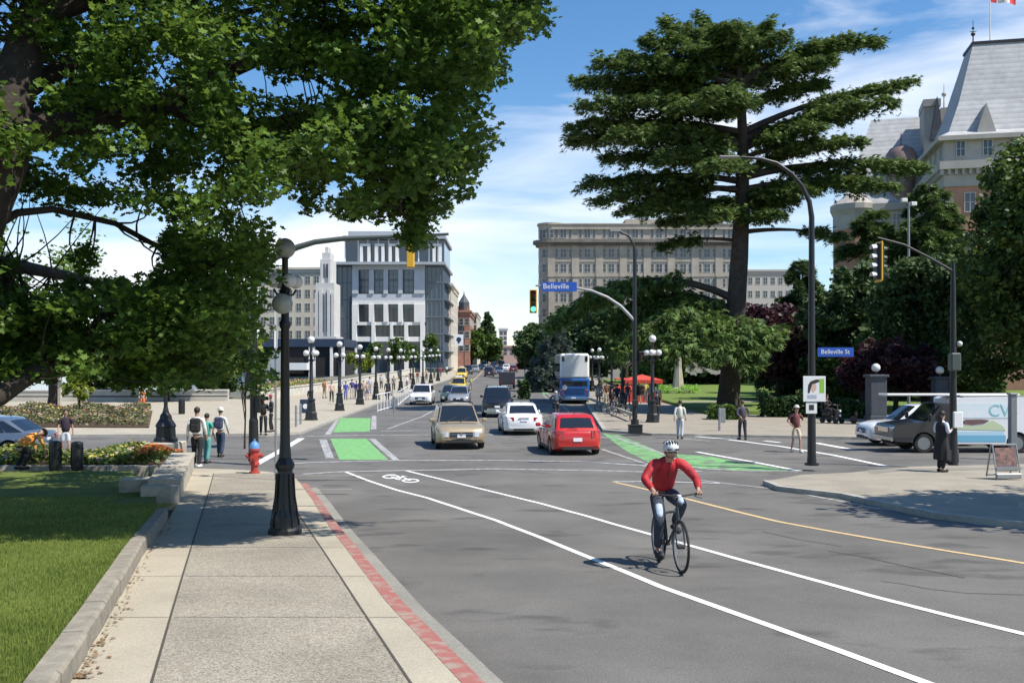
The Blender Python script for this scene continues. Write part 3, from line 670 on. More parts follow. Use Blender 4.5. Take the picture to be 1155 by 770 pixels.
broad_tree('plum_tree','purple-leaved tree beside the stone pillar with the globe lamp','tree',at(1010,60,.3),4.6,3.2,ML_purple,.24,150,90,38,.16,cz=.6,rz=.42,bare=.35)
conifer('spruce_tree','pale blue-green spruce behind the double-decker bus',at(625,112,.1),8.2,4.2,ML_spruce,39,30000,.42,.25,power=.8)
i=0
for px,d,h,r,l in ((655,128,10,6.0,'dark evergreen directly above the white bus roof'),(619,165,10,5.6,'dark evergreen below the green traffic light'),(705,122,10,6,'dark evergreen behind the lamps on the garden pavement'),(770,135,10.5,6.5,'dark evergreen far behind the pale monument'),(745,112,8.5,4.4,'dark bush-like evergreen left of the pale monument'),(815,128,10,5.2,'dark evergreen hidden behind the cedar trunk')):
    broad_tree('evergreen_tree',l,'tree',at(px,d,.1),h,r,ML_dark,.46,190,85,50+i,.3,cz=.5,rz=.5,bare=.1,group='evergreens behind the garden'); i+=1
for px,d,h,r,l in ((532,258,10,4.8,'round clipped green tree at the far end of the street, nearer one'),(548,290,10.5,5.0,'round green tree at the far end of the street, farther one')):
    broad_tree('street_tree',l,'tree',at(px,d,.1),h,r,ML_street,.6,240,70,int(px),.25,cz=.55,rz=.45,lobes=14,cr=.16,bare=.2,group='round trees down the street')
conifer('fir_tree','dark pointed conifer on the skyline at the end of the street',at(550,360,.1),19,5.4,ML_dark,61,16000,.8,.35,power=.7)
conifer('fir_tree','dark conifer right of the road near the far end',at(600,235,.1),11,4.2,ML_dark,62,16000,.7,.35,power=.6)
for px,d,h,r,c,l in ((405,152,5.2,2.0,ML_yellow,'yellow-green young tree by the glass building'),(424,158,6.5,1.6,ML_street,'thin young tree left of the middle of the glass building'),(450,158,7.0,1.8,ML_street,'thin green young tree in front of the glass building'),(486,168,7.4,1.9,ML_street,'thin young tree at the right corner of the glass building'),(463,172,6.4,1.7,ML_street,'thin young tree between two others by the glass building')):
    broad_tree('young_tree',l,'tree',at(px,d,.1),h,r,c,.3,70,40,int(px),.09,cz=.6,rz=.4,bare=.4,group='young trees along the causeway')
broad_tree('garden_tree','light green tree seen through the maple foliage on the left','tree',at(188,85,.1),8.4,4.4,ML_street,.34,200,80,71,.22,cz=.55,rz=.45)
broad_tree('garden_tree','dark shrubby tree behind the far flower bed at the left','tree',at(110,92,.1),5.2,3.6,ML_broad,.34,120,70,72,.2,cz=.5,rz=.5,bare=.1)
broad_tree('garden_tree','dark bushy tree behind the lamp with the wide base','tree',at(232,95,.1),5.2,3.2,ML_broad,.34,120,70,75,.2,cz=.5,rz=.5,bare=.1)
broad_tree('sapling','small bright yellow-green tree in the far flower bed','tree',at(89,62,.1),2.6,1.1,ML_yellow,.16,60,45,73,.05,cz=.68,rz=.36,bare=.5)
broad_tree('sapling','small light green tree behind the fire hydrant','tree',at(276,38,.1),4.6,.95,ML_yellow,.15,50,50,74,.035,cz=.72,rz=.3,bare=.9)
# off to the right, outside the frame: the tree whose shade falls on the corner
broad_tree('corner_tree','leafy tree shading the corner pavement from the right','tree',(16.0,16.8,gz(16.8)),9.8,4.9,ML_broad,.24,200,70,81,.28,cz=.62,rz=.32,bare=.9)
# hedges, bushes, flower beds
def hedge(name,label,x0,x1,d,h,dep,m,leaf,n,seed,z0=.1,cat='hedge'):
    g=np.random.default_rng(seed); b=at((x0+x1)/2,d,z0); t=thing(name,label,cat,tuple(b)); wd=(x1-x0)/F*d
    p=g.uniform(size=(n,3))*[wd,dep,1]-[wd/2,dep/2,0]; p[:,2]=h*(1-g.uniform(size=n)**2.2)*(.82+.18*np.sin(p[:,0]*2.1+seed)+.08*np.sin(p[:,0]*7)); 
    foliage('foliage',p,leaf,T_quad,m,t,seed,.1)
    for i in range(min(30,int(wd/.7)+1)): mb=MB(); x=-wd/2+.3+i*.7; mb.tube([(x,0,-.1),(x+.1,.05,h*.45),(x-.05,0,h*.75)],[.035,.025,.01],5); mb.build('stem',M_bark,t)
hedge('hedge','dark clipped shrub row on the lawn edge right of the cedar trunk',858,952,60,1.5,2,ML_hedge,.17,9000,1)
hedge('bush','low light green bush at the foot of the cedar trunk',800,836,57,.85,1.4,ML_street,.13,2400,2,cat='bush')
hedge('bush','dark low bush between the hedge and the stone pillar',950,990,58,1.1,1.4,ML_hedge,.15,3200,3,cat='bush')
hedge('shrub_bed','long dark flower border across the far side of the garden lawn',700,1010,132,1.4,2.5,ML_hedge,.32,11000,4,.3,cat='border')
def flowers(name,label,region,n,cols,leafcol,seed,h,off):
    g=np.random.default_rng(seed); b=Vector((sum(p[0] for p in region)/len(region),sum(p[1] for p in region)/len(region),0)); b.z=gz(b.y)+off
    t=thing(name,label,'flower bed',tuple(b)); xs=[p[0] for p in region];ys=[p[1] for p in region]; q=[]
    while len(q)<n:
        x=g.uniform(min(xs),max(xs));y=g.uniform(min(ys),max(ys))
        if inpoly(x,y,region): q.append((x-b.x,y-b.y))
    q=np.array(q); hh=h*(.7+.3*np.sin(q[:,0]*1.9+q[:,1]*1.3)); z=hh*g.uniform(0,1,n)**.5
    foliage('leaves',np.column_stack([q,z]),.13,T_quad,leafcol,t,seed,.2)
    for i,(m_,fr,sel) in enumerate(cols):
        k=int(n*fr); s=g.integers(0,n,k); s=s[[sel(q[j][0]+b.x,q[j][1]+b.y) for j in s]]
        if len(s)==0: continue
        foliage('blossoms',np.column_stack([q[s],hh[s]*g.uniform(.85,1.15,len(s))]),.10,T_quad,m_,t,seed+i+1,.5)
MFo=leafmat('orange_blossom',(.45,.10,.03),(.62,.22,.06),.2);MFy=leafmat('yellow_blossom',(.55,.42,.06),(.7,.6,.15),.2);MFp=leafmat('pink_blossom',(.45,.22,.25),(.6,.42,.42),.2);MFw=leafmat('pale_blossom',(.6,.55,.45),(.7,.66,.58),.2)
x1=BX1-.1; yb=B.y
xo=G(165,522,.4)[0]
flowers('flower_bed','bed of green and yellow plants with orange flowers at its right end beyond the lawn',[(-22,Y0+.5),(Bq[1][0]+.2,Y0+.5),(x1,yb-1.4),(x1,yb+1.3),(-22,yb+1.3)],7500,[(MFy,.05,lambda x,y:x<xo+.3),(MFp,.025,lambda x,y:x<xo),(MFo,.9,lambda x,y:x>xo-.4)],leafmat('bed_leaves',(.06,.11,.02),(.20,.25,.06),.3),91,.46,.34)
fb=[tuple(p) for p in g2((-60,479.5),(166,480.5),(170,463.5),(-60,462.5),off=.2)]
flowers('flower_bed','long far bed of brownish green plants beyond the side street on the left',fb,15000,[(MFy,.03,lambda x,y:True),(MFp,.05,lambda x,y:True),(MFo,.02,lambda x,y:True)],leafmat('far_bed_leaves',(.07,.08,.03),(.20,.20,.09),.2),92,.6,.22)
flowers('flower_bed','lime green planting round the foot of the pale monument',[(at(742,100)[0],99),(at(788,100)[0],99),(at(788,100)[0],102),(at(742,100)[0],102)],1600,[],leafmat('lime_leaves',(.18,.38,.04),(.30,.55,.10),.3),93,.9,.33)
flowers('flower_bed','yellow and orange flowers above the white causeway wall',[(-26,92),(-22.6,92),(-21.6,118),(-25,118)],2600,[(MFy,.5,lambda x,y:True),(MFo,.25,lambda x,y:True)],ML_street,94,1.0,.5)

# grass blades standing on the near lawn
g_=np.random.default_rng(77); k=150000; yy=6.3+(20.2-6.3)*g_.uniform(size=k)**1.5; er=[tuple(p) for p in (poff(edgeR+[eend],-.205))]
ex=np.interp(yy,[p[1] for p in er[::-1]],[p[0] for p in er[::-1]]); xx=ex-g_.uniform(size=k)**1.2*np.minimum(9,1.5+yy*.42); m_=xx>-.56*yy
m_&=(yy<18.8)|(xx<-8.0); xx=xx[m_];yy=yy[m_]; zz=np.interp(yy,YC,ZC)+LO
T_bl=np.array([(-.16,0,0),(.16,0,0),(.03,.0,1.)])
gr=foliage('grass',np.column_stack([xx,yy,zz]),.034,T_bl,leafmat('grass_blades',(.12,.17,.033),(.28,.33,.08),.4),None,5,1.0); tag(gr,kind='stuff')
# ---------------- buildings ----------------
M_lime=mat('grey_limestone',(.36,.32,.265),.85,var=.18,scale=.35,bump=.2,bscale=3)
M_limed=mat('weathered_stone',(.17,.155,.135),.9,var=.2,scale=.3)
M_win=mat('window_glass',(.035,.045,.055),.12,spec=.8)
M_winb=mat('blue_window_glass',(.045,.085,.13),.08,spec=1)
M_curt=mat('curtain_wall_glass',(.022,.05,.085),.08,spec=.9)
M_wframe=mat('window_frame_white',(.55,.54,.50),.6)
M_white_=mat('white_render',(.72,.71,.68),.7,var=.05,scale=.3)
M_pale=mat('pale_grey_panel',(.35,.37,.40),.6,var=.06,scale=.3)
M_cream=mat('cream_stucco',(.56,.50,.40),.8,var=.08,scale=.4)
M_brick=mat('red_brick',(.34,.17,.125),.9,var=.2,scale=.8,bump=.3,bscale=9)
M_brickp=mat('empress_brick',(.42,.22,.15),.9,var=.15,scale=.8,bump=.3,bscale=9)
M_roofs=mat('pale_slate_roof',(.40,.405,.41),.8,var=.17,scale=.9,bump=.5,bscale=6,detail=8)
M_roofd=mat('dark_slate_roof',(.07,.075,.085),.7,var=.2,scale=1)
M_estone=mat('pale_granite',(.38,.355,.32),.85,var=.14,scale=.5,bump=.2)
M_dk=mat('dark_metal',(.02,.021,.023),.45); M_navy=mat('navy_fascia',(.02,.035,.07),.5)
M_copper=mat('copper_dome',(.20,.14,.12),.5,var=.2,scale=2)
M_grm=mat('grey_metal',(.22,.23,.24),.45,.3)
M_void=mat('dark_interior',(.012,.012,.014),.9)
def winparts(parent,ws,m=None,fr=None,w=1.0,h=1.8,dep=.05,mull=1,nrm=(0,-1),bars=1):
    """ws: list of centres (x,y,z); windows face along nrm; each a frame with a pane under it"""
    ry=math.atan2(nrm[0],-nrm[1]); first=None
    key=(w,h,mull,bars)
    mb=MB(); f=.07
    mb.bb(-w/2,-w/2+f,-dep,.02,0,h);mb.bb(w/2-f,w/2,-dep,.02,0,h);mb.bb(-w/2+f,w/2-f,-dep,.02,0,f);mb.bb(-w/2+f,w/2-f,-dep,.02,h-f,h)
    for i in range(mull): x=-w/2+w*(i+1)/(mull+1); mb.bb(x-.03,x+.03,-dep,.02,f,h-f)
    for i in range(bars): z=h*(i+1)/(bars+1); mb.bb(-w/2+f,w/2-f,-dep+.01,.015,z-.025,z+.025)
    pb=MB(); pb.bb(-w/2+.03,w/2-.03,-.005,.018,.03,h-.03)
    for c in ws:
        if first is None:
            a=mb.build('window',fr or M_wframe,parent); b=pb.build('pane',m or M_win,a); first=(a,b)
        else:
            a=first[0].copy(); COL.objects.link(a); a.parent=parent; b=first[1].copy(); COL.objects.link(b); b.parent=a
        a.location=c; a.rotation_euler=(0,0,ry)
# ---- the long limestone block ----
def belmont():
    d=250.; x0=(622-CX)/F*d; Wd=(838-622)/F*d; b=Vector((x0,d,gz(d)-.5)); t=thing('office_building','long grey limestone office block with a heavy dark cornice under its top floor','building',tuple(b))
    zt=CAMZ+(410-252)/F*d-b.z; zc=CAMZ+(410-274)/F*d-b.z; st=3.8
    w=MB(); w.bb(0,Wd,0,22,0,zc); w.lathe([(3.2,0),(3.2,zc)],24,(0,3.2,0)); w.build('wall',M_lime,t)
    w=MB(); w.bb(0,Wd,.3,22,zc+.8,zt-1.5); w.lathe([(3.0,zc+.8),(3.0,zt-1.5)],24,(0,3.3,0)); w.build('attic_storey',M_lime,t)
    c=MB(); c.bb(0,Wd+.4,-1.5,2,zc,zc+.8); c.bb(0,Wd+.2,-.8,2,zc-.7,zc); c.lathe([(4.0,zc-.7),(4.0,zc),(4.7,zc),(4.7,zc+.8),(3.5,zc+.8)],24,(0,3.2,0)); 
    for i in range(70): c.bb(i*Wd/70,i*Wd/70+.3,-1.2,-.8,zc-.6,zc)
    c.build('cornice',M_limed,t)
    c=MB(); c.bb(0,Wd,-.15,22,zt-1.5,zt-.3); c.bb(-.2,Wd+.2,-.35,22,zt-.3,zt); c.lathe([(3.3,zt-1.5),(3.3,zt-.3),(3.6,zt-.3),(3.6,zt+.25),(2.8,zt+.25)],24,(0,3.2,0)); c.build('parapet',M_lime,t)
    c=MB(); c.bb(20,34,9,16,zt,zt+2.4); c.bb(40,45,8,13,zt,zt+1.6); c.bb(20,22,8.5,9,zt,zt+1); c.build('roof_housing',M_lime,t)
    nb=8; bw=Wd/nb
    p=MB()
    for i in range(nb+1):
        x=i*bw; 
        p.bb(x-.75,x+.75,-.55,0,0,zc-st*2.3); p.bb(x-1.0,x+1.0,-.7,0,zc-st*2.3,zc-st*2.3+.35)
        p.bb(x-.95,x+.95,-.3,0,zc-st*2.3+.35,zc-.7)
    p.build('pilaster',M_lime,t)
    sp=MB()
    for k in range(1,8):
        z=zc-.7-k*st
        if z>1: sp.bb(0,Wd,-.18,0,z-.35,z+.5)
    sp.build('string_course',M_lime,t)
    ws=[];wn=[]
    for i in range(nb):
        xc=(i+.5)*bw
        for k in range(7):
            z=zc-.7-(k+1)*st+.75
            if z<1: continue
            ws.append((xc,-.02,z)); 
            for s in (-1,1): wn.append((xc+s*1.75,-.02,z))
    for i in range(nb):
        xc=(i+.5)*bw; wn+=[(xc-1.75,.28,zc+1.3),(xc+1.75,.28,zc+1.3)]; ws.append((xc,.28,zc+1.3))
    winparts(t,ws,w=1.7,h=2.3,mull=1,bars=1); 
    winparts(t,[q for q in wn if q[2]>zc-4.2*st][:90],w=.85,h=2.3,mull=0,bars=1)
    for k in range(7):
        for a in (-160,-125,-90): 
            z=(zc+1.3) if k==6 else zc-.7-(k+1)*st+.75
            ca,sa=cos(R(a)),sin(R(a)); winparts(t,[(ca*3.22,3.2+sa*3.22,z)],w=1.2,h=2.2,mull=0,bars=1,nrm=(ca,sa))
belmont()
def box_building(name,label,x0,x1,d,depth,ytop,m,rows,cols,w,h,group=None,cornice=True,fr=None,z0=None,side=None,pane=None,mull=0,top=None):
    a=(x0-CX)/F*d; b_=(x1-CX)/F*d; b=Vector((a,d,gz(d)-.5)); Wd=b_-a; t=thing(name,label,'building',tuple(b),0,group); H=CAMZ+(410-ytop)/F*d-b.z
    q=MB(); q.bb(0,Wd,0,depth,0,H); q.build('wall',m,t)
    if cornice:
        q=MB(); q.bb(-.4,Wd+.4,-.5,depth+.4,H,H+.5); q.bb(-.2,Wd+.2,-.25,depth+.2,H-.8,H-.002); q.build('cornice',top or m,t)
    z0=z0 or 4.0; st=(H-z0-.8)/rows
    ws=[((i+.5)*Wd/cols,-.02,z0+k*st+(st-h)*.5) for i in range(cols) for k in range(rows)]
    winparts(t,ws,pane,fr,w,h,mull=mull)
    if side:
        ws=[(Wd+.02,(i+.5)*depth/side,z0+k*st+(st-h)*.5) for i in range(side) for k in range(rows)]
        winparts(t,ws,pane,fr,w,h,mull=mull,nrm=(1,0))
    return t,Wd,H
box_building('office_building','pale many-windowed building glimpsed right of the cedar trunk',842,893,275,14,306,mat('pale_stone',(.42,.40,.37),.8,var=.08),6,6,1.3,2.0,mull=1)
box_building('beige_building','small beige block on the skyline seen through the gap in the maple',112,146,300,14,325,M_cream,6,4,1.3,2.0)
box_building('harbour_building','pale low harbour building behind the maple branches on the left',196,262,240,14,384,M_white_,2,8,1.3,1.6)
box_building('hotel_building','cream hotel with rows of windows behind the white stepped tower',292,372,228,18,304,M_cream,6,8,1.25,1.9,mull=1)
t,Wd,H=box_building('stone_building','tall narrow cream corner building next to the glass block',499,509,214,26,322,M_cream,6,1,1.0,1.8,side=8)
t,Wd,H=box_building('brick_building','red brick building with a big arched opening facing the street',497,530,252,26,352,M_brick,3,5,1.2,1.8,side=8)
q=MB(); 
for i in range(5): q.bb(Wd-6.5+i*1.4,Wd-5.7+i*1.4,.5,1.5,H+.5,H+1.6)
q.build('parapet',M_brick,t); q=MB(); q.lathe([(1.4,H+.5),(1.4,H+2.6),(.2,H+4.6),(.05,H+5.5)],8,(Wd-1.6,1.6,0)); q.build('corner_turret',M_roofd,t)
q=MB(); q.lathe([(2.0,-.16),(2.0,0)],28,(0,0,0),Matrix.Rotation(R(90),4,'X')); o=q.build('arched_window',M_win,t); o.location=(Wd-3.4,-.02,H-4.5)
box_building('cream_building','narrow cream building beyond the red brick one',503,538,296,30,354,M_cream,5,6,1.2,1.7,side=8)
t,_,_=box_building('white_building','small pale building closing the far end of the street',563,572,420,12,371,M_white_,5,2,1.5,1.6)
box_building('white_building','low pinkish building at the foot of the street end',552,588,400,12,391,mat('pinkish_wall',(.5,.33,.28),.8),2,5,1.5,1.4)
# ---- glass and white-framed corner block ----
def glassblock():
    d=198.; a=(372-CX)/F*d; b=Vector((a,d,gz(d)-.5)); X=lambda px:(px-CX)/F*d-a; Z=lambda py:CAMZ+(410-py)/F*d-b.z
    t=thing('glass_building','modern corner block of dark glass with a white gridded front and a setback top floor','building',tuple(b)); W_=X(500)
    q=MB(); q.bb(0,W_,1.2,24,0,Z(297)); q.build('curtain_wall',M_curt,t)
    q=MB(); q.bb(X(386),W_,3.0,22,Z(297),Z(268)); q.build('setback_storey',M_curt,t)
    q=MB(); q.bb(X(385),W_+.4,1.5,23,Z(268),Z(264.5)); q.bb(X(388),X(478),5,20,Z(264.5),Z(257)); q.build('roof',M_pale,t)
    q=MB(); q.bb(X(376),W_+.5,-1.5,24,Z(299),Z(296)); q.build('terrace_slab',M_pale,t)
    g=MB(); x0=X(397);x1=X(479)
    cols=[x0,X(404),X(416),X(421.5),X(432.5),X(437.5),X(449),X(454),X(467),x1]
    # lower white grid
    for (y0,y1) in ((339,343),(363,366.5),(379.5,385)): g.bb(x0,x1,.2,1.2,Z(y1),Z(y0))
    for i in (0,2,4,6,8):
        g.bb(cols[i],cols[i+1],0,1.2,Z(363),Z(343))
    for u,v in ((397,402),(419,423),(440,443),(456,460),(474,479)): g.bb(X(u),X(v),.0,1.2,0,Z(363.002))
    g.build('white_frame',M_white_,t)
    g=MB(); g.bb(x0,x1,.3,1.2,Z(338.9),Z(331)); g.bb(x0,x1,.3,1.2,Z(304),Z(299.05))
    for i in (0,2,4,6,8): g.bb(cols[i]+.002,cols[i+1]-.002,.05,1.2,Z(331),Z(304))
    g.build('grey_panels',mat('grey_blue_panel',(.46,.48,.51),.6,var=.06,scale=.4),t)
    ws=[]
    for i in (1,3,5,7):
        xc=(cols[i]+cols[i+1])/2
        for y in (330,315): ws.append((xc,1.1,Z(y)+.05))
    winparts(t,ws,M_winb,M_dk,w=1.9,h=2.5,mull=1,bars=1)
    ws=[((cols[i]+cols[i+1])/2,1.1,Z(362)) for i in (1,3,5,7)]+[(X(u),1.1,Z(379)) for u in (411,431,450,467)]
    winparts(t,ws,M_win,M_dk,w=2.1,h=2.6,mull=1,bars=0)
    g=MB()
    for u in (386,401,412,424,436,447,458,470,482,492): g.bb(X(u),X(u)+.25,2.7,3.0,Z(297),Z(268))
    for u,v in ((404,416),(421,432),(437,448),(487,497)):
        g.bb(X(u),X(u)+.6,2.0,3,Z(296),Z(276)); g.bb(X(v)-.6,X(v),2.0,3,Z(296),Z(276)); g.bb(X(u),X(v),2.0,3,Z(276),Z(273.5))
    g.build('dormer_frames',M_white_,t)
    g=MB()
    for u in (374,379,384.5,390,395.5,481,486,491,496,499): g.bb(X(u),X(u)+.12,1.0,1.2,3,Z(299.1))
    for k in range(1,9):
        z=Z(299.1)-k*3.5/1.0
        if z>1: g.bb(0,x0-.01,.98,1.2,z,z+.18); g.bb(x1+.01,W_,.9,1.2,z,z+.22)
    for k in range(1,9):
        z=Z(299.1)-k*3.5
        if z>1: g.bb(W_,W_+.9,2,22,z,z+.2)
    for i in range(9): g.bb(W_,W_+.08,2+i*2.4,2.15+i*2.4,1,Z(299.1))
    g.build('mullions',mat('mullion_grey',(.13,.16,.20),.5),t)
glassblock()
# ---- white stepped tower on the low terminal, with its navy fascia ----
def terminal():
    d=176.; a=(284-CX)/F*d; b=Vector((a,d,gz(d)-.3)); X=lambda px:(px-CX)/F*d-a; Z=lambda py:CAMZ+(410-py)/F*d-b.z
    t=thing('terminal_building','low harbour pavilion with a navy fascia band and a white stepped tower on its roof','building',tuple(b))
    q=MB(); q.bb(X(284),X(386),.6,14,0,Z(384)); q.build('wall',M_void,t)
    q=MB(); q.bb(X(283),X(388),0,14.4,Z(391),Z(382)); q.build('fascia',M_navy,t)
    q=MB(); 
    for u in (291,322,348,352,372,385): q.bb(X(u),X(u)+.5,.1,.6,0,Z(391.1))
    q.build('columns',M_white_,t)
    q=MB(); q.bb(X(286),X(322),-3.5,-.2,0,Z(396)); q.build('kiosk',mat('kiosk_grey',(.40,.41,.42),.6),t)
    q=MB(); q.bb(X(328),X(350),-3,.0,Z(417),Z(409)); q.build('awning',M_white_,t)
    c=MB(); xc=X(364.5); yy=3
    for w,y0,y1,dp in ((27,384,379,0),(21,379,318,.5),(13,318,291,1.2),(9,291,283,1.5),(3.5,283,276,2)):
        h=w/F*d/2; c.bb(xc-h,xc+h,yy+dp-1.8,yy+5.5-dp,Z(y0)+.001,Z(y1))
    for k in (-9.2,-4.6,4.6,9.2): c.bb(xc+k/F*d-.28,xc+k/F*d+.28,yy-1.75,yy-1.3,Z(379),Z(322-abs(k)*-.8)); 
    for k in (-4.4,4.4): c.bb(xc+k/F*d-.2,xc+k/F*d+.2,yy-1.0,yy-.6,Z(318),Z(295))
    c.build('stepped_tower',mat('tower_plaster',(.52,.51,.49),.8,var=.08,scale=.5),t)
    c=MB(); 
    for k in (-2.2,2.2): c.bb(xc+k/F*d-.25,xc+k/F*d+.25,yy-.66,yy-.6,Z(312),Z(296)); c.bb(xc+k*1.2/F*d-.2,xc+k*1.2/F*d+.2,yy-1.36,yy-1.3,Z(374),Z(330))
    c.build('tower_slits',mat('slit_grey',(.12,.12,.15),.6),t)
terminal()
# ---- the château-style hotel tower ----
def empress():
    d=110.; b=Vector((P3(1066,400,d).x,d,gz(d))); t=thing('chateau_hotel','château-style hotel tower with a steep pale slate roof over brick and granite walls','building',tuple(b),R(-13))
    Z=lambda py:CAMZ+(410-py)/F*d-b.z; Wd=15.5;Dp=13.5; ze=Z(155); zr=Z(39)
    q=MB(); q.bb(0,Wd,0,Dp,0,Z(211)); q.build('wall',M_brickp,t)
    q=MB(); q.bb(-.15,Wd+.15,-.15,Dp,Z(211),Z(192)); q.build('granite_band',M_estone,t); q=MB(); q.bb(-.1,Wd+.1,-.1,Dp,Z(183),Z(160)); q.build('upper_storey',M_estone,t); q=MB(); q.bb(-.9,Wd+.9,-.9,Dp+.9,Z(160),ze); q.build('cornice',M_estone,t)
    q=MB(); q.bb(-.7,Wd+.7,-.7,Dp+.5,Z(192),Z(183))
    for i in range(22): q.bb(-.55+i*.74,-.25+i*.74,-.55,-.15,Z(198),Z(192))
    for i in range(18): q.bb(-.55,-.15,-.2+i*.74,.1+i*.74,Z(198),Z(192))
    q.build('corbel_course',M_estone,t); q=MB()
    for i in range(9): z=i*Z(211)/9; q.bb(-.12,.9,-.12,.9,z,z+Z(211)/18)
    q.build('corner_quoins',M_estone,t)
    # flared pyramidal roof, cut by a ridge
    i1=.35;r=MB(); o=.7; H=zr-ze
    lv=[(o,0),( -.5,H*.06),(-1.9,H*.38),(-3.9,H)]
    vs=[]
    for off,z in lv: vs+=[(-off,-off,ze+z),(Wd+off,-off,ze+z),(Wd+off,Dp+off,ze+z),(-off,Dp+off,ze+z)]
    vs=[];
    for off,z in lv: k=-off; vs+=[(k,k*1.15,ze+z),(Wd-k,k*1.15,ze+z),(Wd-k,Dp-k*1.15,ze+z),(k,Dp-k*1.15,ze+z)]
    fs=[]
    for j in range(3):
        for k in range(4): fs.append((j*4+k,j*4+(k+1)%4,j*4+4+(k+1)%4,j*4+4+k))
    fs.append((12,13,14,15)); r.add(vs,fs); rf=r.build('roof',M_roofs,t)
    q=MB(); k=3.9; q.bb(k-.15,Wd-k+.15,k*1.15-.15,Dp-k*1.15+.15,zr,zr+.3); q.tube([(k,k*1.15,zr),(k,k*1.15,zr+1.6),(k,k*1.15,zr+2.8)],[.09,.05,.03],6); q.sph((k,k*1.15,zr+1.2),.25); q.sph((k,k*1.15,zr+1.9),.16)
    q.tube([(k-.35,k*1.15,zr+1.5),(k+.35,k*1.15,zr+1.5)],.04,5); q.build('ridge_cresting',M_dk,rf)
    q=MB(); 
    for xd in (4.3,11.2):
        z0=ze+.2; n=[(xd-1.05,0,z0),(xd+1.05,0,z0),(xd,0,z0+3.4)]; q.add([(x,-.1,z) for x,_,z in n]+[(x,3.0,z) for x,_,z in n],[(0,1,2),(5,4,3),(0,3,4,1),(1,4,5,2),(2,5,3,0)])
    q.build('dormer_gable',M_estone,rf)
    ws=[(x,-.17,Z(178)) for x in (1.6,4.4,7.2,10,12.8)]; winparts(t,ws,w=1.0,h=1.8)
    ws=[(x,-.04,z) for x in (2.6,6.2,10,13.2) for z in (Z(240),Z(285),Z(330),Z(375))]; winparts(t,ws,w=1.2,h=2.2,mull=1)
    winparts(t,[(-.17,y,Z(178)) for y in (2,5,8,11)],w=1.0,h=1.8,nrm=(-1,0)); winparts(t,[(-.04,y,z) for y in (2.6,6.6,10.6) for z in (Z(240),Z(285),Z(330))],w=1.2,h=2.2,nrm=(-1,0),mull=1)
    # flagpole and flag belong to the tower
    q=MB(); q.tube([(6.2,6.5,zr),(6.2,6.5,zr+7)],[.08,.05],8); fp=q.build('flagpole',M_white_,t)
    return t,b,Z
t,b,Z=empress()
def flag():
    me=MB(); n=16; L=2.9;H=1.45
    for i in range(n):
        for j in range(6):
            x0,x1=i/n,(i+1)/n; z0,z1=j/6,(j+1)/6
            f=lambda x,z:(x*L,.22*x*sin(x*8+z),H*z-.55*x*x-.1*sin(x*5))
            me.mi=0 if (x0<.25 or x1>.75) else 1
            me.quad(f(x0,z0),f(x1,z0),f(x1,z1),f(x0,z1))
    me.mi=0; f=lambda x,z:(x*L,.22*x*sin(x*8+z)-.015,H*z-.55*x*x-.1*sin(x*5))
    lf=[(0,.38),(.04,.12),(.14,.16),(.09,.04),(.24,-.04),(.1,-.2),(.02,-.2),(.015,-.38),(-.015,-.38),(-.02,-.2),(-.1,-.2),(-.24,-.04),(-.09,.04),(-.14,.16),(-.04,.12)]
    me.add([f(.5+a*.55,.5+b_) for a,b_ in lf],[tuple(range(len(lf)))])
    Mr=mat('flag_red',(.62,.03,.04),.7); o=me.build('flag',[Mr,M_white_])
    tag(o,'red and white maple leaf flag flying from the tower flagpole','flag')
    M=Matrix.Translation(b)@Matrix.Rotation(R(-13),4,'Z'); p=M@Vector((6.2,6.5,Z(39)+5.45)); o.location=p; o.rotation_euler=(0,0,R(-8))
flag()
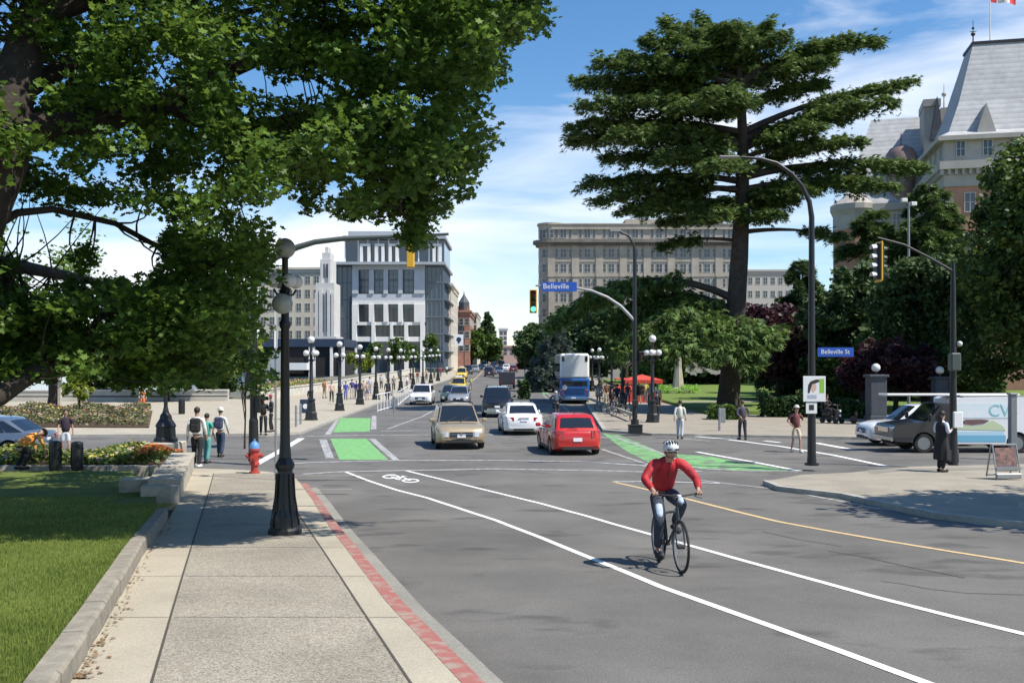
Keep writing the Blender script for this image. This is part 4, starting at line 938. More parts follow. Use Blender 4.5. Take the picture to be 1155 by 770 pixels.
def empress_wing():
    d=124.; b=Vector((P3(950,400,d).x,d,gz(d))); X=lambda px:(px-942)/F*d; Zz=lambda py:CAMZ+(410-py)/F*d-b.z
    t=thing('hotel_wing','lower grey hotel wing with a small domed turret, left of the steep-roofed tower','building',tuple(b),R(-17))
    q=MB(); q.bb(0,X(1064),3,16,0,Zz(262)); q.build('wall',M_brickp,t)
    q=MB(); q.bb(-.1,X(1064),2.8,16,Zz(262),Zz(236)); q.bb(-.6,X(1064),2.3,16.2,Zz(236),Zz(228)); q.build('granite_storey',M_estone,t); q=MB(); q.lathe([(2.6,Zz(330)),(2.6,Zz(256))],16,(1.6,4.4,0)); q.build('corner_bay',M_brickp,t); q=MB(); q.lathe([(2.65,Zz(256)),(2.65,Zz(240)),(3.0,Zz(233)),(3.0,Zz(227)),(1.2,Zz(215)),(.1,Zz(206))],16,(1.6,4.4,0)); q.build('bay_cornice',M_estone,t)
    q=MB(); q.add([(0,2.5,Zz(228)),(X(1064),2.5,Zz(228)),(X(1064),9.5,Zz(118)),(4,9.5,Zz(118)),(0,16,Zz(228)),(X(1064),16,Zz(228))],[(0,1,2,3),(3,2,5,4),(0,3,4)]); q.build('roof',M_roofs,t)
    q=MB(); q.lathe([(1.75,Zz(232)),(1.75,Zz(180)),(2.05,Zz(180)),(2.0,Zz(177)),(1.85,Zz(170)),(1.4,Zz(164)),(.6,Zz(160)),(.1,Zz(158.5)),(.05,Zz(146))],20,(X(1007),4.4,0)); q.build('domed_turret',M_copper,t,smooth=True)
    q=MB(); q.bb(X(1030),X(1046),3,8,Zz(228),Zz(118)); q.bb(X(1029),X(1047.5),2.7,8.2,Zz(121),Zz(113)); q.bb(X(1048),X(1058),3.5,8,Zz(228),Zz(122)); q.tube([(X(1053),5,Zz(122)),(X(1053),5,Zz(92))],[.10,.03],6); q.sph((X(1053),5,Zz(104)),.3); q.build('gable_chimney',M_estone,t)
    q=MB(); q.add([(X(1036),1.9,Zz(160)),(X(1050),1.9,Zz(160)),(X(1043),1.9,Zz(112)),(X(1036),6,Zz(160)),(X(1050),6,Zz(160)),(X(1043),6,Zz(112))],[(0,1,2),(5,4,3),(0,3,4,1),(1,4,5,2),(2,5,3,0)]); q.build('dark_gable',M_roofd,t)
    q=MB(); q.bb(X(1020),X(1066),-1,3,0,Zz(214)); q.build('bay_wall',M_estone,t)
    winparts(t,[(X(u),-1.03,Zz(232)) for u in (1034,1041,1048,1055)],w=.6,h=2.0,bars=0); winparts(t,[(X(u),2.76,Zz(256)) for u in (962,975,988,1001)],w=1.0,h=1.9,nrm=(0,-1))
    winparts(t,[(X(u),2.96,Zz(300)) for u in (962,975,988,1001)],w=1.1,h=2.2)
empress_wing()
# ---- pale causeway wall, harbour edge ----
def runwall(name,label,cat,pts,h,th,m,cap=True,off=SW,cm=None):
    t=thing(name,label,cat); w=MB(); c=MB()
    for i in range(len(pts)-1):
        a=Vector(pts[i]);b_=Vector(pts[i+1]);n=max(1,int((b_-a).length/4)); d_=(b_-a).normalized(); nn_=Vector((-d_.y,d_.x))*th/2
        for k in range(n):
            p=a.lerp(b_,k/n); q=a.lerp(b_,(k+1)/n); pr(w,[p-nn_,q-nn_,q+nn_,p+nn_],off-.1,off+h-.1); pr(c,[p-nn_*1.4,q-nn_*1.4,q+nn_*1.4,p+nn_*1.4],off+h-.1,off+h)
    w.build('wall_panels',m,t); c.build('coping',cm or m,t); return t
runwall('causeway_wall','long white wall running along the left side of the causeway','wall',[(-23.2,88),(-21.6,120),(-20,190),(-19.5,290)],.92,.35,mat('aged_white_wall',(.50,.48,.43),.85,var=.15,scale=.6))
runwall('promenade_wall','low pale wall behind the far flower bed with a dark band below its top','wall',[(-70,84),(-25,86)],1.0,.4,mat('aged_pale_wall',(.46,.44,.39),.85,var=.15,scale=.6),cm=mat('pale_coping',(.6,.58,.52),.8))
rl=thing('railing','thin dark railing along the top of the low pale promenade wall','railing'); q=MB(); q.tube([(-70,83.6,gz(84)+.55),(-25,85.6,gz(84)+.55)],.05,6); q.build('rail',M_dk,rl)
# monument on the garden lawn
m_=thing('monument','pale tapering stone monument standing on lime green planting in the garden','monument',tuple(at(765,101,.3)))
q=MB(); q.lathe([(.8,0),(.8,.5),(.6,.6),(.36,2.6),(.3,4.4),(.42,4.5),(.2,5.0)],8); q.build('shaft',M_stone,m_); q=MB(); q.box((0,0,.15),(2.2,2.2,.5),bev=.05); q.build('plinth',M_stone,m_)
def courses(m,sc=1.6):
    t=m.node_tree; b=t.nodes['Principled BSDF']; g=[n for n in t.nodes if n.type=='NEW_GEOMETRY'][0]; r=[n for n in t.nodes if n.type=='VALTORGB'][0]
    w=t.nodes.new('ShaderNodeTexWave'); w.bands_direction='Z'; w.wave_profile='SAW'; w.inputs['Scale'].default_value=sc; w.inputs['Distortion'].default_value=.3; t.links.new(g.outputs['Position'],w.inputs[0])
    c=t.nodes.new('ShaderNodeMapRange'); c.inputs[3].default_value=.80; c.inputs[4].default_value=1.06; t.links.new(w.outputs['Fac'],c.inputs[0])
    x=t.nodes.new('ShaderNodeMixRGB'); x.blend_type='MULTIPLY'; x.inputs[0].default_value=1; t.links.new(r.outputs[0],x.inputs[1]); t.links.new(c.outputs[0],x.inputs[2]); t.links.new(x.outputs[0],b.inputs['Base Color'])
courses(M_roofs,.5); courses(M_brickp,1.2)
# ---------------- street furniture ----------------
M_blk=mat('black_cast_iron',(.014,.015,.016),.42,spec=.5); M_globe=mat('opal_glass_globe',(.62,.62,.60),.25,var=.05,scale=6); M_globeg=mat('dusty_opal_globe',(.33,.34,.31),.35,var=.12,scale=9)
M_galv=mat('galvanised_steel',(.30,.31,.32),.45,.5,var=.1); M_yel=mat('signal_yellow',(.70,.40,.035),.5); M_sblue=mat('sign_blue',(.02,.09,.42),.45); M_swhite=mat('sign_white',(.75,.76,.77),.5)
M_plast=mat('plastic_black',(.02,.02,.02),.5)
_tx={}
def text(s,size,m,parent,name='lettering',loc=(0,0,0),rot=(R(90),0,0),ext=.004):
    cu=bpy.data.curves.new('t','FONT'); cu.body=s; cu.size=size; cu.extrude=ext; cu.align_x='CENTER'; cu.align_y='CENTER'; cu.resolution_u=3
    o=bpy.data.objects.new('t',cu); COL.objects.link(o); dg=bpy.context.evaluated_depsgraph_get(); me=bpy.data.meshes.new_from_object(o.evaluated_get(dg)); bpy.data.objects.remove(o)
    me.materials.clear(); me.materials.append(m); q=bpy.data.objects.new(name,me); COL.objects.link(q); q.parent=parent; q.location=loc; q.rotation_euler=rot; return q
def lamp(label,loc,rz=0,s=1.0,detail=True,group='cluster globe lamps',gm=None,wide=False):
    t=thing('cluster_lamp',label,'street lamp',tuple(loc),rz,group)
    k=s; q=MB(); n=12 if detail else 8
    q.lathe([(.31*k,0),(.31*k,.10),(.27*k,.13),(.26*k,.42),(.215*k,.50),(.185*k,.95),(.16*k,1.08),(.20*k,1.12),(.20*k,1.19),(.12*k,1.25)],8,M=Matrix.Rotation(R(22.5),4,'Z')); q.build('base',M_blk,t)
    q=MB(); q.lathe([(.10*k,1.24),(.095*k,1.6),(.115*k,1.62),(.115*k,1.68),(.09*k,1.72),(.075*k,3.35),(.11*k,3.38),(.11*k,3.45),(.07*k,3.52),(.06*k,4.35),(.09*k,4.38),(.09*k,4.42)],n); q.build('post',M_blk,t,smooth=True)
    q=MB()
    for i in range(4):
        a=i*PI/2+PI/4; c,s_=cos(a),sin(a)
        q.tube([(c*.05,s_*.05,3.42),(c*.2,s_*.2,3.40),(c*.32,s_*.32,3.50),(c*.34,s_*.34,3.62)],[.03,.025,.025,.03],6); q.lathe([(.06,3.62),(.09,3.66),(.09,3.69)],8,(c*.34,s_*.34,0))
    q.build('bracket',M_blk,t,smooth=True)
    for i in range(4):
        a=i*PI/2+PI/4; g=MB(); g.sph((cos(a)*.34,sin(a)*.34,3.84),.175,14 if detail else 8,10 if detail else 6); g.build('globe',gm or M_globe,t,smooth=True)
    g=MB(); g.sph((0,0,4.61),.21,14 if detail else 8,10 if detail else 6); g.build('globe',gm or M_globe,t,smooth=True)
    return t
NL=G(321.5,602,SW)
# the big near lamp: top globe, a ring of four, and a dusty grey globe lower on the post
t=thing('cluster_lamp','large black lamp post nearest us on the sidewalk, its pale globes among the leaves','street lamp',tuple(NL)); k=1.0
q=MB(); q.lathe([(.27,0),(.27,.08),(.235,.12),(.225,.28),(.18,.40),(.15,.62),(.135,.88),(.12,1.02),(.15,1.07),(.155,1.12),(.13,1.17),(.09,1.24)],8,M=Matrix.Rotation(R(22.5),4,'Z')); q.build('base',M_blk,t)
q=MB()
for i in range(8): a=i*PI/4; q.bb(-.02,.02,-.02,.02,0,0)if 0 else q.tube([(cos(a)*.235,sin(a)*.235,.14),(cos(a)*.158,sin(a)*.158,.60),(cos(a)*.135,sin(a)*.135,.98)],.016,5)
q.build('base_ribs',M_blk,t)
q=MB(); q.lathe([(.10,1.23),(.085,1.45),(.08,1.5),(.066,3.3),(.09,3.34),(.09,3.40),(.065,3.45),(.06,3.9),(.08,3.93),(.05,4.0),(.05,4.42),(.07,4.45),(.09,4.48)],16); q.build('post',M_blk,t,smooth=True)
q=MB(); H2=4.02
for i in range(4):
    a=i*PI/2+PI/5; c,s_=cos(a),sin(a); q.tube([(c*.06,s_*.06,3.85),(c*.14,s_*.14,3.86),(c*.19,s_*.19,3.94)],.02,6); 
q.build('bracket',M_blk,t,smooth=True)
for i in range(4):
    a=i*PI/2+PI/5; g=MB(); g.sph((cos(a)*.185,sin(a)*.185,4.07),.115,18,12); g.build('globe',M_globe,t,smooth=True)
g=MB(); g.sph((0,0,4.60),.165,20,14); g.build('globe',M_globeg,t,smooth=True)
g=MB(); g.sph((-.01,-.14,3.70),.165,20,14); g.build('globe',M_globeg,t,smooth=True)
# lamps along the streets
proto=lamp('black globe lamp on the left pavement next to the dark sign box',G(351,473.6,SW),s=1.25)
Ls=[(383,463,'thick black globe lamp at the kerb just left of the far green lane'),(406,456,'black globe lamp behind the blue-shirted walkers'),(424,450.5,'thick black globe lamp left of the white barrier by the bike lane'),(438,446,'black globe lamp behind the white barrier by the bike lane'),(452,442.5,'black globe lamp behind the left end of the far white barrier'),(466,438.5,'black globe lamp just above the white SUV coming this way'),(477,435,'small black globe lamp just right of the white SUV roof'),(486,432,'small distant globe lamp left of the taxi'),(494,429.5,'small distant globe lamp above the taxi'),
 (676,447,'globe lamp just right of the double-decker bus, nearest the bus'),(690,450,'globe lamp second to the right of the bus'),(668,441,'globe lamp half hidden by the bus corner'),(702,462,'globe lamp left of the dark signal mast on the garden side'),(736,476,'tall dark globe lamp on the garden pavement with a person at its foot'),(655,434,'small globe lamp far behind the bus on the garden side'),(645,431,'smallest globe lamp on the garden side, over the bus roof')]
for px,py,l in Ls: dup(proto,tuple(G(px,py,SW)),rnd.uniform(0,.6),l)
# lamp with a wide stepped base on a plinth behind the flower bed
t=thing('plinth_lamp','black lamp post on a wide stepped base at the corner of the flower bed','street lamp',tuple(at(187,33.5,.62)))
q=MB(); q.lathe([(.42,0),(.42,.10),(.35,.16),(.33,.5),(.37,.54),(.33,.62),(.22,.78),(.20,.9),(.12,1.0),(.07,1.2)],8)
q.build('base',M_blk,t); q=MB(); q.lathe([(.07,1.1),(.055,3.6)],10); q.build('post',M_blk,t)
for i in range(4):
    a=i*PI/2; g=MB(); g.sph((cos(a)*.3,sin(a)*.3,3.7),.17,10,8); g.build('globe',M_globe,t,smooth=True)
g=MB(); g.sph((0,0,4.1),.2,10,8); g.build('globe',M_globe,t,smooth=True)
q=MB(); q.tube([(-.3,0,3.5),(.3,0,3.5)],.03); q.tube([(0,-.3,3.5),(0,.3,3.5)],.03); q.tube([(0,0,3.5),(0,0,3.95)],.05); q.build('bracket',M_blk,t)
q=MB(); q.box((0,0,.3),(1.1,1.1,.6),bev=.04); o=q.build('plinth',M_stone,None); o.location=at(187,33.5,.02); tag(o,'square pale stone plinth under the wide-based lamp','plinth')
# hydrant
t=thing('fire_hydrant','red fire hydrant with a blue cap at the sidewalk corner','fire hydrant',tuple(G(287,533.5,SW)),R(10)); Mhr=mat('hydrant_red',(.40,.05,.04),.5,var=.15,scale=8); Mhb=mat('hydrant_blue',(.10,.24,.50),.5)
q=MB(); q.lathe([(.15,0),(.15,.05),(.10,.06),(.10,.22),(.145,.24),(.145,.30),(.12,.32),(.12,.62),(.155,.64),(.155,.70)],16); q.build('barrel',Mhr,t,smooth=True)
q=MB(); q.lathe([(.155,.70),(.15,.76),(.12,.84),(.06,.90),(.03,.91),(.03,.97)],16); q.build('bonnet',Mhb,t,smooth=True)
for s in (-1,1): q=MB(); q.lathe([(.06,.10),(.06,.17),(.075,.18),(.075,.22),(.03,.22),(.03,.25)],10,(0,0,.50),Matrix.Rotation(R(90*s),4,'Y')); q.build('side_outlet',Mhr,t)
q=MB(); q.lathe([(.08,.10),(.08,.18),(.10,.19),(.10,.23),(.03,.23),(.03,.27)],12,(0,0,.45),Matrix.Rotation(R(90),4,'X')); q.build('pumper_outlet',Mhr,t)
# thin sign pole by the hydrant
t=thing('sign_pole','thin grey pole carrying a small sign turned edge-on, beside the near lamp','sign',tuple(G(311,541,SW)))
q=MB(); q.tube([(0,0,0),(0,0,4.6)],.03,8); q.build('pole',M_galv,t); q=MB(); q.box((0,-.04,4.3),(.05,.012,.45)); q.box((0,0,3.7),(.012,.3,.45)); q.build('sign_plate',M_swhite,t)
def head(parent,loc,rz,n=3,lit=2,edge=False,body=None,s=1.0,plate=False):
    h=MB(); w=.34*s; H=.36*n*s
    h.box((0,.03,0),(w,.20,H),bev=.02); o=h.build('signal_head',body or M_yel,parent); o.location=loc; o.rotation_euler=(0,0,rz)
    if plate: b=MB(); b.box((0,.03,0),(w*1.45,.045,H*1.08),bev=.01); b.build('yellow_backing',M_yel,o)
    b=MB(); b.box((0,-.075,0),(w*.70,.02,H*.94)); b.build('backplate',M_plast,o)
    for i in range(n):
        z=(n/2-.5-i)*.36*s; v=MB(); m=8; vs=[];fs=[]
        for j in range(m+1):
            a=PI*(-.05+1.1*j/m); vs+=[(cos(a)*.145*s,-.085,z+sin(a)*.145*s),(cos(a)*.14*s,-.30*s,z+sin(a)*.14*s-.02)]
        for j in range(m): fs.append((2*j,2*j+1,2*j+3,2*j+2))
        v.add(vs,fs); v.build('visor',M_plast if not edge else M_swhite,o)
        l=MB(); l.lathe([(.12*s,0),(.12*s,.01),(.0,.03)],14,(0,-.086,z),Matrix.Rotation(R(90),4,'X'))
        if i==lit: mm=mat('green_light',(.05,.5,.2),.3,emit=(.1,1,.45,1.8))
        else: mm=(mat('red_lens',(.16,.01,.01),.3),mat('amber_lens',(.12,.06,.01),.3),mat('green_lens',(.01,.06,.04),.3))[min(i,2)]
        l.build('lens',mm,o)
    return o
# far-right signal mast with luminaire
b=at(716,47.5,SW); t=thing('signal_mast','tall dark signal mast on the garden corner with a pale curved arm','traffic signal',tuple(b)); d=47.5; Z=lambda py:CAMZ+(410-py)/F*d-b.z; X=lambda px:(px-716)/F*d
q=MB(); q.tube([(0,0,0),(0,0,Z(285)),(-.05,0,Z(276)),(-.3,0,Z(266)),(-.75,0,Z(261))],[.13,.09,.07,.06,.05],10); q.tube([(0,0,0),(0,0,.5)],.2,10); q.build('mast',M_blk,t,smooth=True)
q=MB(); q.box((-.95,0,Z(260)-.02),(.55,.22,.09),bev=.03); q.build('luminaire',M_galv,t)
q=MB(); q.tube([(0,0,Z(362)),(X(700),0,Z(345)),(X(685),0,Z(335)),(X(668),0,Z(328)),(X(650),0,Z(324.5)),(X(604),0,Z(322))],[.09,.08,.07,.065,.06,.045],8); q.build('mast_arm',M_galv,t,smooth=True)
head(t,(X(601.5),-.12,Z(340)),0,3,2,s=1.05)
q=MB(); q.box((X(631),-.09,Z(323.5)),(1.68,.03,.46)); o=q.build('street_name_sign',M_sblue,t); text('Belleville',.36,M_swhite,o,loc=(X(627),-.108,Z(323.2)))
for z,s_ in ((Z(440),1),(Z(402),1)): head(t,(.28,0,z),R(25),2,9,body=M_plast,s=.7)
q=MB(); q.box((0,-.15,1.3),(.3,.14,.34),bev=.03); q.build('push_button_box',M_blk,t)
# near-left mast, its arm reaching right behind the leaves
b=at(286,31.5,SW); d=31.5; t=thing('signal_mast','thick black signal mast behind the hydrant, its long arm reaching right','traffic signal',tuple(b)); Z=lambda py:CAMZ+(410-py)/F*d-b.z; X=lambda px:(px-286)/F*d
q=MB(); q.tube([(0,0,0),(0,0,1.3),(0,0,1.4),(0,0,Z(262))],[.17,.15,.12,.10],12); q.build('mast',M_blk,t)
q=MB(); q.tube([(0,0,Z(310)),(X(312),0,Z(290)),(X(335),0,Z(279)),(X(355),0,Z(273)),(X(384),0,Z(269.5)),(X(440),0,Z(267)),(X(506),0,Z(264))],[.10,.10,.10,.09,.085,.06,.045],10); q.build('mast_arm',mat('dull_green_grey_steel',(.10,.12,.11),.5,.3),t,smooth=True)
head(t,(X(463),.05,Z(288)),R(180),3,9,s=.72)
q=MB(); q.box((0,0,Z(425)),(.45,.3,.5),bev=.03); q.build('control_box',M_blk,t)
head(t,(X(294),-.05,Z(455)),R(80),2,9,body=M_plast,s=.8)
# right tall street light with signs
b=at(915.5,29.6,SW); b.z=G(915,538,SW).z; d=b.y; t=thing('tall_street_light','tall black street light with an arm curving left and a picture sign','street lamp',tuple(b)); Z=lambda py:CAMZ+(410-py)/F*d-b.z; X=lambda px:(px-915.5)/F*d
q=MB(); q.tube([(0,0,0),(0,0,.3),(0,0,Z(400)),(0,0,Z(245)),(X(913),0,Z(228)),(X(905),0,Z(210)),(X(893),0,Z(196)),(X(876),0,Z(184)),(X(858),0,Z(179)),(X(836),0,Z(177.5))],[.15,.13,.105,.085,.075,.065,.06,.055,.05,.045],12); q.tube([(0,0,0),(0,0,.06)],.22,12); q.build('pole',M_blk,t,smooth=True)
q=MB(); q.box((X(822),0,Z(177.3)),(.62,.22,.07),bev=.035); q.build('luminaire',mat('pale_lamp_head',(.22,.22,.21),.5),t)
q=MB(); q.box((X(916.5),-.17,Z(438.3)),(X(930)-X(904.8),.02,Z(424)-Z(452.5)),bev=.008); o=q.build('picture_sign',M_swhite,t)
# drawn on the sign: a dark-haired head in profile, an arrow-like tip, a green strip and lines of small print
Mg=mat('print_green',(.25,.50,.06),.5);Mk=mat('print_black',(.03,.03,.03),.5);Mf=mat('print_skin',(.60,.42,.34),.5);Mgy=mat('print_grey',(.40,.45,.52),.5)
def flatp(poly,m,z,name): 
    q=MB(); n=len(poly); q.add([(X(x),-.181-z,Z(y)) for x,y in poly],[tuple(range(n))]); q.build(name,m,o)
flatp([(922,427),(927.5,427),(927.5,443),(922,443)],Mg,0,'green_strip'); flatp([(909,443),(909.5,434),(912,430),(917,428),(921,427.5),(922.5,430),(918,432),(914,433),(912.5,438),(911,443)],Mk,.002,'dark_shape'); flatp([(913,434),(917,432),(919,434.5),(918.5,439),(915,442.5),(912.5,440)],Mf,.001,'pale_face')
flatp([(908.5,445),(919,445),(919,449.5),(908.5,449.5)],Mgy,0,'small_print')
q=MB(); q.box((X(913.5),-.15,Z(459.5)),(.33,.02,.34)); o=q.build('small_sign',M_swhite,t); q=MB(); q.box((X(913.5),-.163,Z(459)),(.15,.004,.16)); q.build('dark_square',Mk,o)
q=MB(); q.box((X(941.5),-.08,Z(397)),(X(962)-X(921.5),.025,.28)); o=q.build('street_name_sign',M_sblue,t); text('Belleville St',.19,M_swhite,o,loc=(X(941),-.095,Z(396.8)))
# right signal mast by the woman in the long coat
b=at(1075,30.2,SW); d=b.y; t=thing('signal_mast','dark signal mast with side-on signals, beside the person in the long coat','traffic signal',tuple(b)); Z=lambda py:CAMZ+(410-py)/F*d-b.z; X=lambda px:(px-1075)/F*d
q=MB(); q.tube([(0,0,0),(0,0,1.5),(0,0,Z(320)),(0,0,Z(296))],[.15,.11,.075,.05],12); q.build('mast',M_blk,t)
q=MB(); q.tube([(0,0,Z(306)),(X(1047),0,Z(290)),(X(1020),0,Z(276)),(X(990),0,Z(268))],[.05,.042,.036,.03],8); q.build('mast_arm',M_blk,t,smooth=True)
head(t,(X(990),-.05,Z(295)),R(-82),4,9,edge=True,s=.78,body=M_plast,plate=True)
head(t,(X(996),.35,Z(295)),R(98),4,9,edge=False,s=.78,body=M_plast,plate=True)
q=MB(); q.box((X(1078),-.14,Z(473)),(.28,.10,.5),bev=.02); q.build('notice_box',M_swhite,t)
q=MB(); q.box((.02,-.05,Z(408)),(.3,.3,.55),bev=.03); q.build('signal_cabinet',mat('dull_green_box',(.06,.08,.07),.5),t)
g=MB(); g.sph((X(1082.5),0,Z(387.5)),.085); g.build('round_lamp',M_globe,t,smooth=True)
q=MB(); q.tube([(0,0,Z(392)),(X(1082.5),0,Z(391))],.02); q.build('lamp_bracket',M_blk,t)
# tall thin floodlight pole in the gardens
b=at(1025,72,.3); Z=lambda py:CAMZ+(410-py)/F*72-b.z; t=thing('floodlight_pole','thin pale floodlight pole rising above the conifers right of the cedar','street lamp',tuple(b))
q=MB(); q.tube([(0,0,0),(0,0,Z(228))],[.12,.08],8); q.tube([(-.35,0,Z(228)),(.4,0,Z(230))],.05,6); q.build('pole',M_galv,t); 
for x,z in ((-.35,226),(.35,230)): q=MB(); q.box((x,0,Z(z)),(.42,.3,.28),bev=.03); q.build('floodlight',M_swhite,t)
# stone pillars with globe lamps
def pillar(label,px,d,py0,w,off=.3,gr='stone pillars with globe lamps'):
    b=at(px,d,off-.1); t=thing('stone_pillar',label,'pillar',tuple(b),0,gr); H=CAMZ+(410-py0)/F*d-b.z
    q=MB(); q.box((0,0,H/2),(w*.9,w*.9,H),bev=.03); q.box((0,0,.2),(w,w,.4),bev=.03); q.build('shaft',M_dkst,t)
    q=MB(); q.box((0,0,H+.06),(w*1.1,w*1.1,.14),bev=.03); q.build('cap',M_dkst,t)
    q=MB(); q.lathe([(.08,H+.13),(.06,H+.25),(.12,H+.3)],10); q.build('lamp_stem',M_blk,t); g=MB(); g.sph((0,0,H+.49),.23,14,10); g.build('globe',M_globe,t,smooth=True)
M_dkst=mat('dark_granite_pillar',(.055,.062,.075),.8,var=.2,scale=4,bump=.4)
pillar('broad dark stone pillar with a round white lamp, left of the white SUV',988,52,425,.95); pillar('smaller dark stone pillar with a white globe behind the van',1060,56,427,.8)
# bins / bollards
def binn(label,loc,s=1,cat='litter bin'):
    t=thing('litter_bin',label,cat,tuple(loc),0,'black litter bins'); q=MB(); q.lathe([(.145*s,0),(.155*s,.05),(.155*s,.66*s),(.14*s,.70*s)],20); 
    for i in range(20): a=i*PI/10; q.tube([(cos(a)*.157*s,sin(a)*.157*s,.06),(cos(a)*.157*s,sin(a)*.157*s,.64*s)],.006,4)
    q.build('drum',M_blk,t,smooth=True); q=MB(); q.lathe([(.162*s,.68*s),(.162*s,.71*s),(.14*s,.77*s),(.08*s,.79*s),(.08*s,.74*s)],20); q.build('lid',M_blk,t,smooth=True); return t
dk=.32
binn('black litter bin beyond the lawn, left of the pair',at(62.5,Y0-.35,LO),1.02); binn('black litter bin beyond the lawn, right of the pair',at(87,Y0-.35,LO),1.0); binn('black litter bin by itself on the pale corner paving across the side street',at(205,63,SW),1.25)
# A-frame board
b=G(1138,541,SW); t=thing('sandwich_board','grey A-frame board with a dark picture, standing on the right corner pavement','sign',tuple(b),R(4)); u=b.y/F
q=MB(); w=28*u; h=39*u
for y,s in ((0,1),(.5,-1)):
    for x in (-w/2,w/2): q.tube([(x,y,.05),(x,.25-.03*s,h)],.022,6)
    q.tube([(-w/2,y+.02*s,.09),(w/2,y+.02*s,.09)],.02,6)
q.tube([(-w/2,.24,h),(w/2,.24,h)],.025,6); q.box((0,.02,.10),(w*1.05,.1,.14),bev=.02); q.box((0,.02,.30),(w,.02,.10)); q.build('frame',M_galv,t)
q=MB(); th=math.atan2(.22,h); q.box((0,.13,h*.58),(w*.86,.015,h*.68),rot=Matrix.Rotation(-th,3,'X')); o=q.build('poster',mat('poster_print',(.03,.03,.035),.5,col2=(.32,.17,.14),scale=7),t)
q=MB(); q.box((0,.045,h*.36),(w*.5,.01,.05),rot=Matrix.Rotation(-th,3,'X')); q.build('poster_caption',M_sblue,o)
# sign box on the left pavement, banner signs down the street
t=thing('sign_box','small dark blue sign box on the pavement at the foot of a globe lamp','sign',tuple(at(345,64.5,SW))); q=MB(); q.box((0,0,.45),(.75,.3,.9),bev=.03); q.build('case',M_navy,t); q=MB(); q.lathe([(.17,0),(.17,.01)],14,(0,-.152,.45),Matrix.Rotation(R(90),4,'X')); q.build('emblem',M_swhite,t)
def hang(label,px,py,d):
    b=at(px,d,.1); t=thing('banner_sign',label,'sign',tuple(b)); z=CAMZ+(410-py)/F*d-b.z; q=MB(); q.tube([(.9,0,0),(.9,0,z+1.2),(0,0,z+1.25)],.07,6); q.build('post',M_blk,t); q=MB(); q.box((0,0,z),(1.5,.06,1.9),bev=.02); q.build('plate',M_swhite,t); q=MB(); q.lathe([(.42,0),(.42,.01)],12,(0,-.035,z+.1),Matrix.Rotation(R(90),4,'X')); q.bb(-.15,.15,-.045,-.031,z-.55,z-.2); q.build('dark_symbol',M_navy,t)
hang('small white sign with a dark symbol over the left kerb far down the street',517.5,383.5,165); hang('small white sign with a dark symbol over the middle of the far street',586,382.5,165)
# white barrier and posts by the bike lane
def barrier(name,label,a,b_,d0,d1,h,m,n,group=None):
    A=at(a,d0,.0);B=at(b_,d1,.0); t=thing(name,label,'barrier',tuple(A),0,group); v=B-A; q=MB(); 
    for z in (.12,h): q.tube([(0,0,z),(v.x,v.y,v.z+z)],.035,6)
    q.build('rails',m,t)
    for i in range(n+1): f=i/n; q=MB(); q.tube([(v.x*f,v.y*f,v.z*f),(v.x*f,v.y*f,v.z*f+h)],.03,6); q.build('post',m,t)
barrier('bike_barrier','white rail barrier beside the far green bike lane',426,443,68,75,1.25,M_swhite,5); barrier('bike_barrier','second white rail barrier farther along the bike lane',449,462,78,100,1.15,M_swhite,7)
pl=[(444.5,64,'grey post at the near end of the white bike lane barrier'),(334,50,'slim grey post on the far left corner, left one of two'),(339,52,'slim grey post on the far left corner, right one of two'),(811.5,47,'grey post standing in the crossing between the walkers')]
for px,d,l in pl:
    t=thing('bollard',l,'post',tuple(at(px,d,.1))); q=MB(); q.lathe([(.06,0),(.06,1.05),(.05,1.12),(.0,1.14)],10); q.build('shaft',M_galv,t)
    if px>800: q=MB(); q.box((.14,0,.75),(.3,.03,.7),bev=.01); q.build('plate',M_galv,t)
t=thing('kerb_bar','long low concrete barrier beside the bike lane right of the bus','barrier',(0,0,0)); q=MB(); A=G(662,456)[:2];B=G(712,478)[:2]; A=Vector(A);B=Vector(B); n=Vector((.12,.05)); pr(q,[A,B,B+n,A+n],.45,.62); q.build('beam',M_stone,t)
for f in (.02,.35,.68,.97): q=MB(); p=A.lerp(B,f); pr(q,[p,p+Vector((.12,-.02)),p+n,p+n-Vector((.12,-.02))],0,.45); q.build('foot',M_stone,t)
t=thing('planter_box','square black planter at the foot of the dark signal mast','planter',tuple(at(716.5,45.3,SW))); q=MB(); q.box((0,0,.18),(.62,.5,.36),bev=.02); q.build('box',M_blk,t); q=MB(); q.box((0,0,.37),(.66,.54,.05),bev=.01); q.build('rim',M_blk,t)
# kiosks and umbrellas in the garden-side crowd
M_redc=mat('red_canvas',(.55,.06,.04),.8,var=.15,scale=2); M_lime=mat('lime_fabric',(.30,.62,.08),.8)
t=thing('market_tent','red-orange canopy over a stand on the garden pavement beyond the lamps','tent',tuple(at(724,84,SW))); q=MB(); q.add([(-1.6,-1.4,1.9),(1.6,-1.4,1.9),(1.6,1.4,1.9),(-1.6,1.4,1.9),(0,0,2.35)],[(0,1,4),(1,2,4),(2,3,4),(3,0,4)]); q.bb(-1.6,1.6,-1.42,-1.39,1.6,1.9); q.build('canopy',M_redc,t)
for x in (-1.5,1.5):
    for y in (-1.3,1.3): q=MB(); q.tube([(x,y,0),(x,y,1.9)],.03,6); q.build('leg',M_galv,t)
q=MB(); q.bb(-1.4,1.4,-1.2,.2,0,1.0); q.build('counter',M_redc,t)
t=thing('pedicab','red cart with an orange cover standing beside the red-orange canopy','cart',tuple(at(703,88,SW))); q=MB(); q.box((0,0,.9),(1.5,1.0,.7),bev=.1); q.box((0,0,1.9),(1.6,1.2,.12),bev=.05); 
for x in (-.7,.7): q.tube([(x,.4,1.2),(x,.4,1.9)],.03)
q.build('body',M_redc,t)
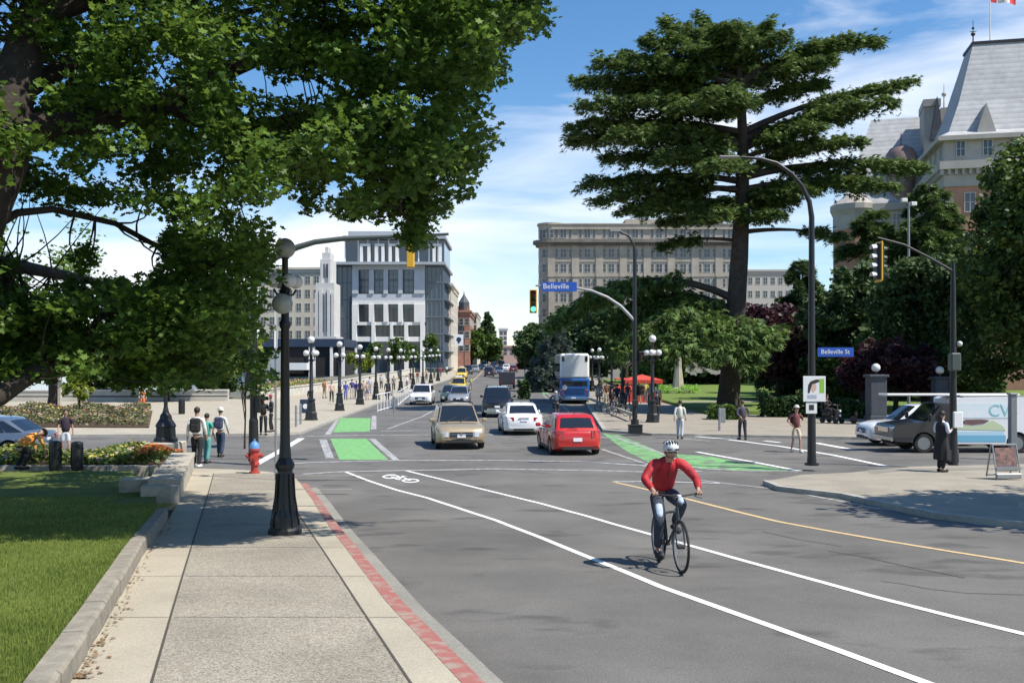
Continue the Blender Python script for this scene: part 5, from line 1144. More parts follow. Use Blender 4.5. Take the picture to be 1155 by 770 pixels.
for x in (-.7,.7): q=MB(); q.lathe([(.35,-.04),(.35,.04)],16,(x,0,.35),Matrix.Rotation(R(90),4,'Y')); q.build('wheel',M_blk,t)
t=thing('striped_marker','lime green bike-share stand on the traffic island beyond the black SUV','stand',tuple(at(601,128,.1))); q=MB(); q.box((0,0,.7),(2.4,.5,1.2),bev=.05); q.build('panel',M_lime,t); q=MB(); q.box((0,0,.05),(2.8,.9,.12)); q.build('footing',M_stone,t)
hedge('bush','olive round shrub on the traffic island between the black SUV and the bus',584,598,92,1.7,1.2,ML_hedge,.2,1200,21,cat='bush')
# masts / posts left in the harbour
for px,d,h,tl,l in ((87,96,4.2,0,'white upright post above the promenade wall'),(112,98,4.4,.9,'pale slanting post above the promenade wall'),(136,97,3.4,0,'short white post right of the slanting one')):
    t=thing('harbour_post',l,'post',tuple(at(px,d,.1)),0,'posts in the harbour'); q=MB(); q.tube([(-tl,0,0),(0,0,h)],[.16,.10],8); q.build('shaft',M_white_,t); q=MB(); q.sph((0,0,h+.1),.16,8,6); q.build('cap',M_galv,t)
t=thing('old_tree_trunk','thick dark tree stem standing before the promenade wall','tree',tuple(at(60,70,.1))); q=MB(); q.tube([(0,0,0),(.05,0,1),(-.05,0,3.2),(.3,0,5)],[.5,.36,.3,.2],10); q.build('trunk',M_bark,t,smooth=True)
g_=np.random.default_rng(5); foliage('crown',clumpcloud([np.array([g_.normal()*1.4,g_.normal()*1.4,5.2+g_.normal()*.8]) for _ in range(50)],[.7]*50,[60]*50,3),.3,T_quad,ML_broad,t,5)
t=thing('tree_stake_post','pale post beside the thick dark tree stem','post',tuple(at(67.5,69,.1))); q=MB(); q.box((0,0,1.5),(.24,.24,3.0),bev=.03); q.build('shaft',M_stone,t); q=MB(); q.box((0,0,3.05),(.3,.3,.1),bev=.02); q.build('cap',M_stone,t)
# ---------------- vehicles ----------------
M_tyre=mat('tyre_rubber',(.018,.018,.018),.8); M_rim=mat('alloy_rim',(.30,.31,.32),.35,.8); M_rimd=mat('hub_dark',(.05,.05,.055),.4,.5)
M_cglass=mat('car_glass',(.014,.019,.026),.04,spec=.75); M_trim=mat('black_trim',(.018,.018,.019),.55); M_chrome=mat('chrome',(.6,.6,.6),.15,1)
M_hl=mat('headlight_glass',(.52,.54,.56),.08,spec=1,coat=1); M_tl=mat('tail_light_red',(.32,.012,.012),.15,coat=1); M_plate=mat('number_plate',(.62,.64,.68),.5); M_amber=mat('amber_lens_car',(.5,.18,.02),.2)
M_under=mat('underbody',(.012,.012,.012),.9)
def paint(n,c,metal=.0,rough=.28): return mat(n,c,rough,metal,var=.035,scale=1.2,coat=.8)
def lerp(a,b,t): return a+(b-a)*t
def prof(P,x):
    for i in range(len(P)-1):
        if P[i][0]<=x<=P[i+1][0]:
            t=(x-P[i][0])/(P[i+1][0]-P[i][0]+1e-9); t=t*t*(3-2*t)*.35+t*.65; return lerp(P[i][1],P[i+1][1],t)
    return P[0][1] if x<P[0][0] else P[-1][1]
def wheelpart(parent,x,y,r,w,lo=False):
    s=1 if y>0 else -1; q=MB(); M=Matrix.Rotation(R(-90*s),4,'X'); n=20 if not lo else 12
    q.lathe([(r*.62,-w/2),(r*.93,-w/2),(r,-w*.32),(r,w*.32),(r*.94,w/2),(r*.66,w/2),(r*.64,w*.35)],n,M=M); o=q.build('wheel',M_tyre,parent,smooth=True,loc=(x,y,r)) 
    q=MB(); q.lathe([(.0,w*.10),(r*.14,w*.16),(r*.16,w*.30),(.001,w*.34)],n,M=M); q.lathe([(r*.56,w*.46),(r*.66,w*.46),(r*.66,w*.3),(r*.56,w*.1)],n,M=M)
    if not lo:
        for i in range(5):
            a=i*2*PI/5; c,sn=cos(a),sin(a); 
            q.add([(c*r*.1-sn*r*.07,s*w*.30,sn*r*.1+c*r*.07),(c*r*.1+sn*r*.07,s*w*.30,sn*r*.1-c*r*.07),(c*r*.6+sn*r*.10,s*w*.42,sn*r*.6-c*r*.10),(c*r*.6-sn*r*.10,s*w*.42,sn*r*.6+c*r*.10)],[(0,1,2,3)])
    q.build('rim',M_rim,o,smooth=True)
    q=MB(); q.lathe([(r*.62,w*.05),(0,w*.05)],n,M=M); q.build('brake_disc',M_rimd,o)
def car(name,label,cat,loc,rz,pm,L=4.5,W=1.8,H=1.5,wb=2.65,wr=.33,clr=.2,top=None,gh=None,belt=None,wn=.80,group=None,front='sedan',rear='sedan',rails=False,roofm=None,pill=(.45,),lo=False,trim=None,fo=.9,lights=True,sidecut=None,plate=True,tint=None):
    """front at +x. top: upper body profile [(x frac 0 rear..1 front, z)], gh: greenhouse x fractions (rear base, rear top, front top, front base)"""
    t=thing(name,label,cat,tuple(loc),rz,group)
    X=lambda f:-L/2+f*L; xf=L/2-fo; xr=xf-wb; ra=wr+.06
    tp=[(X(a),z) for a,z in top]
    # body shell
    st=sorted(set([round(-L/2+L*i/46,4) for i in range(47)]+[round(xx+ra*k,4) for xx in (xf,xr) for k in (-1.001,-.98,-.9,-.75,.75,.9,.98,1.001)]+[-L/2+.03,-L/2+.09,L/2-.03,L/2-.09]))
    vs=[];NR=0; rings=[]
    for x in st:
        e=max(0,1-(L/2-abs(x))/.42); w=W/2*(1-.17*e**2.2); zt=prof(tp,x); zb=clr+.12*e*e
        k=max(0,1-(L/2-abs(x))/.10); zt-=.10*k*k; w-=.05*k*k; zb+=.04*k
        arch=None
        for xx in (xf,xr):
            if abs(x-xx)<ra: arch=wr*1.0+math.sqrt(max(0,ra*ra-(x-xx)**2))
        za=max(zb,arch) if arch else zb
        zm=lerp(clr,zt,.58); 
        half=[(0,zb if not arch else za),(w*.80,zb if not arch else za),(w*.965,za+(.03 if not arch else 0)),(w*.985,max(za+.01,lerp(clr,zt,.30))),(w,max(za+.02,zm)),(w*.985,max(za+.03,lerp(clr,zt,.82))),(w*.945,zt-.035),(w*.88,zt),(w*.5,zt+.018),(0,zt+.025)]
        rings.append(half); 
    nh=len(rings[0]); q=MB(); n=2*nh-2
    for x,hf in zip(st,rings):
        full=[(x,-y,z) for y,z in hf]+[(x,y,z) for y,z in hf[-2:0:-1]]
        vs+=full
    fs=[]
    for i in range(len(st)-1):
        for k in range(n): fs.append((i*n+k,i*n+(k+1)%n,(i+1)*n+(k+1)%n,(i+1)*n+k))
    fs.append(tuple(range(n))[::-1]); fs.append(tuple(range((len(st)-1)*n,len(st)*n)))
    q.add(vs,fs); body=q.build('body',pm,t,smooth=True,ang=32)
    q=MB(); q.bb(-L/2+.25,L/2-.25,-W*.36,W*.36,clr+.02,clr+.28)
    for xx in (xf,xr): q.bb(xx-ra,xx+ra,-W*.36,W*.36,clr+.05,wr*2+.08)
    q.build('underbody',M_under,t)
    # greenhouse
    a,b_,c,d=[X(f) for f in gh]; zb=lambda x:prof(tp,x)-.005; wbm=W/2*.885; wt=W/2*wn*.93
    lowR,lowF=zb(a),zb(d)
    q=MB(); m=10; vs=[];rows=[]
    # station loft: low at rear base, roof, low at front base
    sx=[a]+[lerp(a,b_,.5),b_]+[lerp(b_,c,i/6) for i in range(1,6)]+[c,lerp(c,d,.5),d]
    def ztop(x):
        if x<=b_: return lerp(lowR,H-.05,(x-a)/(b_-a)) if b_>a else H
        if x>=c: return lerp(H-.03,lowF,(x-c)/(d-c))
        u=(x-b_)/(c-b_); return lerp(H-.05,H-.03,u)+.05*sin(PI*u)**.7
    def hw(x,z): f=(z-min(lowR,lowF))/(H-min(lowR,lowF)); return lerp(wbm,wt,max(0,min(1,f)))
    for x in sx:
        z1=ztop(x); z0=zb(x); w1=hw(x,z1); w0=hw(x,z0); r=min(.10,(z1-z0)*.45)
        hf=[(w0,z0),(lerp(w0,w1,.5),lerp(z0,z1-r,.5)),(w1,z1-r),(w1-.03,z1-r*.35),(w1-.10,z1),(w1*.5,z1+.012),(0,z1+.016)]
        row=[(x,-y,z) for y,z in hf]+[(x,y,z) for y,z in hf[-2::-1]]; rows.append(len(vs)); vs+=row
    nr=13; fs=[]
    for i in range(len(sx)-1):
        for k in range(nr-1): fs.append((rows[i]+k,rows[i]+k+1,rows[i+1]+k+1,rows[i+1]+k))
    q.add(vs,fs); cabin=q.build('cabin',roofm or pm,t,smooth=True,ang=50)
    gl=tint or M_cglass
    def pane(nm,pts,m=gl,off=.012,par=None):
        P=[Vector(p) for p in pts]; nrm=(P[1]-P[0]).cross(P[-1]-P[0]).normalized(); ce=sum(P,Vector())/len(P)
        if nrm.dot(ce-Vector((0 if abs(nrm.y)>.5 else (a+d)/2,0,.8)))<0: nrm=-nrm
        q=MB(); k=len(P); q.add([p+nrm*off for p in P]+[p-nrm*.004 for p in P],[tuple(range(k)),tuple(range(k,2*k))[::-1]]+[(i,(i+1)%k,k+(i+1)%k,k+i) for i in range(k)]); return q.build(nm,m,par or t)
    # windscreen and rear glass
    def endglass(nm,xb,xt,zl,iv,iu):
        zt_=H-.05 if xt==b_ else H-.03; w0=wbm*.93;w1=wt*.90
        f=lambda u,v:(lerp(xb,xt,v),u*lerp(w0,w1,v),lerp(zl,zt_,v)+.014*(1-abs(u)))
        q=MB(); nn=8; vv=[]; 
        for s in (.016,-.004):
            for v in iv:
                for i in range(nn+1): u=-1+2*i/nn; p=Vector(f(u*iu,v)); nx=1 if xb>xt else -1; nv=Vector((abs(zt_-zl)*nx,0,abs(xb-xt))).normalized(); vv.append(p+nv*s)
        K=nn+1; ff=[(i,i+1,K+i+1,K+i) for i in range(nn)]+[(2*K+i,3*K+i,3*K+i+1,2*K+i+1) for i in range(nn)]+[(i,2*K+i,2*K+i+1,i+1) for i in range(nn)]+[(K+i,K+i+1,3*K+i+1,3*K+i) for i in range(nn)]+[(0,K,3*K,2*K),(K-1,3*K-1,4*K-1,2*K-1)]
        q.add(vv,ff); return q.build(nm,gl,t,smooth=True,ang=30)
    ws=endglass('windscreen',d,c,lowF,(.06,.93),.97); endglass('rear_window',a,b_,lowR,(.22 if rear!='sedan' else .10,.84),.86)
    # side windows
    cuts=[0]+list(pill)+[1]
    for s in (-1,1):
        for i in range(len(cuts)-1):
            u0=cuts[i]+(.012 if i else .02); u1=cuts[i+1]-(.012 if i<len(cuts)-2 else .02)
            def pt(u,v):
                zlo=max(zb(lerp(a,d,u)),0)+.035; x0=lerp(a+.06,d-.10,u); x1=lerp(b_+.03,c-.02,u); z1=H-.125; x=lerp(x0,x1,v); z=lerp(zlo,z1,v); return (x,s*(hw(x,z)+.0),z)
            pane('side_window',[pt(u0,0),pt(u1,0),pt(u1,1),pt(u0,1)])
    if not lo:
        # door shut lines, handles, sills
        q=MB()
        for f in (xr+ra+.18,lerp(xr,xf,.50),xf-ra-.12):
            for s in (-1,1): q.bb(f-.006,f+.006,s*(W/2*.986),s*(W/2*1.002),clr+.16,prof(tp,f)-.05)
        for s in (-1,1): q.bb(xr+ra+.02,xf-ra-.02,s*W*.46,s*(W/2*.995),clr+.01,clr+.11)
        q.build('door_seams',M_trim,body)
        for s in (-1,1):
            for f in (lerp(xr,xf,.50)-.75,lerp(xr,xf,.50)+.12):
                q=MB(); zz=prof(tp,f)-.17; q.box((f+.35,s*(W/2+.008),zz),(.17,.03,.025),bev=.008); q.build('door_handle',pm if front!='truck' else M_trim,body)
        if trim:
            q=MB(); 
            for xx in (xf,xr):
                for s in (-1,1):
                    for k in range(10):
                        a0=PI*k/10;a1=PI*(k+1)/10; q.add([(xx+cos(A)*rr_,s*(W/2*.99+(.012)),wr+sin(A)*rr_) for A,rr_ in ((a0,ra-.01),(a1,ra-.01),(a1,ra+.05),(a0,ra+.05))],[(0,1,2,3)])
            q.build('arch_trim',trim,body)
    for s in (-1,1):
        q=MB(); xm=d-.32; zm=zb(d)+.10; q.box((xm,s*(W/2+.09),zm),(.12,.20,.15),bev=.04); q.tube([(xm,s*(W/2-.08),zm-.05),(xm,s*(W/2+.05),zm-.03)],.025,6); q.build('wing_mirror',pm if front!='truck' else M_trim,t)
    zf=prof(tp,L/2-.12); zr_=prof(tp,-L/2+.12); yw=W/2
    fx=lambda y: L/2-.42*max(0,(abs(y)/(yw*.83))-.55)**1.5*.9
    def fb(nm,y0,y1,z0,z1,m,dx=.012,xs=1,par=None,nseg=4,bulge=0):
        """a fitting wrapped on the nose or tail"""
        q=MB(); vv=[]
        for i in range(nseg+1):
            y=lerp(y0,y1,i/nseg); e=abs(y)/(yw); 
            base=L/2-.005-.30*max(0,e-.50)**1.7*1.6
            b2=bulge*sin(PI*i/nseg)
            for z in (z0,z1): vv.append((xs*(base+dx+b2-.02*(z>z0)),y,z)); 
            for z in (z0,z1): vv.append((xs*(base-.10),y,z))
        ff=[]
        for i in range(nseg): a_=i*4;b2_=a_+4; ff+=[(a_,b2_,b2_+1,a_+1),(a_+1,b2_+1,b2_+3,a_+3),(a_+2,a_,b2_,b2_+2) if False else (a_,a_+2,b2_+2,b2_)]
        k=nseg*4; ff+=[(0,1,3,2),(k,k+2,k+3,k+1)]
        q.add(vv,ff); return q.build(nm,m,par or t)
    # nose
    hz=zf-.16
    for s in (-1,1): fb('headlight',s*yw*.52,s*yw*.88,hz-.13,hz+.07,M_hl,.03,1,bulge=.015); fb('fog_light',s*yw*.60,s*yw*.74,clr+.16,clr+.26,M_trim,.02,1)
    fb('grille',-yw*.46,yw*.46,hz-.13,hz+.05,M_trim,.028); fb('grille_bar',-yw*.44,yw*.44,hz-.045,hz-.02,M_chrome if front!='truck' else M_trim,.035)
    fb('lower_intake',-yw*.60,yw*.60,clr+.06,clr+.22,M_trim,.022)
    if plate: fb('front_plate',-.16,.16,clr+.25,clr+.38,M_plate,.045,nseg=1)
    q=MB(); q.lathe([(.055,0),(.05,.012)],12,(L/2+.03,0,hz-.03),Matrix.Rotation(R(90),4,'Y')); q.build('emblem',M_chrome,t)
    # tail
    if rear=='sedan':
        for s in (-1,1): fb('tail_light',s*yw*.50,s*yw*.90,zr_-.24,zr_-.08,M_tl,.02,-1)
        fb('rear_plate',-.16,.16,zr_-.27,zr_-.15,M_plate,.03,-1,nseg=1); fb('rear_bumper_insert',-yw*.5,yw*.5,clr+.06,clr+.2,M_trim,.015,-1)
        q=MB(); q.box((-L/2-.02,0,zr_-.11),(.03,.5,.03)); q.build('boot_handle',M_chrome,t)
    elif rear=='hatch':
        for s in (-1,1): fb('tail_light',s*yw*.56,s*yw*.86,zr_-.26,zr_-.02,M_tl,.03,-1)
        fb('rear_plate',-.16,.16,zr_-.40,zr_-.27,M_plate,.03,-1,nseg=1); fb('rear_bumper_insert',-yw*.62,yw*.62,clr+.05,clr+.2,M_trim,.02,-1)
        for s in (-1,1): fb('reflector',s*yw*.6,s*yw*.75,clr+.23,clr+.27,M_tl,.02,-1)
    else:
        for s in (-1,1): fb('tail_light',s*yw*.70,s*yw*.86,zr_-.42,zr_-.04,M_tl,.02,-1)
        fb('rear_bumper',-yw*.82,yw*.82,clr+.06,clr+.30,M_trim if rear=='box' else M_chrome,.06,-1); fb('rear_plate',-.16,.16,clr+.34,clr+.46,M_plate,.03,-1,nseg=1)
    if rear!='sedan' and not lo:
        q=MB(); q.tube([(a+.02,.0,lowR+.10),(a+.03,.36,lowR+.13)],.012,5); q.build('rear_wiper',M_trim,t)
    if not lo:
        for y in (.05,-.5): q=MB(); q.tube([(d-.0,y,lowF+.04),(lerp(d,c,.28),y+.42,lerp(lowF,H,.28)+.03)],.011,5); q.build('wiper',M_trim,t)
        q=MB(); q.tube([(b_+.15,0,H+.02),(b_+.05,0,H+.10)],[.02,.006],5); q.build('aerial',M_trim,t)
        for y in (-.36,.36): q=MB(); q.box((lerp(c,b_,.2),y,H-.33),(.12,.26,.22),bev=.06); q.build('seat_back',M_trim,t)
    if rails:
        for s in (-1,1): q=MB(); q.tube([(b_+.1,s*wt*.93,H-.03),(b_+.18,s*wt*.93,H+.05),(c-.18,s*wt*.93,H+.05),(c-.1,s*wt*.93,H-.03)],.022,6); q.build('roof_rail',M_trim,t)
    for xx in (xf,xr):
        for s in (-1,1): wheelpart(t,xx,s*(W/2-.115),wr,.21,lo)
    return t
SUV=dict(top=[(0,.95),(.03,1.02),(.3,1.02),(.70,1.0),(.74,.99),(.86,.96),(.95,.87),(1,.72)],gh=(.012,.075,.55,.735),pill=(.30,.64),rear='hatch')
HAT=dict(top=[(0,.86),(.04,.95),(.3,.93),(.68,.88),(.74,.88),(.88,.82),(.96,.70),(1,.58)],gh=(.012,.13,.50,.75),pill=(.28,.60),rear='hatch')
SED=dict(top=[(0,.84),(.03,.95),(.16,.97),(.3,.93),(.68,.88),(.74,.88),(.88,.80),(.96,.70),(1,.58)],gh=(.10,.26,.50,.74),pill=(.22,.60),rear='sedan')
Pt=paint('paint_beige_gold',(.40,.32,.20),.3,.32); Pw=paint('paint_white',(.78,.78,.78)); Pr_=paint('paint_red',(.50,.018,.016)); Pn=paint('paint_navy_black',(.012,.015,.025)); Ps=paint('paint_silver',(.42,.43,.44),.5); Py=paint('paint_taxi_yellow',(.75,.52,.05)); Pg=paint('paint_steel_blue',(.16,.20,.26),.5); Pd=paint('paint_charcoal',(.03,.032,.036),.3)
def road(px,py,dz=.012): p=G(px,py,dz); return p
def carat(px,py_near,L,facing): 
    """facing=-1: nose to us; the near end of the car stands at py_near"""
    p=G(px,py_near); return (p.x,p.y+L/2-.25,gz(p.y+L/2)+.012)
p=carat(512,507,4.3,-1); car('parked_suv','beige gold SUV facing us, first car waiting at the crossing','car',p,R(-90)+R(8),Pt,wn=.76,L=4.4,W=1.92,H=1.70,wb=2.6,wr=.35,clr=.24,rails=True,**SUV)
p=carat(643,513.5,4.3,1); car('hatchback','bright red hatchback seen from behind in the middle lane','car',p,R(90)+R(7),Pr_,L=4.3,W=1.82,H=1.47,wr=.32,clr=.18,fo=.88,**HAT)
p=carat(586,491,4.7,1); car('sedan','white sedan seen from behind between the beige SUV and red hatchback','car',p,R(90)+R(5),Pw,L=4.7,W=1.84,H=1.46,wr=.33,clr=.18,wb=2.75,fo=.92,**SED)
p=carat(561,471,5.0,1); car('large_suv','big black SUV seen from behind, ahead of the white sedan','car',p,R(90),Pn,L=5.1,W=2.0,H=1.93,wb=3.0,wr=.40,clr=.30,top=[(0,1.1),(.03,1.18),(.7,1.15),(.74,1.15),(.9,1.1),(.97,1.0),(1,.85)],gh=(.01,.05,.56,.70),pill=(.33,.64),rear='truck',rails=True,front='truck')
p=carat(474,457,4.5,-1); car('compact_suv','white compact SUV facing us on the far left side of the road','car',p,R(-90),Pw,L=4.5,W=1.84,H=1.66,wb=2.65,wr=.35,clr=.22,**SUV)
p=carat(517,456.5,4.5,-1); car('estate_car','pale silver car facing us just behind the beige SUV','car',p,R(-90),Ps,L=4.5,W=1.78,H=1.50,lo=False,**HAT)
p=carat(500.5,0,0,0) if 0 else at(509,86,.012); car('sedan','dark green car half hidden at the left of the pale silver one','car',tuple(p),R(-90),paint('paint_dark_green',(.05,.07,.05)),L=4.5,W=1.75,H=1.5,lo=True,**SED)
p=at(521,163,.012); t=car('taxi','second yellow taxi, smaller and farther up the left lane','taxi',tuple(p),R(-90),Py,L=4.7,W=1.82,H=1.8,lo=True,**SUV); q=MB(); q.box((0.1,0,1.92),(.25,.8,.2),bev=.04); q.build('roof_sign',M_swhite,t)
p=at(517.5,110,.012); t=car('taxi','bright yellow taxi with a roof sign behind the pale silver car','taxi',tuple(p),R(-90),Py,L=4.7,W=1.82,H=1.68,lo=True,**SUV); q=MB(); q.box((0.1,0,1.80),(.25,.8,.2),bev=.04); q.build('roof_sign',M_swhite,t)
tk=[]
p=at(572,122,.012); t=thing('flatbed_truck','dark small truck far up the middle of the street','truck',tuple(p),R(90)); q=MB(); q.box((-.6,0,1.35),(3.4,2.0,1.5),bev=.05); q.build('cargo_box',mat('dark_tarp',(.03,.035,.05),.7),t); q=MB(); q.box((1.9,0,1.25),(1.4,1.9,1.5),bev=.15); q.build('cab',Pd,t); q=MB(); q.box((1.9,0,1.65),(1.2,1.93,.45),bev=.05); q.build('cab_window',M_cglass,t)
q=MB(); q.box((-2.33,0,.62),(.08,1.9,.2)); q.build('bumper',M_trim,t)
for s in (-1,1): q=MB(); q.box((-2.34,s*.8,.85),(.05,.2,.2)); q.build('tail_light',M_tl,t)
for x in (-1.5,1.8):
    for s in (-1,1): wheelpart(t,x,s*.85,.4,.25,True)
far=[(528,190,'dark parked car farthest left down the street',Pd,1),(536,205,'grey parked car under the round street tree',Ps,1),(543,222,'second dark car under the round street tree',Pn,1),(552,175,'dark car in the lane beyond the small truck',Pn,1),(563,190,'grey car right of the dark one up the hill',Pg,1),(571,215,'white car near the top of the street',Pw,1),(557,240,'dark car at the top of the hill',Pd,1),(579,205,'dark red car at the right kerb up the hill',paint('paint_maroon',(.12,.02,.02)),1),(546,260,'small silver car at the very top of the street',Ps,1),(566,262,'small black car at the very top of the street',Pn,1)]
for i,(px,d,l,m,s) in enumerate(far): car('distant_car',l,'car',tuple(at(px,d,.02)),R(90 if i%2 else -90),m,L=4.5,W=1.8,H=1.5 if i%3 else 1.75,lo=True,group='distant cars up the street',plate=False,**(SED if i%3 else SUV))
# side street, right
def side(px,py): p=G(px,py); return p
p=G(1000,503.6); car('compact_suv','white crossover with its nose poking out left of the painted van','car',(p.x+1.55,p.y+.9,gz(p.y)+.012),R(180),Pw,L=4.5,W=1.84,H=1.66,wb=2.65,wr=.36,clr=.22,rails=False,roofm=Pw,**SUV)
# painted tour van: black hood, white high body
p=G(1043.5,511.4); vx,vy=p.x,p.y+.1
t=thing('tour_van','white van with black front, painted landscape sides and a long white board on its roof','van',(vx,vy+.9,gz(vy)+.012),R(180)); MP=paint('van_white',(.76,.77,.78))
def extr(mb,prof_,y0,y1): 
    n=len(prof_); mb.add([(x,y0,z) for x,z in prof_]+[(x,y1,z) for x,z in prof_],[tuple(range(n)),tuple(range(n,2*n))[::-1]]+[(i,n+i,n+(i+1)%n,(i+1)%n) for i in range(n)])
# x forward from the front axle (0)
def archp(cx,r,z0): return [(cx+r*cos(a),z0+r*sin(a)) for a in [PI*k/10 for k in range(11)]]
q=MB(); pf=[(1.05,.42),(1.15,.5),(1.16,.86),(1.05,1.02),(.2,1.14),(-.12,1.18),(-.72,1.80),(-.9,1.84),(-1.15,1.84),(-1.15,.34),(-.46,.34)]+[(x,z) for x,z in archp(0,.42,.36)[::-1]]+[(.42,.36),(.5,.40)]
extr(q,pf,-.92,.92); q.build('cab',Pd,t,smooth=True,ang=25)
q=MB(); pf=[(-1.15,.34),(-1.15,1.98),(-1.3,2.05),(-4.35,2.08),(-4.5,2.0),(-4.55,.9),(-4.5,.42),(-3.92,.40)]+archp(-3.45,.43,.36)[::-1]+[(-3.02,.34)]
extr(q,pf,-.94,.94); q.build('van_body',MP,t,smooth=True,ang=25)
q=MB(); q.box((-1.3,0,2.14),(5.0,.9,.09),bev=.04); q.build('roof_board',MP,t)
for x in (-1.5,-3.6): q=MB(); q.bb(x-.04,x+.04,-.7,.7,2.05,2.10); q.build('roof_bar',M_trim,t)
def sidepanel(nm,poly,m,y=.945,par=t,s=1,th=.006): 
    q=MB(); extr(q,poly,s*y,s*(y+th)); return q.build(nm,m,par)
for s in (1,-1):
    sidepanel('door_window',[(-.28,1.22),(-.86,1.74),(-1.10,1.74),(-1.10,1.22)],M_cglass,.921,s=s)
    sidepanel('blue_stripe',[(-1.17,.42),(-3.0,.42),(-3.0,.66),(-1.17,.66)],mat('van_blue_stripe',(.16,.42,.58),.4),s=s)
    sidepanel('pale_stripe',[(-1.17,.66),(-2.98,.66),(-2.9,.80),(-1.17,.80)],mat('van_pale_blue_stripe',(.42,.62,.72),.4),s=s)
    sidepanel('green_hills',[(-1.17,.88),(-3.0,.84),(-2.9,1.0),(-2.5,1.22),(-2.2,1.05),(-1.7,1.0),(-1.17,1.08)],mat('van_hill_green',(.50,.58,.36),.5),s=s)
    sidepanel('dark_skyline',[(-1.3,1.10),(-1.75,1.04),(-2.2,1.10),(-2.4,1.22),(-2.1,1.25),(-1.5,1.24)],mat('van_skyline',(.16,.09,.09),.5),s=s,y=.952)
    o=sidepanel('sky_panel',[(-1.17,1.3),(-3.2,1.3),(-3.2,1.85),(-1.17,1.85)],mat('van_sky',(.62,.74,.77),.4,col2=(.78,.80,.82),scale=1.5),s=s)
    text('CVS',.62,mat('van_teal_letters',(.30,.55,.58),.5),o,loc=(-2.9,s*.957,1.56),rot=(R(90),0,R(180) if s>0 else 0))
    q=MB(); q.box((1.08,s*.70,.86),(.14,.34,.2),bev=.03); q.build('headlight',M_hl,t)
    q=MB(); q.box((-.15,s*1.06,1.32),(.10,.2,.28),bev=.04); q.build('wing_mirror',M_trim,t)
    q=MB(); q.box((-4.55,s*.8,1.2),(.04,.14,.4)); q.build('tail_light',M_tl,t)
q=MB(); q.add([(-.10,-.80,1.20),(-.10,.80,1.20),(-.69,.72,1.79),(-.69,-.72,1.79)],[(0,1,2,3)],Matrix.Translation((.012,0,.012))); q.build('windscreen',M_cglass,t)
q=MB(); q.box((1.16,0,.84),(.05,.95,.2),bev=.01); q.build('grille',M_chrome,t); q=MB(); q.box((1.17,0,.52),(.12,1.8,.18),bev=.03); q.build('bumper',M_chrome,t)
q=MB(); q.bb(-4.4,.9,-.7,.7,.3,.5); q.bb(-4.0,-2.9,-.7,.7,.3,.8); q.bb(-.45,.45,-.7,.7,.3,.8); q.build('underbody',M_under,t)
for x in (0,-3.45):
    for s in (-1,1): wheelpart(t,x,s*.80,.36,.22)
# another vehicle at the frame edge
p=G(1168,508); t=car('parked_van','pale van cut off by the right edge behind the sandwich board','van',(p.x+2.2,p.y+1.8,gz(p.y)+.012),R(180),Pw,L=4.9,W=1.9,H=2.0,wb=2.9,wr=.34,clr=.2,top=[(0,1.1),(.03,1.15),(.7,1.1),(.8,1.05),(.93,.95),(1,.75)],gh=(.01,.04,.70,.86),pill=(.33,.66),rear='box')
t=thing('short_post','grey square post between the painted van and the pale van at the right edge','post',tuple(at(1142,33.2,SW))); q=MB(); q.box((0,0,1.05),(.22,.22,2.1),bev=.02); q.build('shaft',M_grm,t); q=MB(); q.box((0,0,2.13),(.28,.28,.06),bev=.01); q.build('cap',M_grm,t)
# left side street: two grey-blue cars
car('parked_car','grey-blue car right behind the left flower bed, its tail toward the bins','car',(-18.2,33.6,gz(33.6)+.012),R(180),Pg,L=4.5,W=1.8,H=1.47,wr=.33,**SED)
car('parked_car','silver-blue car at the left frame edge behind the grey-blue one','car',(-21.0,36.2,gz(36.2)+.012),R(180),paint('paint_light_blue',(.30,.36,.42),.5),L=4.5,W=1.8,H=1.5,wr=.33,**HAT)
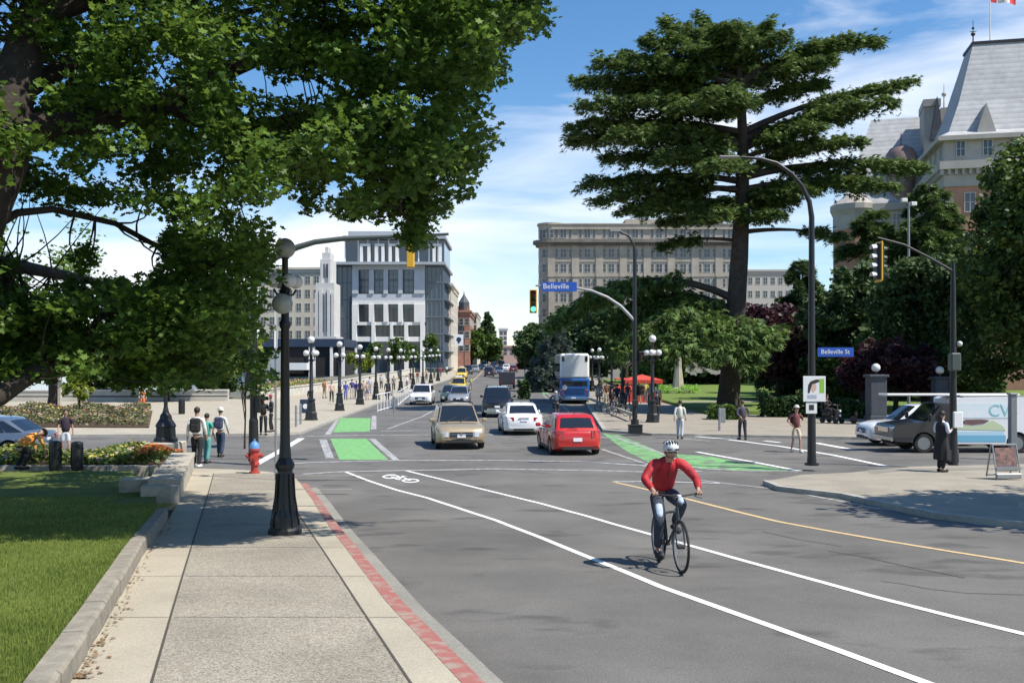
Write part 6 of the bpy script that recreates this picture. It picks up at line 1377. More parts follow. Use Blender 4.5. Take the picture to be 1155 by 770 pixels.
# ---- double-decker bus, from behind ----
def bus():
    p=G(650,455.5); t=thing('double_decker_bus','white and blue double-decker bus seen from behind in the right lane','bus',(p.x-.15,p.y+5.0,gz(p.y+3)+.012),R(90)); L=10.6;W=2.5;H=4.25; Bl=paint('bus_blue',(.018,.11,.36)); Wh=paint('bus_white',(.80,.81,.80))
    q=MB(); q.box((0,0,(.32+2.15)/2),(L,W,2.15-.32),bev=.10); q.build('lower_deck',Bl,t)
    q=MB(); q.box((0,0,(2.152+H)/2),(L*.995,W*.985,H-2.152),bev=.16); q.build('upper_deck',Wh,t)
    xr=-L/2
    q=MB(); q.box((xr-.004,0,1.72),(.02,2.05,.42),bev=.008); q.build('rear_window',M_cglass,t)
    q=MB(); q.box((xr-.004,0,1.06),(.02,1.7,.55),bev=.008); q.build('engine_grille',mat('engine_grille',(.012,.04,.12),.5),t)
    for k in range(6): q=MB(); q.box((xr-.018,0,.86+k*.08),(.012,1.6,.02)); q.build('grille_slat',Bl,t)
    q=MB(); q.box((xr+.04,0,.45),(.16,2.4,.26),bev=.04); q.build('rear_bumper',paint('bus_grey_blue',(.10,.17,.26)),t)
    q=MB(); q.box((xr-.05,.1,.52),(.02,.4,.15)); q.build('rear_plate',M_plate,t)
    for s in (-1,1):
        for z,m in ((.75,M_tl),(.98,M_tl),(1.2,M_amber)): q=MB(); q.lathe([(.085,0),(.085,.015)],10,(xr-.006,s*1.05,z),Matrix.Rotation(R(-90),4,'Y')); q.build('tail_light',m,t)
        q=MB(); q.box((xr+.018,s*.98,3.80),(.05,.22,.42),bev=.02); q.build('upper_vent',M_cglass,t)
        for k in range(6): q=MB(); x=-4.2+k*1.62; q.box((x,s*(W/2),1.72),(1.45,.014,.80),bev=.004); q.build('side_window',M_cglass,t); q=MB(); q.box((x,s*(W/2*.987),3.05),(1.5,.016,.72),bev=.004); q.build('side_window',M_cglass,t)
        q=MB(); q.box((L/2+.1,s*1.4,2.0),(.1,.2,.45),bev=.03); q.build('wing_mirror',M_trim,t)
    q=MB(); q.box((L/2,0,1.7),(.02,2.2,1.3),bev=.008); q.box((L/2-.02,0,3.2),(.06,2.1,.9),bev=.02); q.build('windscreen',M_cglass,t)
    q=MB(); q.lathe([(.22,0),(.22,.01)],16,(xr-.015,-.0+.85,1.4),Matrix.Rotation(R(-90),4,'Y')); q.build('pale_emblem',M_plate,t)
    q=MB(); q.bb(-4.9,4.9,-1.0,1.0,.2,.5); q.build('underbody',M_under,t)
    for x in (-3.3,3.1):
        for s in (-1,1): wheelpart(t,x,s*1.14,.46,.28)
bus()
# ---------------- people ----------------
SK=mat('skin',(.42,.25,.18),.6,var=.06,scale=10); SKd=mat('skin_dark',(.16,.085,.055),.6)
HRd=mat('hair_dark',(.02,.014,.010),.6,bump=.4,bscale=60,var=.2); HRb=mat('hair_brown',(.09,.05,.028),.6,bump=.4,bscale=60,var=.2); HRg=mat('hair_grey',(.30,.29,.28),.6)
_cl={}
def cloth(c,r=.85):
    k=tuple(c)
    if k not in _cl: _cl[k]=mat('cloth',c,r,var=.12,scale=9,bump=.4,bscale=22)
    return _cl[k]
M_shoe=cloth((.03,.03,.03)); M_eye=mat('eye_dark',(.01,.01,.01),.3)
def skinmesh(name,chains,m,parent,sub=1,smooth=True):
    """chains: list of (points, radii, link) ; link = index into the vertex list to start from, or None"""
    V=[];E=[];Rr=[];roots=[]
    for pts,rs,link in chains:
        prev=link
        if link is None: roots.append(len(V))
        for p,r in zip(pts,rs):
            V.append(tuple(p)); Rr.append(r if isinstance(r,tuple) else (r,r)); i=len(V)-1
            if prev is not None: E.append((prev,i))
            prev=i
    me=bpy.data.meshes.new(name); me.from_pydata(V,E,[]); me.materials.append(m); o=bpy.data.objects.new(name,me); COL.objects.link(o); o.parent=parent
    md=o.modifiers.new('skin','SKIN'); md.use_smooth_shade=True; md.branch_smoothing=.6
    if not me.skin_vertices: 
        bm=bmesh.new(); bm.from_mesh(me); bm.verts.layers.skin.verify(); bm.to_mesh(me); bm.free()
    for i,sv in enumerate(me.skin_vertices[0].data): sv.radius=Rr[i]; sv.use_root=(i in roots)
    s=o.modifiers.new('sub','SUBSURF'); s.levels=sub; s.render_levels=sub
    return o
def V3(*a): return Vector(a)
def person(label,loc,rz=0,h=1.72,top=(.2,.2,.2),leg=(.03,.03,.05),hair=HRd,stride=.0,arms='down',shorts=False,sleeve=True,skirt=None,skin=SK,hat=None,bag=None,lean=0,group=None,shoe=None,cat='person',near=False,coat=None,vest=None,phone=False,crouch=False,fat=1.0,longhair=False):
    """faces -y at rz=0"""
    t=thing('person',label,cat,tuple(loc),rz,group); k=h/1.75; f=fat
    B={}
    st=stride
    B['pel']=V3(0,0,.95);B['sp']=V3(0,-.01-lean*.3,1.13);B['ch']=V3(0,-lean*.7,1.33);B['nk']=V3(0,-.01-lean,1.49);B['hb']=V3(0,-.035-lean*1.1,1.575);B['hd']=V3(0,-.035-lean*1.1,1.655);B['ht']=V3(0,-.02-lean*1.1,1.72)
    if crouch: 
        B['pel']=V3(0,.05,.62);B['sp']=V3(0,-.12,.76);B['ch']=V3(0,-.32,.88);B['nk']=V3(0,-.47,.95);B['hb']=V3(0,-.55,.97);B['hd']=V3(0,-.63,.98);B['ht']=V3(0,-.69,.98)
    A={}
    for s in (-1,1):
        A['hip',s]=B['pel']+V3(s*.09,0,-.05)
        if crouch: A['kn',s]=V3(s*.13,-.18,.45);A['an',s]=V3(s*.13,.05,.09);A['to',s]=V3(s*.14,-.10,.04)
        else:
            A['kn',s]=V3(s*.10,-.03-s*st*.22-abs(st)*.04,.50);A['an',s]=V3(s*.10,.03-s*st*.42,.085+(.05*abs(st) if s*st<0 else 0));A['to',s]=A['an',s]+V3(s*.02,-.145,-.045)
        sh=B['ch'].lerp(B['nk'],.55)+V3(s*.175*f,.01,0); A['sh',s]=sh
        if arms=='down': e=sh+V3(s*.055,.03+s*st*.12,-.27);w=e+V3(s*.015,-.06+s*st*.16,-.235)
        elif arms=='front' or (arms=='phone' and s==1): e=sh+V3(s*.06,.0,-.27);w=e+V3(-s*.10,-.22,.05)
        elif arms=='hips': e=sh+V3(s*.15,.08,-.22);w=e+V3(-s*.13,-.10,-.14)
        elif arms=='ride': e=sh+V3(s*.10,-.14,-.20);w=e+V3(-s*.03,-.22,-.06)
        elif arms=='back': e=sh+V3(s*.09,.06,-.25);w=e+V3(-s*.14,.08,-.14)
        elif arms=='reach': e=sh+V3(s*.03,-.12,-.24);w=e+V3(0,-.05,-.22)
        else: e=sh+V3(s*.055,.03,-.27);w=e+V3(s*.015,-.06,-.235)
        A['el',s]=e;A['wr',s]=w; A['hn',s]=w+(w-e).normalized()*.09+V3(0,0,-.005)
    for d in (A,B):
        for q in d: d[q]=d[q]*k
    ch=[([B['pel'],B['sp'],B['ch'],B['nk'],B['hb'],B['hd'],B['ht']],[(.095*f*k,.07*f*k),(.085*f*k,.065*f*k),(.095*f*k,.065*f*k),(.050*k,.050*k),(.068*k,.075*k),(.078*k,.092*k),(.06*k,.07*k)],None)]
    n=7
    for s in (-1,1):
        ch.append(([A['sh',s],A['el',s],A['wr',s],A['hn',s]],[(.030*k,.030*k),(.032*k,.032*k),(.026*k,.03*k),(.020*k,.036*k)],2)); n+=4
        ch.append(([A['hip',s],A['kn',s],A['an',s],A['to',s]],[.072*k*f,.050*k,.038*k,.032*k],0)); n+=4
    if near:
        for s in (-1,1):
            w=A['wr',s];hn=A['hn',s];d=(hn-w).normalized(); sd_=d.cross(V3(1,0,0)); sd_=sd_.normalized() if sd_.length>.1 else V3(0,1,0); ax=d.cross(sd_)
            for j in range(4):
                o=hn+sd_*(.024-.016*j)*k; l=(.075,.085,.08,.062)[j]*k
                ch.append(([o-d*.01,o+d*l*.55,o+d*l*.95-ax*s*.01],[.009*k,.008*k,.006*k],None))
            ch.append(([w+d*.03,w+d*.055+sd_*.035,w+d*.09+sd_*.045],[.010*k,.009*k,.007*k],None))
    ch.append(([B['hd']+V3(0,-.08*k,-.005*k),B['hd']+V3(0,-.108*k,-.022*k)],[.012*k,.012*k],None))
    skinmesh('body',ch,skin,t,1)
    g=.013*k; tc_=cloth(top)
    # top
    ch=[([B['pel']+V3(0,0,-.06),B['sp'],B['ch'],B['ch'].lerp(B['nk'],.80),B['nk']],[((.150*f)*k+g,(.115*f)*k+g),((.140*f)*k+g,(.108*f)*k+g),((.165*f)*k+g,(.118*f)*k+g),(.105*k,.085*k),(.062*k,.062*k)],None)]
    for s in (-1,1):
        e=A['el',s]; w=A['wr',s]
        o_=B['ch'].lerp(A['sh',s],.45)
        if sleeve: ch.append(([o_,A['sh',s],e,e.lerp(w,.93)],[.07*k,.070*k,.054*k,.043*k],None))
        else: ch.append(([o_,A['sh',s],A['sh',s].lerp(e,.75)],[.07*k,.070*k,.060*k],None))
    skinmesh('top',ch,tc_,t,1)
    if vest: 
        skinmesh('safety_vest',[([B['pel']+V3(0,0,.06),B['sp'],B['ch'],B['ch'].lerp(B['nk'],.72)],[((.170*f)*k+g,(.132*f)*k+g),((.160*f)*k+g,(.126*f)*k+g),((.185*f)*k+g,(.136*f)*k+g),(.12*k,.10*k)],None)],cloth(vest),t,1)
    lc=cloth(leg); ch=[([B['pel']+V3(0,0,.05),B['pel']+V3(0,0,-.02)],[(.142*f*k+g*.6,.108*f*k+g*.6),(.14*f*k+g,.11*f*k+g)],None)]
    for s in (-1,1):
        kn=A['kn',s];an=A['an',s]
        if shorts: ch.append(([A['hip',s],A['hip',s].lerp(kn,.85)],[.09*k*f,.078*k*f],1))
        else: ch.append(([A['hip',s]+V3(0,0,.03*k),kn,an],[.104*k*f,.078*k,.062*k],None))
    if not skirt: skinmesh('shorts' if shorts else 'trousers',ch,lc,t,1)
    for s in (-1,1):
        q=MB(); a=A['an',s]; b=A['to',s]; d=(b-a); d.z=0; yaw=math.atan2(d.y,d.x); q.box((a+V3(0,0,-.042*k)+d*.42),(.27*k,.095*k,.085*k),rot=yaw,bev=.03*k); q.build('shoe',shoe or M_shoe,t,smooth=True)
    if skirt or coat:
        c_=cloth(skirt or coat); zl=(.45 if skirt else .36)*k; zt=(1.0 if skirt else 1.36)*k; q=MB(); pr_=[(.24,zl),(.225,zl+.02),(.19,.8*k),(.155,1.0*k),(.16,1.12*k)] if not coat else [(.25,zl),(.24,zl+.3*k),(.20,.85*k),(.17,1.08*k),(.185,1.28*k),(.17,1.38*k),(.10,1.44*k)]
        q.lathe([(r*k,z) for r,z in pr_],18,M=Matrix.Diagonal((1,.72,1,1)))
        q.v=[(x*(1+.06*sin(9*math.atan2(y,x))*(z<.9*k)),y*(1+.06*sin(9*math.atan2(y,x))*(z<.9*k)),z) for x,y,z in q.v]
        q.build('coat' if coat else 'skirt',c_,t,smooth=True)
    # hair or hat
    hc=B['hd']; up=(B['ht']-B['hb']).normalized(); rot=V3(0,0,1).rotation_difference(up).to_matrix().to_4x4()
    q=MB(); q.sph((0,0,0),(.090*k,.104*k,.100*k),14,10); keep=[]
    vs=q.v; fs=[f_ for f_ in q.f if not all((vs[i][1]<-.035*k and vs[i][2]<.045*k) or vs[i][2]<-.055*k for i in f_)]
    hq=MB(); hq.add(vs,fs,Matrix.Translation(hc+up*.022*k+V3(0,.010*k,0))@rot)
    if longhair: hq.sph(B['nk']+V3(0,.075*k,.02*k),(.085*k,.05*k,.16*k),10,8)
    if hair: hq.build('hair',hair,t,smooth=True)
    if hat:
        q=MB(); q.lathe([(.125,.0),(.123,.012),(.097,.014),(.092,.06),(.06,.10),(.001,.112)],16,M=Matrix.Translation(hc+up*.045*k+V3(0,-.005,0))@rot); q.build('hat',cloth(hat),t,smooth=True)
    if near:
        for s in (-1,1): q=MB(); q.sph(B['hd']+V3(s*.03*k,-.083*k,.008*k),.009*k,6,5); q.build('eye',M_eye,t)
        q=MB(); q.box(B['hd']+V3(0,-.086*k,-.048*k),(.042*k,.012*k,.009*k)); q.build('mouth',mat('lips',(.30,.11,.09),.6),t)
    if bag:
        c_,side_=bag; 
        if side_=='back': q=MB(); q.box(B['ch']+V3(0,.20*k,-.08*k),(.30*k,.17*k,.42*k),bev=.05*k); q.box(B['ch']+V3(0,.29*k,-.15*k),(.22*k,.05*k,.20*k),bev=.02*k); o=q.build('backpack',cloth(c_))
        else: s=side_; q=MB(); q.box(A['wr',s]+V3(s*.05,.02,-.05 if s>0 else -.02),(.12*k,.28*k,.24*k),bev=.03*k); q.tube([A['wr',s]+V3(s*.05,0,.06),B['nk']+V3(-s*.02,-.02,-.02)],.012,5); o=q.build('shoulder_bag',cloth(c_))
        o.location=loc; o.rotation_euler=(0,0,rz); tag(o,'backpack worn by the '+label[:200] if False else None); o['label']=('backpack' if side_=='back' else 'shoulder bag')+' carried by '+BAGL.get(label,'a walker'); o['category']='bag'
    if phone: 
        q=MB(); q.box(A['hn',1]+V3(-.02,-.03,.03),(.07,.012,.14),bev=.004); o=q.build('phone',M_trim); o.location=loc; o.rotation_euler=(0,0,rz); tag(o,'small dark phone held up by '+BAGL.get(label,'a walker'),'phone')
    return t
BAGL={}
NV=(.02,.03,.08);BK=(.015,.015,.018);JN=(.06,.10,.18);WH=(.70,.70,.68);GR=(.20,.20,.21);TN=(.42,.34,.24)
# left corner group
l='person in a white top with a dark backpack, leftmost of the corner trio'; BAGL[l]='the white-topped person at the left corner'
person(l,G(222,527,SW),R(185),1.80,WH,BK,HRd,.35,near=True,shoe=cloth(WH),bag=(BK,'back'))
person('person in a green top between the two others at the left corner',G(233,522,.02),R(170),1.62,(.05,.30,.25),(.10,.30,.28),HRd,.3,near=True,sleeve=False)
l='person with a pale cap and white top, rightmost of the corner trio'; BAGL[l]='the pale-capped person of the corner trio'
person(l,G(248.5,515,.02),R(180),1.70,(.6,.62,.62),(.03,.05,.09),HRb,.4,near=True,hat=(.65,.62,.55),bag=((.04,.05,.09),'back'))
# behind the flower bed
person('stooping person in an orange and yellow vest tending the flower bed',at(24,Y0-.1,LO),R(150),1.75,(.62,.35,.08),BK,None,crouch=True,arms='reach',hat=(.05,.05,.05),vest=(.75,.28,.06),near=True)
person('person in a dark top with white shorts beside the parked cars at left',at(74,33.5,.05),R(30),1.68,(.03,.02,.035),(.5,.52,.56),HRd,.3,shorts=True,sleeve=False,near=True)
person('person in a black outfit bending near the left signal mast',at(297,44,SW),R(20),1.7,BK,BK,HRd,.2,near=True,arms='front')
person('person in a dark jacket and red cap right of the left signal mast',at(306,46,SW),R(-60),1.72,(.03,.03,.035),BK,None,.2,near=True,hat=(.35,.03,.05),arms='front')
person('worker in an orange vest and white shirt beyond the far flower bed',at(161,68,SW),R(0),1.7,WH,(.60,.16,.05),HRb,.1,vest=(.75,.22,.06),near=True)
# causeway walkers
cw=[(350,70,'walker in a navy jacket just behind the dark sign box',NV,JN,HRd,160),(374,84,'walker in a pale salmon shirt left of the thick kerb lamp',(.60,.40,.32),BK,HRb,20),(390,88,'walker in royal blue just right of the thick kerb lamp',(.05,.07,.35),(.10,.13,.35),HRd,10),(397,92,'walker in dark violet with white trousers among the blue group',(.06,.05,.20),(.5,.5,.5),HRb,190),(402,90,'walker in deep blue at the right of the blue group',(.03,.04,.20),JN,HRd,20),(410,96,'walker in a pink top by the third causeway lamp',(.55,.36,.36),GR,HRb,0),(417,104,'walker in lavender white between the third and fourth lamps',(.50,.50,.62),(.3,.3,.4),HRd,180),(414,88,'walker in a beige shirt in front of the pink-topped one',TN,JN,HRg,190),(437,88,'person in dark clothes behind the white bike barrier',(.04,.05,.05),BK,HRd,180),(444,112,'walker in grey beyond the bike barrier',GR,BK,HRd,0),(459,120,'walker in white beyond the bike barrier lamp',WH,JN,HRb,10),(463,136,'walker in black above the white compact SUV',BK,BK,HRd,170),(471,140,'walker in maroon left of the small lamps',(.22,.04,.05),GR,HRd,0),(481,150,'walker in tan near the distant lamps',TN,NV,HRb,180),(490,158,'tiny walker in dark green by the distant kerb',(.04,.10,.05),BK,HRd,0),(531,116,'person in a yellow-green top standing right of the taxi',(.40,.46,.20),GR,HRb,0),(497,170,'tiny walker in red far along the left pavement',(.4,.05,.05),JN,HRd,0),(504,185,'tiny walker in white far along the left pavement',WH,BK,HRd,180),(366,92,'walker in orange and tan near the white causeway wall',(.5,.25,.12),TN,HRb,150),(384.5,100,'walker in pale blue behind the thick kerb lamp',(.35,.45,.6),WH,HRg,0),(424,100,'walker in black hidden behind the fourth lamp',BK,JN,HRd,30),(430,118,'walker in pale grey beside the white wall end',(.45,.45,.45),BK,HRd,0)]
for i,(px,d,l,a,b,hr,r) in enumerate(cw): person(l,at(px,d,SW if px<520 else .02),R(r),1.6+.05*(i*3%5),a,b,hr,.35*(1 if i%3 else -.5),group='walkers along the causeway pavement',sleeve=i%2==0,shorts=i%4==3)
# garden side walkers
person('person in a white jacket and pale jeans crossing left of the grey post',G(767,494.5,.012),R(165),1.70,(.68,.66,.58),(.42,.47,.55),HRd,.35,near=True)
person('person in a dark purple-grey jacket walking away in front of the cedar',G(837.5,495.8,.012),R(185),1.72,(.075,.06,.085),(.035,.03,.045),HRb,.3,near=True,arms='back',fat=1.08)
l='person in cream shorts and a light cap crossing toward us with red pack straps'; BAGL[l]='the cream-shorted person crossing'
person(l,G(898,510,.012),R(8),1.72,(.16,.05,.05),(.60,.50,.36),HRb,.4,near=True,shorts=True,sleeve=False,hat=(.6,.58,.52),shoe=cloth(WH),arms='hips',bag=((.10,.03,.04),'back'))
l='person with rolled white sleeves in a long black coat dress by the mast'; BAGL[l]='the long-coated person'
person(l,G(1062,532,SW),R(115),1.74,(.55,.58,.68),BK,HRd,.1,near=True,coat=(.014,.014,.017),arms='front',longhair=True,phone=False)
q=MB(); q.box((0,0,.28),(.42,.28,.50),bev=.08); o=q.build('tote_bag',mat('dark_bag_fabric',(.03,.03,.035),.8),None,smooth=True); o.location=G(1073,524,SW); tag(o,'dark bag on the ground at the foot of the right signal mast','bag')
gw=[(675,76,'person in white and beige right of the bus',(.5,.46,.4),GR,HRb,0),(684,80,'person in a brown top walking right of the bus',(.16,.07,.04),TN,HRd,20),(696,70,'person in a navy jacket with a white bag before the lamps',NV,BK,HRd,180),(701,92,'person in a pink top beside the red cart',(.5,.18,.2),WH,HRb,0),(708,78,'person in dark grey right of the navy-jacketed one',(.05,.05,.06),JN,HRd,10),(713,96,'person in red in front of the canopy stand',(.45,.05,.05),WH,HRd,0),(721,80,'person in orange under the red-orange canopy',(.55,.22,.06),TN,HRb,180),(728,82,'person in yellow under the right end of the canopy',(.55,.42,.12),GR,HRb,0),(741,56,'person in black sitting height by the tall dark lamp',BK,BK,HRd,170),(733,74,'person in cream near the tall dark garden lamp',(.55,.5,.38),JN,HRb,0),(690,64,'person in black jacket near the low concrete barrier',BK,NV,HRd,0),(679,104,'distant person in olive by the bus corner',(.12,.14,.05),GR,HRb,0),(741.5,68,'person in a white cap behind the tall dark lamp',WH,BK,HRg,0)]
for i,(px,d,l,a,b,hr,r) in enumerate(gw): person(l,at(px,d,SW),R(r),1.6+.05*(i*2%5),a,b,hr,.3,group='people on the garden pavement',sleeve=i%2==1,shorts=i%4==2)
# mobility scooter rider by the pillar
b=at(938,53,SW); t=thing('mobility_scooter','black mobility scooter with two small white lamps by the dark bushes','scooter',tuple(b),R(-60)); q=MB(); q.box((.05,0,.28),(1.1,.5,.14),bev=.05); q.box((-.3,0,.50),(.45,.48,.30),bev=.06); q.box((.48,0,.5),(.18,.42,.55),bev=.05); q.tube([(.5,0,.5),(.36,0,1.0)],.04); q.build('body',M_plast,t)
q=MB(); q.box((-.3,0,.68),(.46,.46,.1),bev=.04); q.box((-.52,0,.95),(.1,.44,.5),bev=.04); q.build('seat',M_trim,t)
q=MB(); q.tube([(.34,-.28,1.0),(.36,0,1.0),(.34,.28,1.0)],.022); q.build('handlebar',M_trim,t)
for x,y in ((.48,-.24),(.48,.24),(-.4,-.27),(-.4,.27)): q=MB(); q.lathe([(.06,-.05),(.15,-.05),(.16,0),(.15,.05),(.06,.05)],14,(x,y,.16),Matrix.Rotation(R(90),4,'X')); q.build('wheel',M_tyre,t)
for z in (.45,.68): q=MB(); q.sph((.58,0,z),.065,10,8); q.build('headlight',M_swhite,t)
def seated(label,loc,rz,seat,top,leg,hair,skin=SK,hat=None,foot=.12):
    t=thing('person',label,'person',tuple(loc),rz); z=seat
    Bp=[V3(0,.0,z+.1),V3(0,.02,z+.28),V3(0,0,z+.48),V3(0,-.02,z+.63),V3(0,-.05,z+.71),V3(0,-.05,z+.79),V3(0,-.04,z+.86)]
    ch=[(Bp,[(.095,.075),(.09,.07),(.10,.07),.05,(.07,.075),(.078,.092),(.06,.07)],None)]; cl=[([Bp[0],Bp[1],Bp[2],Bp[2].lerp(Bp[3],.7)],[(.15,.12),(.145,.115),(.165,.115),.08],None)]; tr_=[([Bp[0],Bp[0]+V3(0,-.03,-.02)],[(.14,.11),.12],None)]
    for s in (-1,1):
        sh=V3(s*.175,0,z+.56);el=V3(s*.25,-.14,z+.33);wr=V3(s*.22,-.40,z+.34);hn=V3(s*.21,-.47,z+.34)
        hp=V3(s*.09,-.02,z+.08);kn=V3(s*.13,-.44,z+.10);an=V3(s*.12,-.50,foot+.08);to=V3(s*.13,-.62,foot+.04)
        ch+=[([sh,el,wr,hn],[.03,.032,.026,.03],2),([hp,kn,an,to],[.085,.056,.038,.032],0)]; cl.append(([Bp[2].lerp(sh,.5),sh,el,wr.lerp(el,.1)],[.07,.068,.05,.04],None)); tr_.append(([hp,kn,an],[.10,.075,.06],None))
    skinmesh('body',ch,skin,t); skinmesh('top',cl,cloth(top),t); skinmesh('trousers',tr_,cloth(leg),t)
    q=MB(); q.sph((0,-.04,z+.815),(.09,.10,.095),12,8); q.f=[f_ for f_ in q.f if not all(q.v[i][1]<-.07 and q.v[i][2]<z+.85 for i in f_)]; q.m=[0]*len(q.f); q.build('hair',hair,t,smooth=True)
    return t
seated('person in black riding the mobility scooter beside the dark bushes',b+Vector((-.2,.28,0)),R(30),.66,BK,BK,HRd,foot=.33)
q=MB(); q.box((0,0,.2),(.4,.3,.38),bev=.10); q.box((.12,0,.5),(.12,.1,.3),bev=.04); o=q.build('bundle',mat('red_brown_bundle',(.10,.04,.04),.8,col2=(.2,.12,.1),scale=8),None,smooth=True); o.location=at(963,53,SW); tag(o,'small dark red bundle on the pavement left of the stone pillar','bundle')
# ---------------- bicycles ----------------
def bicycle(label,loc,rz,frame,group=None,det=True,steer=0):
    """front toward +x, origin on the ground midway between the wheels; wheel radius .34"""
    t=thing('bicycle',label,'bicycle',tuple(loc),rz,group); r=.345; F_=V3(.52,0,r);Rw=V3(-.52,0,r); bb=V3(-.09,0,.29); seatT=V3(-.27,0,.80); headT=V3(.37,0,.84);headB=V3(.41,0,.66)
    for nm,c in (('wheel',F_),('wheel',Rw)):
        q=MB(); n=36; q2=MB()
        pts=[V3(cos(2*PI*k/n)*(r-.018),0,sin(2*PI*k/n)*(r-.018)) for k in range(n+1)]; q.tube(pts,.0185,8,False); o=q.build(nm,M_tyre,t,smooth=True,loc=c)
        q=MB(); q.tube([p*.925 for p in pts],.011,6,False); q.build('rim',M_chrome if 0 else mat('bike_rim',(.30,.31,.32),.35,.6),o,smooth=True)
        q=MB()
        for k in range(28): a=2*PI*k/28; s=.025 if k%2 else -.025; a2=a+(.35 if (k//2)%2 else -.35); q.tube([(cos(a2)*.025,s,sin(a2)*.025),(cos(a)*(r-.03),0,sin(a)*(r-.03))],.0014 if det else .003,3,False)
        q.build('spokes',M_galv,o); q=MB(); q.lathe([(.022,-.05),(.03,-.045),(.03,.045),(.022,.05)],10,M=Matrix.Rotation(R(90),4,'X')); q.build('hub',M_trim,o)
    q=MB(); q.tube([headB,bb],.02,8); q.tube([headT-V3(-.01,0,.05),seatT+V3(.03,0,-.10)],.017,8); q.tube([bb,seatT],.017,8); q.tube([headT,headB],.022,8)
    for s in (-1,1): q.tube([bb+V3(0,s*.03,0),Rw+V3(0,s*.06,0)],.011,6); q.tube([seatT+V3(.02,s*.02,-.12),Rw+V3(0,s*.06,0)],.009,6)
    q.build('frame',frame,t,smooth=True)
    q=MB(); 
    for s in (-1,1): q.tube([headB+V3(.01,s*.03,-.01),headB+V3(.04,s*.055,-.10),F_+V3(0,s*.055,0)],[.016,.014,.010],8)
    q.tube([headB+V3(.01,-.04,-.01),headB+V3(.01,.04,-.01)],.018,6); q.build('fork',frame,t,smooth=True)
    q=MB(); q.tube([headT,headT+V3(-.015,0,.10),headT+V3(.05,0,.15)],.016,8); q.build('stem',M_trim,t)
    q=MB(); hb=headT+V3(.05,0,.155); q.tube([hb+V3(-.07,-.33,.02),hb+V3(-.03,-.20,.015),hb+V3(.01,-.06,0),hb+V3(.01,.06,0),hb+V3(-.03,.20,.015),hb+V3(-.07,.33,.02)],.0125,8); 
    q.build('handlebar',M_trim,t,smooth=True)
    for s in (-1,1):
        q=MB(); q.tube([hb+V3(-.045,s*.24,.017),hb+V3(-.072,s*.335,.021)],.018,8); q.build('grip',M_tyre,t); q=MB(); q.tube([hb+V3(-.0,s*.22,.0),hb+V3(.03,s*.26,-.02),hb+V3(.01,s*.32,-.03)],.007,5); q.build('brake_lever',M_trim,t)
    q=MB(); q.tube([seatT,seatT+V3(-.03,0,.12)],.013,8); q.build('seat_post',M_trim,t)
    q=MB(); q.box(seatT+V3(-.05,0,.15),(.26,.15,.05),bev=.024); q.box(seatT+V3(.08,0,.15),(.14,.05,.04),bev=.018); q.build('saddle',M_trim,t,smooth=True)
    q=MB(); q.lathe([(.09,-.004),(.09,.004)],24,bb+V3(0,-.05,0),Matrix.Rotation(R(90),4,'X')); o=q.build('chainring',M_trim,t)
    for s,a in ((-1,-80),(1,100)):
        e=bb+V3(cos(R(a))*.17,s*.075,sin(R(a))*.17); q=MB(); q.tube([bb+V3(0,s*.06,0),e],.012,6); c=q.build('crank',M_galv,t); q=MB(); q.box(e+V3(0,s*.055,0),(.09,.095,.022),bev=.006); q.build('pedal',M_trim,c)
    q=MB(); q.tube([bb+V3(0,-.05,.09),Rw+V3(0,-.05,.035)],.006,4); q.tube([bb+V3(0,-.05,-.09),Rw+V3(0,-.05,-.035)],.006,4); q.build('chain',M_trim,t)
    if det: q=MB(); q.box(hb+V3(.05,0,.0),(.05,.05,.04),bev=.01); q.build('front_light',M_swhite,t); q=MB(); q.tube([hb+V3(.01,.1,0),hb+V3(.09,.06,-.05),headT+V3(.06,.02,-.06)],.004,4); q.tube([hb+V3(.01,-.1,0),hb+V3(.09,-.06,-.05),F_+V3(-.02,-.06,.2)],.004,4); q.build('cables',M_trim,t)
    return t
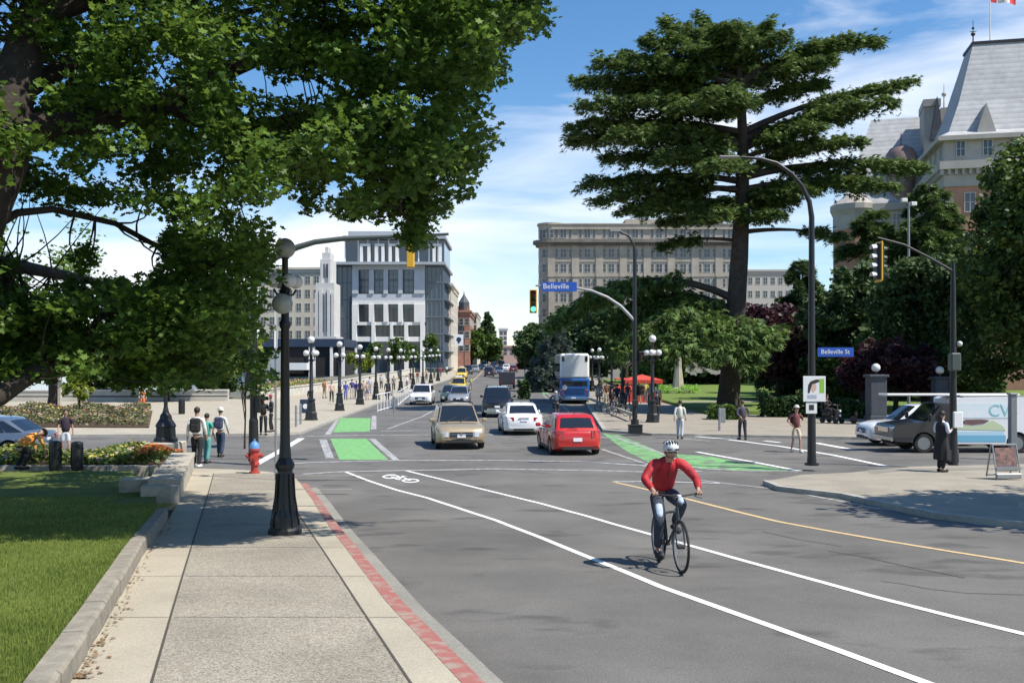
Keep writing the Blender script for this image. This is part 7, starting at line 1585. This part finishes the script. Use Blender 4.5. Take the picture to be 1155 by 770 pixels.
def rider(label,loc,rz,near=True):
    """sits on the bicycle above; same frame: front +x, right side is -y"""
    t=thing('person',label,'person',tuple(loc),rz); M_red_=mat('red_jacket',(.40,.016,.024),.7,var=.3,scale=5,bump=1.0,bscale=9); Mjean=mat('jeans',(.028,.034,.05),.9,col2=(.045,.055,.08),scale=9,bump=.5,bscale=24); Mthigh=cloth((.40,.48,.58))
    pel=V3(-.31,0,1.02);sp=V3(-.25,0,1.18);ch_=V3(-.10,0,1.36);nk=V3(.02,0,1.45);hb=V3(.075,0,1.495);hd=V3(.11,0,1.56);ht=V3(.10,0,1.625)
    J={}
    for s in (-1,1): # s=+1 is the rider's left
        J['sh',s]=V3(-.03,s*.185,1.405);J['el',s]=V3(.085,s*.36,1.19);J['wr',s]=V3(.305,s*.315,1.075);J['hn',s]=V3(.355,s*.30,1.035)
        J['hip',s]=V3(-.29,s*.095,.97)
        a=-80 if s<0 else 100; pd=V3(-.09+cos(R(a))*.17,s*.13,.29+sin(R(a))*.17)
        J['an',s]=pd+V3(-.07,0,.115); J['to',s]=pd+V3(.07,0,.045)
        # knee from two-link geometry
        h_=J['hip',s];n_=J['an',s];l1,l2=.45,.43;dv=n_-h_;D_=min(dv.length,l1+l2-.01);u=(l1*l1-l2*l2+D_*D_)/(2*D_);hgt=math.sqrt(max(.0001,l1*l1-u*u));ax=dv.normalized();pp=V3(0,1,0).cross(ax);pp=pp if pp.x>0 else -pp
        J['kn',s]=h_+ax*u+pp.normalized()*hgt+V3(0,s*.03,0)
    C=[([pel,sp,ch_,nk,hb,hd,ht],[(.09,.07),(.085,.07),(.095,.07),(.05,.05),(.066,.070),(.082,.076),(.06,.055)],None)]
    for s in (-1,1): C.append(([J['sh',s],J['el',s],J['wr',s],J['hn',s]],[.028,.032,.026,(.036,.022)],2)); C.append(([J['hip',s],J['kn',s],J['an',s],J['to',s]],[.085,.056,.038,.034],0))
    for s in (-1,1): # fingers closing round the grip
        hn=J['hn',s]
        for j in range(4):
            y=hn.y+(j-1.5)*.020*s; c=V3(.385,y,1.02)
            C.append(([V3(.35,y,1.045),V3(.385,y,1.045),V3(.40,y,1.02),V3(.385,y,.995)],[.0095,.009,.0085,.007],None))
        C.append(([V3(.33,hn.y-s*.03,1.03),V3(.35,hn.y-s*.045,1.005),V3(.375,hn.y-s*.045,.995)],[.011,.010,.008],None))
    C.append(([hd+V3(.06,0,-.005),hd+V3(.094,0,-.022)],[.012,.013],None))
    skinmesh('body',C,SK,t,2)
    C=[([pel+V3(0,0,-.03),sp,ch_,ch_.lerp(nk,.75),nk],[(.175,.145),(.172,.15),(.195,.16),(.115,.10),(.068,.066)],None)]
    for s in (-1,1): C.append(([ch_.lerp(J['sh',s],.4),J['sh',s],J['sh',s].lerp(J['el',s],.5)+V3(0,0,.005),J['el',s],J['el',s].lerp(J['wr',s],.5),J['wr',s]],[.085,.084,.073,.062,.054,.042],None))
    skinmesh('jacket',C,M_red_,t,2)
    q=MB(); q.tube([ch_.lerp(nk,.72),ch_.lerp(nk,1.0)],[.075,.07],14,False); q.build('collar',M_red_,t,smooth=True)
    C=[([pel+V3(0,0,.03),pel+V3(.02,0,-.04)],[(.14,.12),(.135,.115)],None)]
    for s in (-1,1): C.append(([J['hip',s],J['hip',s].lerp(J['kn',s],.5),J['kn',s],J['kn',s].lerp(J['an',s],.5),J['an',s]],[.11,.095,.078,.070,.056],None))
    skinmesh('trousers',C,Mjean,t,2)
    q=MB(); q.tube([V3(.075,0,1.395),V3(.055,0,1.33),V3(-.0,0,1.25),V3(-.085,0,1.17)],.007,5); q.build('zip',M_trim,t)
    for s in (-1,1): # faded pale fronts of the thighs
        a=J['hip',s].lerp(J['kn',s],.45);b=J['kn',s]+V3(.0,0,.01); skinmesh('faded_thigh',[([a+V3(.035,0,.02),a.lerp(b,.6)+V3(.040,0,.02),b+V3(.030,0,.0)],[(.066,.06),(.062,.055),(.05,.045)],None)],Mthigh,t,1)
    for s in (-1,1):
        q=MB(); a=J['an',s];b=J['to',s]; q.box(a.lerp(b,.55)+V3(0,0,-.035),(.29,.10,.095),rot=Matrix.Rotation(R(8),3,'Y'),bev=.035); q.build('shoe',M_shoe,t,smooth=True)
    q=MB(); n=18;vs=[];fs=[]
    q.sph(hd+V3(.0,0,.055),(.135,.108,.098),20,12); cz=hd.z+.025; q.f=[f_ for f_ in q.f if not all(q.v[i][2]<cz for i in f_)]; q.m=[0]*len(q.f); hel=q.build('helmet',mat('helmet_white',(.62,.64,.65),.35),t,smooth=True)
    for y in (-.07,-.035,0,.035,.07):
        q=MB(); pts=[hd+V3(.0,0,.055)+V3(sin(a)*.137*math.sqrt(1-(y/.115)**2),y,cos(a)*.1*math.sqrt(1-(y/.115)**2)+.001) for a in (.35,.6,.85,1.1)]; q.tube(pts,[.006,.012,.012,.005],6); q.tube([hd+V3(.0,0,.055)+V3(sin(a)*.137*math.sqrt(1-(y/.115)**2),y,cos(a)*.1*math.sqrt(1-(y/.115)**2)+.001) for a in (-.2,-.5,-.8,-1.1)],[.006,.012,.012,.005],6); q.build('helmet_vent',M_trim,hel)
    q=MB(); q.tube([hd+V3(.118,y,.035-abs(y)*.05) for y in (-.08,-.05,0,.05,.08)],.012,6); q.build('helmet_visor',M_trim,hel)
    for s in (-1,1): q=MB(); q.tube([hd+V3(.0,s*.085,.03),hd+V3(.03,s*.068,-.06),hd+V3(.045,0,-.085)],.005,4); q.build('chin_strap',M_trim,hel)
    q=MB(); 
    for s in (-1,1): q.box(hd+V3(.083,s*.034,.004),(.016,.055,.034),bev=.007)
    q.tube([hd+V3(.085,-.06,.01),hd+V3(.09,0,.012),hd+V3(.085,.06,.01)],.004,5); 
    for s in (-1,1): q.tube([hd+V3(.082,s*.06,.01),hd+V3(0,s*.084,.01)],.004,5)
    q.build('sunglasses',M_trim,t)
    q=MB(); q.box(hd+V3(.082,0,-.052),(.012,.04,.009)); q.build('mouth',mat('lips_rider',(.30,.11,.09),.6),t)
    for s in (-1,1): q=MB(); q.sph(hd+V3(-.005,s*.083,-.01),(.018,.012,.03),8,6); q.build('ear',SK,t)
    return t
fw=G(768.5,646.5,.012); hx=Vector((.13,-.99,0)).normalized(); o=fw-hx*.52; o.z=(gz(fw.y)+gz(fw.y+1.04))/2+.012; rz=math.atan2(hx.y,hx.x)
bicycle('black hybrid bicycle ridden toward us by the cyclist in red',o,rz,mat('bike_black',(.02,.022,.025),.35,coat=.5)).rotation_euler=(0,math.atan2(gz(fw.y+1.04)-gz(fw.y),1.04),rz)
rider('cyclist in a red jacket, white helmet and sunglasses riding toward us',o,rz).rotation_euler=(0,math.atan2(gz(fw.y+1.04)-gz(fw.y),1.04),rz)
p=at(627,60,.012); bicycle('dark bicycle ridden away from us behind the red hatchback',p,R(90),M_trim,det=False); r_=rider('cyclist in a dark top riding away behind the red hatchback',p,R(90))
for c in r_.children:
    if c.name.startswith('jacket') or c.name.startswith('collar'): c.data.materials[0]=cloth((.04,.06,.09))
# a rack of bicycles by the kerb bar
for i,(px,d) in enumerate(((684,66),(692,63),(699,60))): bicycle(['dark parked bicycle nearest the bus, by the low concrete barrier','parked bicycle in the middle by the low concrete barrier','dark parked bicycle closest to the dark signal mast'][i],at(px,d,SW),R(15+10*i),M_trim,'bicycles parked by the concrete barrier',False)
